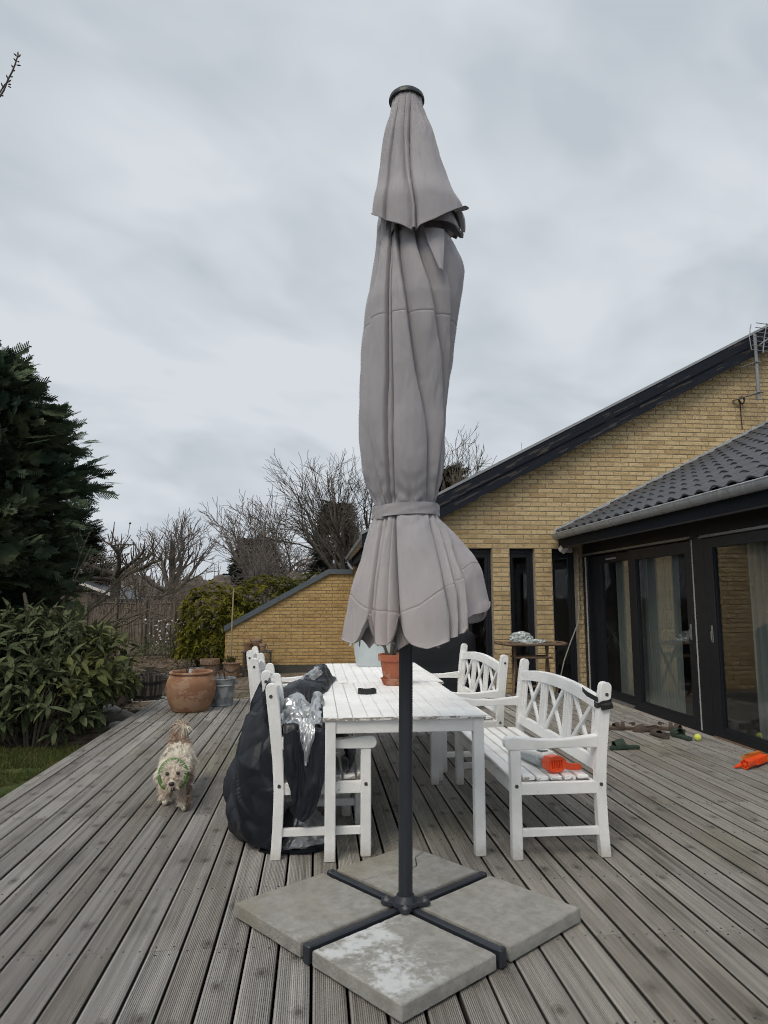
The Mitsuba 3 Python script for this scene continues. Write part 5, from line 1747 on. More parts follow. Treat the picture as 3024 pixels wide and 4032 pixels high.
def crumple(P, amp, freq, seed=0, fine=.25, keep=None):
    m = grid_mesh(P)
    n = m.vertex_normals
    q = m.vertices * freq
    w = meshkit.noise(q * .6 + 4, seed + 9)[:, None]
    q = q + 1.3 * np.concatenate([w, w * .7, -w], 1)
    r = np.random.default_rng(seed)
    d = 0
    a, b = np.meshgrid(np.arange(P.shape[0]) / (P.shape[0] - 1), np.arange(P.shape[1]) / (P.shape[1] - 1), indexing='ij')
    from scipy.interpolate import LinearNDInterpolator
    for N, s_ in ((int(freq * 5), 1.0), (int(freq * 26), .42), (int(freq * 90), .42 * fine)):
        pt = np.vstack([r.uniform(-.05, 1.05, (N, 2)), [[-.2, -.2], [-.2, 1.2], [1.2, -.2], [1.2, 1.2]]])
        d = d + s_ * LinearNDInterpolator(pt * [1.7, 1.0], r.uniform(-.5, .5, len(pt)))(a.ravel() * 1.7, b.ravel())
    d = amp * d
    if keep is not None:
        d = d * keep.reshape(-1)
    return (m.vertices + n * d[:, None]).reshape(P.shape)


def loft(profiles, n, m):
    """profiles: polylines of (x, y, z), resampled to n points and joined smoothly over m rows"""
    R = []
    for p in profiles:
        p = np.array(p, float)
        s = np.r_[0, np.cumsum(np.linalg.norm(np.diff(p, axis=0), axis=1))]
        t = np.linspace(0, s[-1], n)
        from scipy.interpolate import PchipInterpolator
        R.append(np.stack([PchipInterpolator(s, p[:, k])(t) for k in range(3)], 1))
    R = np.array(R)
    from scipy.interpolate import PchipInterpolator
    return PchipInterpolator(np.linspace(0, 1, len(R)), R, axis=0)(np.linspace(0, 1, m))


def edge_fade(n, m, w=.06):
    a, b = np.linspace(0, 1, n), np.linspace(0, 1, m)
    fa = np.minimum(np.minimum(a, 1 - a) / w, 1)
    fb = np.minimum(np.minimum(b, 1 - b) / w, 1)
    return .25 + .75 * np.outer(fa, fb)


# the big fall of cloth behind the chairs, from their top rails down to the boards
A1 = [[(-.225, 3.955, .82), (-.205, 3.952, .66), (-.19, 3.95, .48), (-.185, 3.95, .30), (-.20, 3.96, .14), (-.22, 3.98, .03), (-.20, 4.0, .008), (-.10, 4.02, .008)],
      [(-.26, 4.10, .865), (-.33, 4.08, .68), (-.375, 4.06, .48), (-.40, 4.05, .28), (-.385, 4.05, .12), (-.345, 4.07, .03), (-.24, 4.08, .007), (-.1, 4.06, .007)],
      [(-.27, 4.30, .868), (-.385, 4.28, .63), (-.455, 4.26, .46), (-.505, 4.25, .32), (-.515, 4.25, .20), (-.485, 4.26, .10), (-.42, 4.28, .025), (-.28, 4.28, .006)],
      [(-.285, 4.55, .866), (-.39, 4.52, .64), (-.46, 4.50, .47), (-.51, 4.48, .32), (-.52, 4.47, .20), (-.49, 4.46, .10), (-.42, 4.45, .03), (-.3, 4.42, .006)],
      [(-.32, 4.80, .866), (-.40, 4.80, .64), (-.45, 4.78, .46), (-.48, 4.76, .30), (-.48, 4.74, .18), (-.45, 4.7, .08), (-.40, 4.66, .03), (-.32, 4.6, .006)],
      [(-.33, 4.98, .85), (-.37, 5.0, .70), (-.39, 5.0, .55), (-.40, 4.98, .42), (-.39, 4.94, .30), (-.38, 4.9, .2), (-.37, 4.86, .14), (-.36, 4.82, .1)]]
P = crumple(loft(A1, 160, 170), .095, 4.0, 3, keep=edge_fade(170, 160))
P[..., 2] = np.maximum(P[..., 2], .003)
put(K_ + '__black_fall', thick(P, .0025), 'm_cover', True)
# top over the seats, between the chair backs and the table: black heap rising towards the far table
rows_ = []
for y, xl, xr, zl, zt, zr, xt in ((4.58, -.255, .03, .56, .735, .60, -.06), (4.75, -.27, .055, .62, .765, .735, -.03), (4.90, -.265, .07, .70, .80, .742, -.05), (5.05, -.245, .085, .70, .82, .745, .0), (5.22, -.19, .10, .64, .845, .745, .02), (5.40, -.15, .125, .60, .868, .750, .045), (5.56, -.11, .145, .58, .872, .755, .07), (5.70, -.08, .13, .54, .80, .75, .06), (5.80, -.05, .10, .5, .66, .70, .04)):
    rows_.append([(xl - .03, y, zl - .22), (xl, y, zl), ((xl * .6 + xt * .4), y - .02, (zl * .35 + zt * .65)), (xt, y, zt), ((xr * .6 + xt * .4), y + .01, zt * .55 + zr * .45), (xr, y, zr), (xr + .015, y, zr - .004)])
P = crumple(loft(rows_, 90, 150), .055, 6.5, 12, keep=edge_fade(150, 90))
put(K_ + '__black_heap', thick(P, .0025), 'm_cover', True)
# flap folded back over the heap
fl_ = [[(-.13, 4.62, .80), (-.10, 4.60, .77), (-.075, 4.55, .70), (-.06, 4.52, .62)], [(-.05, 4.72, .815), (-.04, 4.66, .79), (-.035, 4.57, .70), (-.03, 4.52, .60)], [(.03, 4.74, .80), (.04, 4.68, .775), (.035, 4.60, .70), (.02, 4.55, .64)]]
put(K_ + '__folded_flap', thick(crumple(loft(fl_, 40, 40), .012, 8, 5), .003), 'm_cover', True)
# silver lining turned outwards above the near seat
s1 = [[(-.215, 3.96, .60), (-.19, 3.97, .66), (-.13, 3.97, .655), (-.09, 3.965, .635), (-.05, 3.96, .62)], [(-.215, 4.10, .63), (-.18, 4.10, .71), (-.12, 4.09, .715), (-.07, 4.07, .66), (-.045, 4.05, .56)],
      [(-.215, 4.28, .66), (-.17, 4.27, .745), (-.11, 4.25, .755), (-.06, 4.22, .70), (-.04, 4.20, .58)], [(-.22, 4.50, .66), (-.17, 4.48, .76), (-.10, 4.46, .77), (-.05, 4.42, .71), (-.02, 4.40, .60)]]
put(K_ + '__silver_lining', crumple(loft(s1, 110, 110), .060, 9, 31, .7), 'm_silver', True)
s2 = [[(-.055, 3.96, .60), (-.04, 3.96, .63), (-.015, 3.965, .655), (.015, 3.975, .67), (.034, 3.99, .62)], [(-.05, 4.08, .56), (-.03, 4.09, .67), (0, 4.10, .745), (.025, 4.11, .74), (.035, 4.12, .64)],
      [(-.05, 4.25, .58), (-.025, 4.26, .72), (.01, 4.27, .785), (.030, 4.28, .77), (.036, 4.28, .66)], [(-.04, 4.46, .6), (-.01, 4.46, .72), (.012, 4.46, .775), (.03, 4.46, .75), (.037, 4.46, .66)]]
put(K_ + '__silver_lining', crumple(loft(s2, 90, 90), .040, 9, 37, .7), 'm_silver', True)
s3 = [[(-.10, 4.92, .80), (-.06, 4.92, .83), (-.03, 4.92, .80)], [(-.06, 5.04, .82), (-.02, 5.04, .85), (.02, 5.04, .81)], [(-.02, 5.2, .84), (.02, 5.2, .865), (.05, 5.2, .83)]]
put(K_ + '__silver_lining', crumple(loft(s3, 40, 50), .03, 12, 41, .4), 'm_silver', True)
# black folds over the near armrest, hanging to a point
d1 = [[(-.185, 4.02, .60), (-.172, 3.915, .69), (-.168, 3.868, .60), (-.160, 3.862, .48), (-.130, 3.858, .37), (-.10, 3.858, .33)],
      [(-.10, 4.02, .62), (-.105, 3.912, .690), (-.105, 3.866, .58), (-.10, 3.858, .45), (-.105, 3.855, .34), (-.125, 3.855, .26)],
      [(-.07, 4.02, .61), (-.075, 3.912, .690), (-.072, 3.860, .60), (-.075, 3.868, .42), (-.08, 3.862, .31), (-.09, 3.860, .215)],
      [(-.02, 4.02, .61), (-.03, 3.912, .685), (-.03, 3.858, .57), (-.03, 3.850, .44), (-.04, 3.848, .32), (-.06, 3.850, .20)],
      [(.03, 4.04, .60), (.02, 3.915, .665), (.02, 3.86, .60), (.02, 3.852, .46), (.01, 3.850, .33), (-.01, 3.852, .24)],
      [(.12, 4.04, .58), (.09, 3.93, .645), (.07, 3.872, .60), (.06, 3.862, .50), (.05, 3.860, .42), (.03, 3.860, .33)]]
P = crumple(loft(d1, 80, 90), .022, 5.5, 17, .3, keep=edge_fade(90, 80))
over = (P[..., 1] > 3.868) & (P[..., 1] < 3.97)
P[..., 2] = np.where(over, np.maximum(P[..., 2], .636 + .045 * (meshkit.noise(P * 26 + 3, 2) - .15)), P[..., 2])
P[..., 1] = np.where(P[..., 2] < .638, np.where(P[..., 1] < 3.95, np.minimum(P[..., 1], 3.874 - .012 * meshkit.noise(P * 22, 4)), P[..., 1]), P[..., 1])
put(K_ + '__black_fold', thick(P, .0025), 'm_cover', True)
d5 = [[(-.085, 3.91, .70), (-.08, 3.857, .64), (-.065, 3.850, .56), (-.05, 3.848, .50)], [(-.045, 3.91, .72), (-.042, 3.852, .655), (-.046, 3.845, .575), (-.046, 3.844, .485)], [(.0, 3.91, .705), (.0, 3.855, .64), (-.022, 3.848, .57), (-.036, 3.846, .5)]]
put(K_ + '__silver_lining', crumple(loft(d5, 40, 50), .022, 6, 61, .6), 'm_silver', True)
# bundle on the seat right of the table leg
d2 = [[(.02, 3.96, .43), (.04, 3.95, .55), (.10, 3.955, .60), (.16, 3.96, .545), (.19, 3.955, .44), (.17, 3.95, .412)], [(.02, 4.1, .43), (.05, 4.1, .57), (.12, 4.1, .625), (.19, 4.1, .575), (.225, 4.1, .50), (.205, 4.1, .415)],
      [(.02, 4.28, .43), (.05, 4.28, .55), (.11, 4.28, .60), (.18, 4.28, .56), (.22, 4.27, .47), (.2, 4.27, .415)], [(.03, 4.4, .42), (.05, 4.41, .46), (.10, 4.42, .47), (.15, 4.41, .46), (.18, 4.4, .43), (.17, 4.4, .415)]]
put(K_ + '__black_bundle', thick(crumple(loft(d2, 70, 70), .035, 6, 23, .3), .0025), 'm_cover', True)
# lining and edge lying on the boards under the chair
d3 = [[(-.20, 3.99, .006), (-.12, 3.975, .03), (-.05, 3.985, .02), (.0, 4.0, .008)], [(-.18, 4.08, .05), (-.09, 4.08, .10), (.0, 4.08, .05), (.07, 4.09, .01)], [(-.18, 4.22, .08), (-.10, 4.22, .17), (-.01, 4.21, .10), (.08, 4.2, .02)], [(-.18, 4.40, .10), (-.10, 4.42, .16), (.0, 4.38, .10), (.09, 4.34, .02)]]
P = crumple(loft(d3, 60, 60), .04, 8, 51, .4)
P[..., 2] = np.maximum(P[..., 2], .005)
put(K_ + '__silver_lining', grid_mesh(P), 'm_silver', True)
d4 = [[(-.30, 4.02, .004), (-.18, 3.955, .012), (-.05, 3.945, .010), (.05, 4.0, .008), (.09, 4.1, .006)], [(-.28, 4.10, .006), (-.16, 4.05, .02), (-.04, 4.03, .02), (.04, 4.06, .012), (.08, 4.16, .006)], [(-.26, 4.2, .006), (-.14, 4.15, .004), (-.03, 4.12, .004), (.03, 4.12, .004), (.07, 4.2, .004)]]
P = crumple(loft(d4, 70, 30), .012, 9, 55, .3)
P[..., 2] = np.clip(P[..., 2], .003, .05)
put(K_ + '__black_edge', grid_mesh(P), 'm_cover', True)

# ------------------------------------------------------------------ things on the tables
def terracotta(a, b, lime, amount):
    def fn(p, n, uv):
        g = fbm(p.x * 9, p.y * 9, p.z * 9, 4)
        c = mix(a, b, smoothstep(.3, .7, fbm(p.x * 4 + 3, p.y * 4, p.z * 4, 3)))
        w = smoothstep(amount, amount + .10, g + .35 * (fbm(p.x * 45, p.y * 45, p.z * 45, 2) - .5))
        return mix(c, lime, w * .6) * (.9 + .2 * noise(p.x * 300, p.y * 300, p.z * 300))
    return proc(fn)


material('m_pot_big', princ(terracotta((0.235, 0.118, 0.070), (0.32, 0.185, 0.115), (0.38, 0.265, 0.185), .50), .85, specular=.2))
material('m_pot_red', princ(terracotta((0.30, 0.092, 0.050), (0.36, 0.125, 0.070), (0.42, 0.26, 0.19), .58), .8, specular=.25))
material('m_pot_pale', princ(terracotta((0.26, 0.160, 0.105), (0.34, 0.225, 0.155), (0.40, 0.32, 0.25), .56), .9, specular=.15))
material('m_pot_soil', princ((0.035, 0.026, 0.02), 1.0))
material('m_tub', princ(proc(lambda p, n, uv: mix((0.42, 0.475, 0.490), (0.52, 0.565, 0.575), fbm(p.x * 7, p.y * 7, p.z * 7, 3))), .5, metallic=.15))
material('m_galvanised', princ(proc(lambda p, n, uv: mix((0.20, 0.225, 0.245), (0.40, 0.425, 0.44), smoothstep(.35, .65, fbm(p.x * 22, p.y * 22, p.z * 14, 4)))), .5, metallic=.45))


def pot(name, label, cat_, x, y, z, prof, mt, soil_z, soil_r, group=None):
    t = thing(name, label, cat_, group)
    put(t + '__body', lathe(prof, 56, (x, y, z)), mt, 40)
    k = np.linspace(0, 1, 8)
    put(t + '__soil', lathe([(soil_r * q + .0001, soil_z + .006 * math.sin(q * 9)) for q in k[::-1]], 24, (x, y, z)), 'm_pot_soil', True)
    return t


def rim_pot(r0, r1, h, band, over=.012, wall=.012):
    """tapered flower pot with a collar: outside bottom to rim, then down the inside"""
    rb_ = r0 + (r1 - over - r0) * (1 - band / h)
    return [(0.001, 0), (r0 - .006, 0), (r0, .006), (rb_, h - band), (rb_ + over * .6, h - band + .002), (r1 - .003, h - band + .006), (r1, h - .008), (r1 - .004, h), (r1 - wall, h - .002), (r1 - wall - .004, h - .02), (r0 - wall, .03)]


px_, py_ = .578, 5.20
t = pot('plant_pot', 'red terracotta pot with a bare branching succulent on the near table', 'plant pot', px_, py_, .772, rim_pot(.082, .122, .185, .052), 'm_pot_red', .165, .108)
put('saucer', lathe([(.001, .736), (.078, .736), (.085, .742), (.098, .775), (.102, .777), (.1025, .783), (.098, .785), (.094, .778), (.080, .752), (.001, .75)], 48, (px_, py_, 0)), 'm_pot_red', 40, 'red terracotta saucer under the succulent pot on the near table', 'saucer')
out = []
r = np.random.default_rng(3)
for i in range(5):
    a = i * 1.3
    grow(r, (px_ - .03 + .02 * math.cos(a), py_ + .02 * math.sin(a), .93), (.35 * math.cos(a) - .12, .35 * math.sin(a), 1), .20, .013, 2, out, .5, .12, (2, 3), .10, .62, .006, 4, .3)
put(t + '__succulent', sticks(np.array(out)[:, :8], 7), 'm_bark_light', True)
tb = thing('metal_tub', 'pale blue grey oval metal tub standing on the far table', 'tub')
prof = [(.001, 0), (.80, 0), (.81, .012), (.815, .022), (.82, .028), (.955, .215), (.965, .218), (.97, .224), (.965, .230), (.985, .255), (1.0, .258), (1.005, .264), (1.0, .270), (.985, .268), (.96, .235), (.80, .02), (.001, .012)]
m = lathe(prof, 72)
m.vertices[:, 0] *= .205
m.vertices[:, 1] *= .150
m.apply_translation((.545, 6.66, .737))
put(tb + '__body', m, 'm_tub', 40)
for s in (-1, 1):
    put(tb + '__handle', tube([(.545 + s * .20, 6.66 - .05, .96), (.545 + s * .222, 6.66 - .045, .93), (.545 + s * .226, 6.66, .915), (.545 + s * .222, 6.66 + .045, .93), (.545 + s * .20, 6.66 + .05, .96)], .005, 7), 'm_tub', True)
bl2 = thing('black_belt', 'small rolled black strap lying on the near table', 'strap')
an = np.linspace(0, 2 * math.pi, 50)
lp_ = np.stack([.338 + .056 * np.cos(an) * (1 + .06 * np.sin(2 * an)), 4.72 + .030 * np.sin(an) + .010 * np.cos(2 * an), 0 * an], 1)
B2 = np.stack([lp_ + (0, 0, .7365), lp_ + (0, 0, .752), lp_ + (0, 0, .769)])
B2[2] += .002 * np.sin(an * 3)[:, None]
put(bl2 + '__webbing', thick(B2, .003), 'm_black_plastic', 40)
put(bl2 + '__buckle', bar((.392, 4.712, .7375), (.392, 4.712, .770), .022, .010), 'm_black_plastic')
# strap with buckle round the near bench's post
st = thing('bench_strap', 'black webbing strap buckled round the top of the near bench post', 'strap')
bp = lambda x, y, z: (1.035 + x, 3.745 + y, z)
q = []
for a in np.linspace(0, 2 * math.pi, 40):
    c, s = math.cos(a), math.sin(a)
    q.append(bp(.529 + .040 * np.sign(c) * abs(c) ** .45 + .0, .0275 + .036 * np.sign(s) * abs(s) ** .45, .797 + .016 * c))
q = np.array(q)
put(st + '__loop', thick(np.stack([q - (0, 0, .013), q, q + (0, 0, .013)]), .003), 'm_black_plastic', 40)
put(st + '__buckle', [bar(bp(.500, -.016, .775), bp(.566, -.016, .786), .034, .013, up=(0, -1, 0)), bar(bp(.515, -.024, .777), bp(.55, -.024, .783), .024, .006, up=(0, -1, 0))], 'm_black_plastic')
put(st + '__tail', thick(np.array([[bp(.49, .0, .80), bp(.49, .0, .826)], [bp(.45, .05, .825), bp(.45, .05, .851)], [bp(.445, .10, .845), bp(.445, .10, .868)]]), .003), 'm_black_plastic', 40)

# ------------------------------------------------------------------ toys
material('m_orange', princ((0.80, 0.085, 0.018), 0.32, specular=.5))
material('m_orange_dark', princ((0.50, 0.16, 0.03), 0.4, specular=.5))
material('m_toy_white', princ((0.70, 0.71, 0.71), 0.3, specular=.5))
material('m_toy_clear', princ((.34, .40, .42), .15, specular=.6))
material('m_toy_green', princ((0.09, 0.40, 0.05), 0.35, specular=.5))
material('m_toy_grey', princ((0.14, 0.15, 0.15), 0.5))
G_ = thing('water_gun', 'orange and white toy water gun lying on the near bench seat', 'toy gun')
# local: +x towards the muzzle, y to its left, z up (lying on its side)
gm, gr = np.array([1.228, 4.24, .445]), np.array([1.315, 3.875, .462])
gx_ = (gm - gr) / np.linalg.norm(gm - gr)
gy_ = np.cross([0, 0, 1], gx_)
gy_ /= np.linalg.norm(gy_)
GM = frame(gr, gx_, gy_)


def hullbox(lst, n=1):
    return m3.Manifold.batch_hull([m3.Manifold.sphere(r_, 14).translate((x, y, z)) for x, y, z, r_ in lst])


def gput(part, man, mt, sm=35):
    m = from_manifold(man) if hasattr(man, 'to_mesh') else man
    return put(G_ + '__' + part, place(m, GM), mt, sm)


gput('clear_tank', hullbox([(.40, .012, 0, .022), (.40, -.018, 0, .020), (.12, .020, 0, .036), (.12, -.020, 0, .034)]), 'm_toy_clear')
gput('white_shell', hullbox([(.385, .022, .014, .014), (.385, -.010, .024, .010), (.06, .030, .030, .020), (.06, -.022, .036, .016)]), 'm_toy_white')
for i in range(5):
    gput('shell_rib', hullbox([(.14 + .045 * i, -.05 + .012 * (i / 5), .016, .005), (.15 + .045 * i, .030, .040 - .002 * i, .005)]), 'm_toy_white')
gput('muzzle', hullbox([(.425, 0, 0, .016), (.448, .0, 0, .014)]), 'm_orange')
gput('green_grip', hullbox([(.30, -.052, -.004, .013), (.08, -.062, .004, .016)]), 'm_toy_green')
gput('scope', hullbox([(.30, -.012, .040, .008), (.22, -.012, .049, .008)]), 'm_toy_grey')
gput('recess', hullbox([(.12, .030, .046, .006), (.06, .036, .052, .006), (.06, .005, .052, .006)]), 'm_toy_grey')
ov = [(.055 * c, .036 * e) for c, e in ((1, .35), (.72, .95), (-.45, 1), (-.95, .5), (-1, -.35), (-.6, -.95), (.5, -1), (.95, -.5))]
ring = m3.Manifold.batch_hull([m3.Manifold.sphere(.006, 14).translate((x, y_, z_ - .006)) for y_, z_ in ov for x in (-.022, .028)])
for i in range(5):
    ring = ring - m3.Manifold.cube((.024, .0075, .044), True).translate((-.026, -.030 + .015 * i, -.006))
gput('orange_stock', ring, 'm_orange', 30)
gput('orange_rim', tube([(-.026, .058 * math.cos(a), -.006 + .039 * math.sin(a)) for a in np.linspace(0, 2 * math.pi, 40)], .005, 8), 'm_orange', True)
gput('orange_handle', hullbox([(.0, -.055, -.012, .022), (-.012, -.085, -.026, .018)]) + hullbox([(-.012, -.085, -.026, .018), (-.018, -.140, -.030, .019)]), 'm_orange')

D_ = thing('toy_blaster', 'orange toy dart blaster lying on the boards by the sliding doors', 'toy gun')
dm = np.array([3.415, 5.46, .040])
dx_ = np.array([.84, .54, .0])
dx_ /= np.linalg.norm(dx_)
DM = frame(dm, dx_, np.cross([0, 0, 1], dx_))


def dput(part, man, mt, sm=30):
    m = from_manifold(man) if hasattr(man, 'to_mesh') else man
    return put(D_ + '__' + part, place(m, DM), mt, sm)


cyl = lambda r_, l, x, y=0, z=0, n=32: m3.Manifold.cylinder(l, r_, r_, n).rotate((0, 90, 0)).translate((x, y, z))
drum = cyl(.037, .11, 0)
for i in range(6):
    a = i * math.pi / 3 + .3
    drum = drum - cyl(.0088, .08, -.01, .0225 * math.cos(a), .0225 * math.sin(a), 18)
for i in range(6):
    a = i * math.pi / 3 + .8
    drum = drum - cyl(.006, .14, -.01, .041 * math.cos(a), .041 * math.sin(a), 12)
dput('drum', drum, 'm_orange')
dput('barrel_tip', m3.Manifold.batch_hull([cyl(.016, .01, .0, .046, -.018, 16), cyl(.006, .01, -.055, .058, -.026, 12)]), 'm_orange')
body = m3.Manifold.batch_hull([m3.Manifold.cube((.26, .050, .052), True).translate((.235, 0, .004)), m3.Manifold.cube((.24, .066, .030), True).translate((.245, 0, .0))])
dput('body', body, 'm_orange')
rail = m3.Manifold.batch_hull([m3.Manifold.cube((.30, .030, .022), True).translate((.22, .040, .034)), m3.Manifold.cube((.22, .026, .012), True).translate((.25, .040, .046))])
rail = rail - m3.Manifold.cube((.10, .020, .05), True).translate((.15, .040, .05))
dput('top_rail', rail, 'm_orange_dark')
dput('priming_slot', m3.Manifold.cube((.095, .018, .012), True).translate((.15, .040, .032)), 'm_black_plastic')
for i in range(5):
    dput('side_rib', m3.Manifold.cube((.012, .012, .05), True).translate((.14 + .03 * i, -.036, .006)), 'm_orange')
dput('grip', m3.Manifold.batch_hull([m3.Manifold.cube((.06, .03, .03), True).translate((.35, -.01, 0)), m3.Manifold.cube((.045, .03, .028), True).translate((.40, -.12, -.006))]), 'm_orange_dark')

# tennis ball
tbm = trimesh.creation.icosphere(4, .033)
material('m_tennis', princ(proc(lambda p, n, uv: mix((0.52, 0.60, 0.055), (0.70, 0.76, 0.13), noise(p.x * 260, p.y * 260, p.z * 260))), .95, sheen=1.0))
bx_, by_ = 3.648, 6.565
tn = thing('tennis_ball', 'yellow tennis ball beside the green slipper at the sliding doors', 'ball')
put(tn + '__felt', place(tbm, mat((bx_, by_, .034))), 'm_tennis', True)
tt = np.linspace(0, 2 * np.pi, 80)
a_, b_ = .75, .25
sx = np.stack([a_ * np.cos(tt) + b_ * np.cos(3 * tt), a_ * np.sin(tt) - b_ * np.sin(3 * tt), 2 * math.sqrt(a_ * b_) * np.sin(2 * tt)], 1)
sx = sx / np.linalg.norm(sx, axis=1, keepdims=True) * .0331
put(tn + '__seam', place(tube(sx, .0012, 5, False), mat((bx_, by_, .034), (.6, .9, .2))), 'm_toy_white', True)

# ------------------------------------------------------------------ slippers and sandals
material('m_green_foam', princ(proc(lambda p, n, uv: mix((0.022, 0.040, 0.030), (0.034, 0.056, 0.043), fbm(p.x * 20, p.y * 20, p.z * 20, 2))), .7))
material('m_brown_foam', princ(proc(lambda p, n, uv: mix((0.050, 0.036, 0.029), (0.080, 0.060, 0.050), fbm(p.x * 20, p.y * 20, p.z * 20, 2))), .8))
material('m_brown_sole', princ((0.090, 0.066, 0.048), .85))


def sole_outline(L=.275, W=.10):
    t = np.linspace(0, 1, 34)
    top = np.interp(t, [0, .04, .15, .32, .52, .72, .88, .96, 1], [.0, .22, .34, .33, .31, .44, .42, .24, 0]) * W
    bot = np.interp(t, [0, .04, .15, .32, .52, .72, .88, .96, 1], [.0, .20, .33, .36, .40, .48, .38, .20, 0]) * W
    xy = np.r_[np.c_[t * L - L / 2, top], np.c_[t[::-1] * L - L / 2, -bot[::-1]]]
    return Polygon(xy).buffer(.004).simplify(.0008)


def shoe(name, label, cat_, x, y, rz, kind, mt, sole_mt, mirror=1, flip=False, s=1.0):
    """toe points along +x of the shoe"""
    t = thing(name, label, cat_)
    M = mat((x, y, .002), (0, 0, rz), s)
    if mirror < 0:
        M = M @ np.diag([1, -1, 1, 1])

    def sp(part, m, mt_, sm=40):
        m = m.copy()
        m.apply_transform(M)
        if mirror < 0:
            m.faces = m.faces[:, ::-1]
        return put(t + '__' + part, m, mt_, sm)
    o = sole_outline()
    so = prism(o, .026)
    so2 = prism(o.buffer(.003), .016)
    so2.apply_translation((0, 0, .005))
    sp('sole', cat([so, so2]), sole_mt)
    if kind == 'clog':
        # shell over the toes, low wall round the heel
        n, k = 30, 26
        R = []
        for i in range(n):
            u = i / (n - 1)
            xx = -.128 + .258 * u
            w = .052 * (math.sin(math.pi * min(1, max(0, .5 + (u - .5) * .93))) ** .42) + .002
            hgt = np.interp(u, [0, .08, .3, .5, .62, .8, .95, 1], [.048, .052, .042, .046, .072, .066, .046, .03])
            row = []
            for j in range(k):
                v = j / (k - 1)
                a = math.pi * v
                open_ = u < .52
                y = w * math.cos(a) * (1 if not open_ else 1)
                z = .015 + (hgt - .015) * min(1, math.sin(a) * (1.0 if not open_ else 1.6)) if not open_ else .015 + (hgt - .015) * min(1, math.sin(a) * 2.2)
                if open_ and .22 < v < .78:
                    row.append(None)
                else:
                    row.append((xx, y, z))
            R.append(row)
        # toe box
        toe = np.array([[p for p in row] for row in R if row[k // 2] is not None])
        sp('upper', thick(toe, .005), mt)
        side1 = np.array([[p for p in row[:6]] for row in R if row[k // 2] is None])
        side2 = np.array([[p for p in row[-6:]] for row in R if row[k // 2] is None])
        sp('side_wall', thick(side1, .006), mt)
        sp('side_wall', thick(side2, .006), mt)
        hb = [( -.128 + .02 * (1 - math.cos(a)), .045 * math.sin(a), z) for a in (0,) for z in (0,)]
        heel = np.array([[(-.128 + .018 * (1 - math.cos(a)), .040 * math.sin(a), z) for a in np.linspace(-1.4, 1.4, 14)] for z in (.02, .035, .054)])
        sp('heel', thick(heel, .006), mt)
        rim_ = [(-.128 + .258 * u, .046 * s_, .05) for u, s_ in ()]
    elif kind == 'slide':
        for x0, x1, h0, h1 in ((.005, .045, .070, .066), (.050, .100, .064, .050)):
            rows_ = []
            for f_ in (0, .5, 1):
                xx, h = x0 + (x1 - x0) * f_, h0 + (h1 - h0) * f_
                rows_.append([(xx + .012 * math.sin(a) * (1 if x0 < .03 else .3), .050 * math.cos(a), .018 + h * math.sin(a) ** .8) for a in np.linspace(0, math.pi, 18)])
            sp('strap', thick(np.array(rows_), .007), mt)
        sp('side_web', thick(np.array([[(.0 + .1 * v, .049 + .001 * w, .012 + .022 * w) for v in np.linspace(0, 1, 8)] for w in (0, 1)]), .006), mt)
        sp('side_web', thick(np.array([[(.0 + .1 * v, -.049 - .001 * w, .012 + .022 * w) for v in np.linspace(0, 1, 8)] for w in (0, 1)]), .006), mt)
    else:
        for x0, x1, h0, h1, tw_ in ((-.02, .02, .062, .060, .012), (.045, .09, .055, .045, -.01)):
            rows_ = []
            for f_ in (0, .5, 1):
                xx, h = x0 + (x1 - x0) * f_, h0 + (h1 - h0) * f_
                rows_.append([(xx + tw_ * math.cos(a), .047 * math.cos(a), .018 + h * math.sin(a) ** .85) for a in np.linspace(0, math.pi, 16)])
            sp('strap', thick(np.array(rows_), .005), mt)
        sp('heel_strap', thick(np.array([[(-.075 - .05 * math.cos(a), .045 * math.sin(a), z + .012 * math.cos(a)) for a in np.linspace(-1.5, 1.5, 16)] for z in (.045, .062)]), .004), mt)
    return t


shoe('slipper', 'dark green foam slipper lying alone nearest the white bench', 'slipper', 2.80, 6.30, math.pi + .03, 'slide', 'm_green_foam', 'm_green_foam')
shoe('sandal', 'brown strapped sandal furthest left by the sliding doors', 'sandal', 3.19, 7.20, math.pi - .15, 'sandal', 'm_brown_foam', 'm_brown_sole', 1)
shoe('clog', 'dark brown clog lying sideways with its opening towards the doors', 'clog', 3.38, 7.08, math.pi + .05, 'clog', 'm_brown_foam', 'm_brown_sole', -1)
shoe('clog', 'brown clog standing heel towards the viewer in front of the other shoes', 'clog', 3.385, 6.80, math.pi / 2 + .12, 'clog', 'm_brown_foam', 'm_brown_sole', 1, s=.95)
shoe('sandal', 'brown strapped sandal furthest back against the sliding doors', 'sandal', 3.66, 7.10, -.75, 'sandal', 'm_brown_foam', 'm_brown_sole', -1)
shoe('slipper', 'dark green foam slipper beside the tennis ball', 'slipper', 3.565, 6.72, math.pi / 2 + .15, 'slide', 'm_green_foam', 'm_green_foam', -1)

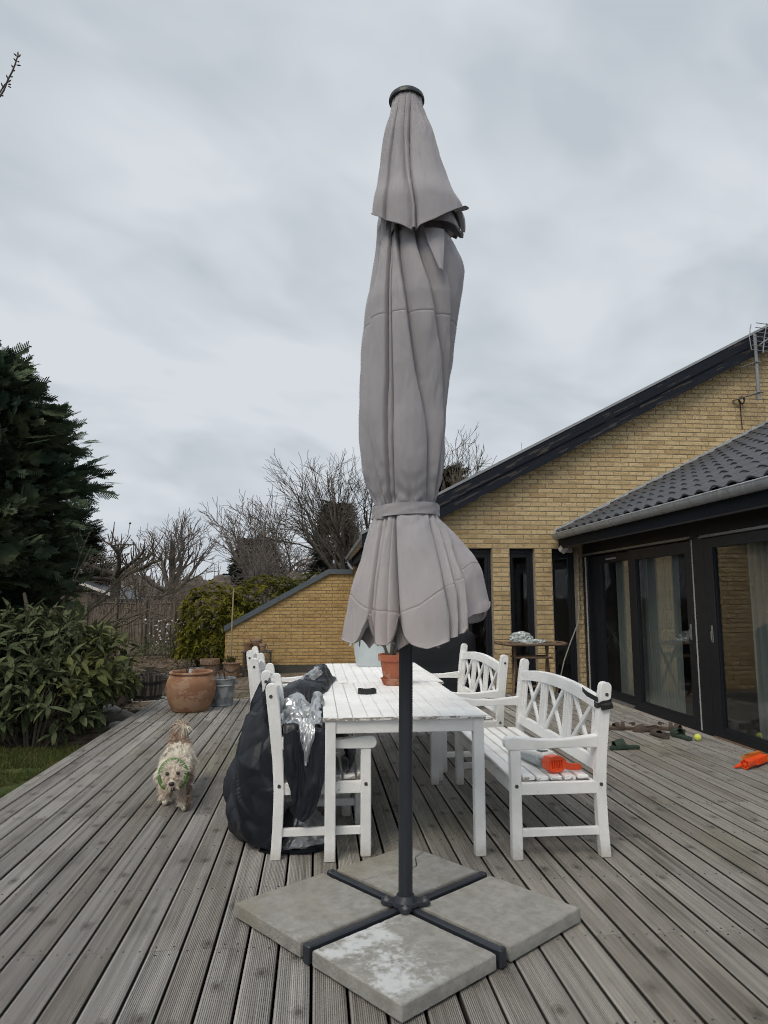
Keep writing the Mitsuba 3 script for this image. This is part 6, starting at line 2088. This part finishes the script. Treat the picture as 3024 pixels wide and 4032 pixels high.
# ------------------------------------------------------------------ covered barbecue
material('m_bbq_cover', princ(proc(lambda p, n, uv: mix((0.007, 0.009, 0.013), (0.012, 0.014, 0.019), fbm(p.x * 6, p.y * 6, p.z * 6, 3))), .6, specular=.4))
Q_ = thing('barbecue', 'barbecue under a black fabric cover behind the far table', 'barbecue')
nz, na = 46, 150
R = []
for i in range(nz):
    v = i / (nz - 1)
    row = []
    for j in range(na):
        a = 2 * math.pi * j / na
        c, s = math.cos(a), math.sin(a)
        e = .30
        X = np.sign(c) * abs(c) ** e
        Yv = np.sign(s) * abs(s) ** e
        if v < .72:
            z = .03 + .85 * v / .72
            k = 1 + .02 * (1 - v) * math.sin(a * 9 + 2 * v) + .012 * math.sin(a * 5 + 1)
            row.append((1.44 + .54 * X * k, 8.85 + .30 * Yv * k, z))
        else:
            w = (v - .72) / .28
            sh = math.cos(w * math.pi / 2)
            zt = .88 + (.115 + .02 * math.sin(X * 2)) * math.sin(w * math.pi / 2) ** .8
            row.append((1.44 + (.54 * sh ** .35 - .11 * w * sh) * X + .0 , 8.85 + .30 * sh ** .35 * Yv, zt))
    R.append(row)
P = np.array(R)
m = grid_mesh(P, True)
nn = m.vertex_normals
m.vertices = m.vertices + nn * ((ridged(m.vertices * 3.2, 3, 3) - .4) * .018)[:, None]
put(Q_ + '__cover', m, 'm_bbq_cover', True)
for sx_ in (-.46, .46):
    for sy_ in (-.22, .22):
        put(Q_ + '__leg', bx(1.44 + sx_ - .02, 1.44 + sx_ + .02, 8.85 + sy_ - .02, 8.85 + sy_ + .02, .001, .5, .003), 'm_black_plastic')

# ------------------------------------------------------------------ folding tray table with crumpled bags
material('m_teak', princ(proc(lambda p, n, uv: mix((0.100, 0.066, 0.042), (0.200, 0.140, 0.095), fbm(p.x * 30, p.y * 12, p.z * 30, 3))), .7))
Y0 = 9.30
TX = 2.885
F2 = thing('tray_table', 'brown wooden folding tray table against the brick gable', 'table')
for z, x0, x1, y0, y1, nm in ((.735, TX - .33, TX + .33, Y0 - .22, Y0 + .22, 'tray'),):
    put(F2 + '__tray', bx(x0, x1, y0, y1, z, z + .012, .003), 'm_teak')
    for yy in (y0, y1):
        put(F2 + '__rim', tube([(x0 - .115, yy * .8 + Y0 * .2, z + .030), (x0 - .06, yy, z + .024), (x0, yy, z + .018), (x1, yy, z + .018), (x1 + .06, yy, z + .022), (x1 + .10, yy * .8 + Y0 * .2, z + .026)], .019, 9), 'm_teak', True)
    for xx in (x0, x1):
        put(F2 + '__rim', tube([(xx, y0, z + .018), (xx, y1, z + .018)], .017, 9), 'm_teak', True)
    for xx, s in ((x0 - .112, -1), (x1 + .098, 1)):
        put(F2 + '__handle', tube([(xx, Y0 - .176, z + .028), (xx + .012 * s, Y0, z + .028), (xx, Y0 + .176, z + .028)], .016, 9), 'm_teak', True)
for s in (-1, 1):
    for q in (-1, 1):
        put(F2 + '__leg', bar((TX + s * .22 - q * .10, Y0 - q * .17, .002), (TX + s * .22 + q * .06, Y0 + q * .16 - .01 * q, .735), .026, .040, up=(0, 1, 0)), 'm_teak')
for y_, z_ in ((Y0 - .13, .58), (Y0 + .13, .58), (Y0 - .09, .20)):
    put(F2 + '__cross_rail', bar((TX - .25, y_, z_), (TX + .25, y_, z_), .024, .024), 'm_teak')
material('m_bag', princ(proc(lambda p, n, uv: mix((0.30, 0.36, 0.36), (0.62, 0.65, 0.65), smoothstep(.3, .7, fbm(p.x * 25, p.y * 25, p.z * 25, 3)))), .28, metallic=.25, specular=.6))


def bag(label, c, s, seed):
    b = trimesh.creation.icosphere(5)
    v = b.vertices.copy()
    rz = ridged(v * 2.2 + seed, 3, seed)
    v = v * (0.75 + .5 * rz[:, None]) * s
    v[:, 2] = np.maximum(v[:, 2], -s[2] * .55)
    put('plastic_bag', TM(v + c, b.faces), 'm_bag', True, label, 'plastic bag')


bag('crumpled grey green plastic bag at the back of the tray table', np.array([2.76, 9.31, .825]), np.array([.15, .09, .085]), 3)
bag('crumpled silvery plastic bag lying flat in front on the tray table', np.array([2.90, 9.22, .775]), np.array([.17, .10, .045]), 8)

# ------------------------------------------------------------------ pots at the end of the terrace
big = [(.001, 0), (.205, 0), (.215, .008), (.248, .07), (.284, .16), (.300, .25), (.298, .32), (.280, .385), (.256, .425), (.247, .432), (.247, .438), (.258, .443), (.266, .455), (.264, .468), (.254, .476), (.238, .474), (.230, .462), (.228, .440), (.24, .36), (.2, .3)]
t = pot('terracotta_pot', 'large round terracotta pot with lime patches on the far left of the terrace', 'plant pot', -1.535, 9.02, .002, big, 'm_pot_big', .40, .236)
out = []
r = np.random.default_rng(5)
for i in range(6):
    grow(r, (-1.53 + r.normal(0, .05), 9.0 + r.normal(0, .05), .40), (r.normal(0, .3), 0, 1), .20, .005, 1, out, .4, .1, (1, 2), .12, .6, .003)
put(t + '__dry_stems', sticks(np.array(out)[:, :8], 5), 'm_bark', True, kind='stuff')
put(t + '__label_stake', bx(-1.56, -1.53, 8.99, 8.995, .40, .505), 'm_toy_white')
bk = [(.001, 0), (.150, 0), (.158, .004), (.158, .016), (.154, .020), (.170, .245), (.178, .250), (.182, .258), (.178, .266), (.174, .270), (.182, .325), (.187, .330), (.189, .337), (.186, .344), (.180, .340), (.172, .27), (.15, .02)]
t = pot('zinc_bucket', 'galvanised zinc bucket beside the large terracotta pot', 'bucket', -1.215, 9.42, .002, bk, 'm_galvanised', .25, .168)
for s in (-1, 1):
    put(t + '__handle', tube([(-1.215 + s * .175, 9.42 - .05, .30), (-1.215 + s * .205, 9.42 - .045, .275), (-1.215 + s * .207, 9.42 + .045, .275), (-1.215 + s * .175, 9.42 + .05, .30)], .006, 7), 'm_galvanised', True)
out = []
for i in range(9):
    grow(r, (-1.215 + r.normal(0, .06), 9.42 + r.normal(0, .06), .25), (r.normal(0, .45), r.normal(0, .2), 1), .26, .004, 1, out, .4, .1, (1, 2), .12, .6, .0025)
put(t + '__dry_stems', sticks(np.array(out)[:, :8], 5), 'm_bark', True, kind='stuff')
# half barrel
HB = thing('half_barrel', 'weathered half barrel planter with iron hoops behind the large terracotta pot', 'planter')
r = np.random.default_rng(2)
material('m_stave', princ(proc(lambda p, n, uv: mix((0.030, 0.027, 0.024), (0.125, 0.112, 0.10), smoothstep(.35, .65, fbm(p.x * 40 + p.y * 40, p.z * 5, 1.0, 4)))), .95))
hx, hy = -2.52, 11.05
for i in range(18):
    a = i * 2 * math.pi / 18
    rr_ = .225
    pts = []
    for zq, rq in ((GZ - .02, .200), (GZ + .18, .226), (.235 + r.normal(0, .008), .215)):
        for da in (-.165, .165):
            for th_ in (0, -.022):
                pts.append((hx + (rq + th_) * math.cos(a + da), hy + (rq + th_) * math.sin(a + da), zq))
    put(HB + '__stave', trimesh.convex.convex_hull(np.array(pts)), 'm_stave')
for z, rq in ((GZ + .05, .209), (.13, .226)):
    put(HB + '__hoop', lathe([(rq, z - .018), (rq + .007, z - .018), (rq + .007, z + .018), (rq, z + .018)], 48, (hx, hy, 0)), 'm_black_plastic', 30)
put(HB + '__soil', lathe([(.20, .15), (.001, .17)], 24, (hx, hy, 0)), 'm_pot_soil', True)
put('barrel_tray', lathe([(.001, GZ - .018), (.25, GZ - .018), (.285, GZ), (.29, GZ + .002), (.285, GZ + .008), (.25, GZ - .010), (.001, GZ - .012)], 48, (hx, hy, 0)), 'm_lamp', 30, 'pale round tray under the half barrel', 'tray')
put('wooden_stub', tube([(-2.62, 11.6, GZ - .1), (-2.62, 11.6, .30)], .06, 8), 'm_bark_light', 30, 'short sawn wooden post behind the half barrel', 'post')
# plank bed
PB = thing('plank_planter', 'stacked brown plank raised bed behind the spotted shrub', 'planter')
material('m_plank', princ(proc(lambda p, n, uv: mix((0.070, 0.050, 0.038), (0.130, 0.098, 0.076), fbm(p.x * 5, p.y * 5, p.z * 40, 3))), .9))
for i in range(4):
    z0 = GZ - .01 + i * .148
    o = r.normal(0, .008)
    put(PB + '__plank', bx(-3.45, -2.80 + o, 10.34 + o, 10.375 + o, z0, z0 + .143, .004), 'm_plank')
    put(PB + '__plank', bx(-2.80 + o, -2.765 + o, 10.36 + o, 11.1, z0 + .0015, z0 + .142, .004), 'm_plank')
put(PB + '__soil', bx(-3.45, -2.80, 10.38, 11.1, .3, .40), 'm_soil')
# stones at the edge
for i, (x, y, s) in enumerate(((-2.40, 9.20, .16), (-2.32, 8.7, .10), (-2.75, 9.9, .13))):
    s_ = trimesh.creation.icosphere(3)
    v = s_.vertices * np.array([s, s * .7, s * .55])
    v = v * (.8 + .5 * meshkit.fbm(v * 9 + i, 3, 2)[:, None])
    put('garden_stone', TM(v + [x, y, GZ + s * .1], s_.faces), 'm_slab_3', True, ('big dark stone at the edge of the terrace by the plank bed', 'small grey stone under the spotted shrub at the terrace edge', 'grey stone in front of the plank bed')[i], 'stone')
# pots by the wall
t = pot('terracotta_pot', 'tall brown terracotta pot with broad rim at the left end of the garden wall', 'plant pot', -2.00, 13.75, GZ, rim_pot(.125, .185, .36, .10, .02), 'm_pot_pale', .33, .165)
t = pot('terracotta_pot', 'pale pot with rope garland and green shoots beside the cane', 'plant pot', -1.60, 13.8, GZ, [(.001, 0), (.125, 0), (.15, .05), (.158, .14), (.152, .22), (.16, .25), (.172, .262), (.176, .275), (.172, .29), (.158, .292), (.148, .27), (.13, .1)], 'm_pot_pale', .26, .15)
for k_ in range(2):
    put(t + '__garland', tube([(-1.60 + .166 * math.sin(a), 13.8 - .166 * math.cos(a), GZ + .215 - .09 * math.sin((a + .95) / 1.9 * math.pi) + .006 * math.sin(a * 30 + k_ * 3)) for a in np.linspace(-.95, .95, 40)], .011, 6), 'm_bark_light', True)
n = 60
q = np.stack([r.normal(-1.62, .05, n), r.normal(13.8, .05, n), np.full(n, .16)], 1)
put(t + '__shoots', scatter(leaf_mesh(1, .16, .3, .35, 3), q, orient(np.stack([r.normal(0, .5, n), r.normal(0, .5, n), np.full(n, 1.0)], 1), np.tile([[0, 1.0, 0]], (n, 1)), r.normal(0, 1, n)), r.uniform(.08, .16, n)), 'm_grass', True)
put('bamboo_cane', tube([(-1.62, 13.82, .10), (-1.615, 13.83, .9), (-1.60, 13.85, 1.57)], [.017, .016, .014], 7), 'm_cane' if 'm_cane' in scene else material('m_cane', princ((0.36, 0.30, 0.20), .7)), True, 'upright pale cane standing in the garlanded pot', 'cane')
ST = thing('low_bench', 'low weathered wooden bench with flower pots against the garden wall', 'bench')
bx0, bx1, by0, by1 = -1.44, -.86, 13.95, 14.35
for i in range(3):
    put(ST + '__top_board', bx(bx0, bx1, by0 + i * .135, by0 + i * .135 + .128, .325, .350, .003), 'm_stave')
for xx in (bx0 + .03, bx1 - .06):
    for yy in (by0 + .01, by1 - .05):
        put(ST + '__leg', bx(xx, xx + .04, yy, yy + .04, GZ - .02, .325, .003), 'm_bark_light')
for z in (.15, .0):
    put(ST + '__rung', tube([(bx0 + .05, by0 + .03, z), (bx1 - .04, by0 + .03, z)], .014, 7), 'm_bark_light', True)
    for xx in (bx0 + .05, bx1 - .04):
        put(ST + '__rung', tube([(xx, by0 + .03, z + .04), (xx, by1 - .03, z + .04)], .014, 7), 'm_bark_light', True)
for x, y, r0, r1, h, lab in ((-1.335, 14.08, .058, .088, .165, 'pale terracotta pot at the left on the low bench'), (-1.185, 14.22, .085, .125, .225, 'largest terracotta pot at the back on the low bench'), (-1.035, 14.07, .05, .076, .14, 'small reddish terracotta pot at the right on the low bench')):
    pot('terracotta_pot', lab, 'plant pot', x, y, .352, rim_pot(r0, r1, h, .045, .008, .008), 'm_pot_pale', h - .03, r1 - .025)
# logs
material('m_log', princ(proc(lambda p, n, uv: mix((0.075, 0.058, 0.046), (0.28, 0.245, 0.21), smoothstep(.42, .62, fbm(p.x * 9, p.y * 22, p.z * 22, 4)))), .95))
for a, b, rd, lab in (((-2.72, 13.55, -.04), (-2.05, 12.95, -.05), .075, 'mottled birch log lying in front beside the tall brown pot'), ((-2.45, 14.2, -.02), (-2.10, 13.5, .06), .06, 'pale log lying behind the mottled birch log'), ((-3.1, 13.4, -.05), (-2.6, 13.3, -.06), .05, 'thin dark log left of the mottled birch log')):
    a, b = np.array(a), np.array(b)
    k_ = np.linspace(0, 1, 9)[:, None]
    pts = a + (b - a) * k_ + r.normal(0, .008, (9, 3))
    put('log', tube(pts, rd * (1 + .12 * np.sin(np.arange(9) * 1.7)), 14), 'm_log', 50, lab, 'log')
sg = []
for i in range(70):
    p = np.array([r.uniform(-3.4, -2.2), r.uniform(13.2, 15.2), GZ + r.uniform(.0, .12)])
    d = np.array([r.normal(0, 1), r.normal(0, .6), r.uniform(-.05, .25)])
    sg.append((*p, *(p + d * r.uniform(.15, .4)), .012, .006))
put('branch_heap', sticks(sg, 5), 'm_bark_light', True, 'heap of cut dead branches behind the logs', 'branches', kind='stuff')

# ------------------------------------------------------------------ dog
material('m_fur', princ({'type': 'mesh_attribute', 'name': 'vertex_color'}, .85, specular=.15, sheen=.4))
material('m_dog_eye', princ((0.012, 0.008, 0.006), .12, specular=.7))
material('m_dog_nose', princ((0.018, 0.015, 0.016), .4))
material('m_ring', princ((0.070, 0.150, 0.022), .45))
DG = thing('dog', 'small curly cream dog walking towards the viewer with a green ring in its mouth', 'dog')
o = np.array([-.925, 4.90, 0])
fwd = np.array([.12, -.99, 0])
fwd /= np.linalg.norm(fwd)
DL = np.eye(4)
DL[:3, 0], DL[:3, 1], DL[:3, 2], DL[:3, 3] = np.cross(fwd, [0, 0, 1]), -fwd, [0, 0, 1], o
# local: x to the dog's own right (viewer's left is -x after the transform), y backwards, z up
parts_ = [[(0, .40, .240, .080), (0, .27, .235, .083), (0, .12, .230, .085)], [(0, .12, .230, .085), (0, .04, .225, .085), (0, -.03, .235, .062)], [(0, -.03, .235, .062), (0, -.085, .240, .070)],
          [(0, -.085, .240, .070), (.03, -.08, .235, .058), (-.03, -.08, .235, .058)], [(0, -.10, .225, .050), (0, -.150, .198, .036), (0, -.175, .195, .028)],
          [(0, -.10, .195, .035), (0, -.150, .172, .022)]]
sgn = 1
legs = [[(-.055, .06, .20, .044), (-.068, .0, .12, .031), (-.074, -.045, .06, .028), (-.076, -.075, .028, .026)], [(.055, .10, .20, .044), (.060, .10, .12, .030), (.056, .11, .06, .027), (.056, .085, .026, .027)],
        [(-.055, .40, .20, .058), (-.062, .37, .13, .042), (-.06, .44, .085, .026), (-.06, .41, .026, .026)], [(.055, .41, .20, .058), (.066, .43, .13, .042), (.066, .50, .09, .026), (.066, .47, .026, .026)]]
body = m3.Manifold()
for ch in parts_:
    body = body + (blob(ch) if len(ch) == 3 and ch[0][1] == -.085 else m3.Manifold.batch_boolean([blob(ch[i:i + 2]) for i in range(len(ch) - 1)], m3.OpType.Add))
for ch in legs:
    body = body + m3.Manifold.batch_boolean([blob(ch[i:i + 2]) for i in range(len(ch) - 1)], m3.OpType.Add)
for lg in legs:
    x, y, z, rd = lg[-1]
    body = body + blob([(x, y, .022, .022), (x, y - .030, .019, .019)])
bm = from_manifold(body.refine_to_length(.012))
bm = trimesh.Trimesh(bm.vertices, bm.faces, process=True)
trimesh.smoothing.filter_taubin(bm, lamb=.5, nu=.52, iterations=12)
tl_pts = np.array([(0, .47, .27), (.005, .50, .33), (.0, .505, .38), (-.015, .49, .425), (-.03, .46, .445)])
tail = tube(tl_pts, [.022, .02, .018, .014, .008], 10)
ears = {'ear': [(-.062, -.075, .262, .020), (-.092, -.070, .235, .016), (-.100, -.065, .205, .012)], 'ear2': [(.062, -.075, .262, .020), (.086, -.07, .230, .016), (.090, -.065, .200, .012)]}


def dog_colour(q, r):
    """cream coat, brown tail, ears and muzzle shading, patch on the back; q in the dog's frame"""
    c = np.tile([[0.80, 0.745, 0.65]], (len(q), 1))
    t = meshkit.fbm(q * 14 + 5, 3, 4)[:, None]
    c = c * (.72 + .5 * t)
    brown = np.array([0.185, 0.105, 0.062])

    def blend(c, w, col):
        return c * (1 - w[:, None]) + col * w[:, None]
    sm = lambda a, b, x: np.clip((x - a) / (b - a), 0, 1)
    pt = 1 - sm(.030, .044, np.linalg.norm((q - [.055, .20, .295]) * [1, .62, 1], axis=1))
    c = blend(c, pt * .9, np.array([.17, .12, .09]))
    tl = sm(.455, .485, q[:, 1]) * sm(.26, .31, q[:, 2])
    c = blend(c, tl * .85, brown * 1.5)
    tipw = 1 - sm(.02, .035, np.linalg.norm(q - [-.03, .46, .455], axis=1)) * 1.0
    ear = sm(.075, .09, -q[:, 0]) * (q[:, 1] < 0)
    c = blend(c, ear * .8, brown * .8)
    mz = sm(-.125, -.150, q[:, 1]) * (q[:, 2] > .13)
    c = blend(c, mz * .35, brown * 1.8)
    lg = sm(.17, .10, q[:, 2]) * sm(.03, .06, q[:, 2]) * (q[:, 1] < .2)
    c = blend(c, lg * .35, brown * 1.9)
    pw = sm(.035, .018, q[:, 2])
    c = blend(c, pw * .6, np.array([.10, .075, .06]))
    return c


def fur(mesh, n, length, seed, droop=.6, curl=1.0, lift=.55):
    r = np.random.default_rng(seed)
    p, fi = trimesh.sample.sample_surface(mesh, n, seed=seed)
    nr = mesh.face_normals[fi]
    flow = np.array([0, .5, -.75])
    t = flow - nr * (nr @ flow)[:, None]
    t = t + r.normal(0, .45 * curl, t.shape)
    L = length * r.uniform(.6, 1.25, n)
    # locks: neighbouring strands lean together
    lock = np.stack([meshkit.noise(p * 38 + i * 9, i + 3) - .5 for i in range(3)], 1) * 2.9 * curl
    t = t * .8 + lock
    d0 = nr * lift + t * .5
    d0 /= np.linalg.norm(d0, axis=1, keepdims=True)
    p1 = p + d0 * (L * .5)[:, None]
    d1 = d0 * .7 + t * .55 + np.array([0, 0, -droop * .45])
    d1 /= np.linalg.norm(d1, axis=1, keepdims=True)
    p2 = p1 + d1 * (L * .5)[:, None]
    w = np.cross(d0, nr + r.normal(0, .3, nr.shape))
    w /= np.linalg.norm(w, axis=1, keepdims=True) + 1e-9
    w = w * .0030 * r.uniform(.7, 1.3, n)[:, None]
    v = np.stack([p - w, p + w, p1 - w * .8, p1 + w * .8, p2], 1).reshape(-1, 3)
    i = np.arange(n)[:, None] * 5
    f = np.concatenate([i + [0, 1, 3], i + [0, 3, 2], i + [2, 3, 4]])
    col = np.repeat(dog_colour(p, r) * r.uniform(.78, 1.15, n)[:, None], 5, 0)
    shade = np.tile([.85, .85, 1.0, 1.0, 1.08], n)[:, None]
    return TM(v, f), np.clip(col * shade, 0, .85)


def dput2(part, m, col=None, mt='m_fur', sm=True):
    mm = place(m, DL)
    if np.linalg.det(DL[:3, :3]) < 0:
        mm.faces = mm.faces[:, ::-1]
    return put(DG + '__' + part, mm, mt, sm, color=col)


rd_ = np.random.default_rng(1)
dput2('body', bm, dog_colour(bm.vertices, rd_))
far_face = bm.copy()
fm_ = (bm.triangles_center[:, 1] > -.135)
keepf = np.ones(len(bm.faces), bool)
fur_m, fc = fur(bm, 13000, .037, 5, curl=1.15)
# leave eyes, nose and mouth clear
q = fur_m.vertices.reshape(-1, 5, 3)[:, 0]
clear = (np.linalg.norm(q - [-.033, -.148, .255], axis=1) < .019) | (np.linalg.norm(q - [.033, -.148, .255], axis=1) < .019) | (np.linalg.norm(q - [0, -.205, .205], axis=1) < .026)
low_ = q[:, 2] < .03
kk = np.where(~clear & ~low_)[0]
idx = (kk[:, None] * 5 + np.arange(5)).reshape(-1)
i = np.arange(len(kk))[:, None] * 5
fur_m2 = TM(fur_m.vertices[idx], np.concatenate([i + [0, 1, 3], i + [0, 3, 2], i + [2, 3, 4]]))
dput2('coat', fur_m2, fc[idx], sm=False)
dput2('tail', tail, dog_colour(tail.vertices, rd_))
tf, tc = fur(tail, 2600, .085, 9, droop=.9, curl=.7, lift=.35)
tf.vertices[:, 0] -= 0
dput2('tail_plume', tf, tc, sm=False)
for nm, ch in ears.items():
    e = from_manifold(m3.Manifold.batch_boolean([blob(ch[i:i + 2]) for i in range(2)], m3.OpType.Add).refine_to_length(.01))
    dput2('ear', e, dog_colour(e.vertices, rd_))
    ef, ec = fur(e, 900, .035, 11, droop=1.2)
    dput2('ear_hair', ef, ec, sm=False)
for s in (-1, 1):
    dput2('eye', place(trimesh.creation.icosphere(3, .0125), mat((s * .033, -.153, .252))), None, 'm_dog_eye')
dput2('nose', place(trimesh.creation.icosphere(3, 1), mat((0, -.212, .203)) @ np.diag([.019, .013, .014, 1])), None, 'm_dog_nose')
dput2('mouth', place(trimesh.creation.icosphere(3, 1), mat((0, -.185, .163)) @ np.diag([.020, .014, .011, 1])), None, 'm_dog_nose')
rg_ = tube([(.083 * math.cos(a), -.118 + .030 * math.sin(a) , .238 + .086 * math.sin(a)) for a in np.linspace(0, 2 * math.pi, 60)], .0135, 10, False)
mm = place(rg_, DL)
RG = thing('green_ring', 'green rubber ring toy hanging round the head of the dog', 'toy ring')
put(RG + '__ring', mm, 'm_ring', True)
for k_ in range(14):
    a = k_ * 2 * math.pi / 14
    put(RG + '__nub', place(trimesh.creation.icosphere(2, .0065), DL @ mat((.083 * math.cos(a), -.118 + .030 * math.sin(a) - .006, .238 + .086 * math.sin(a)))), 'm_ring', True)
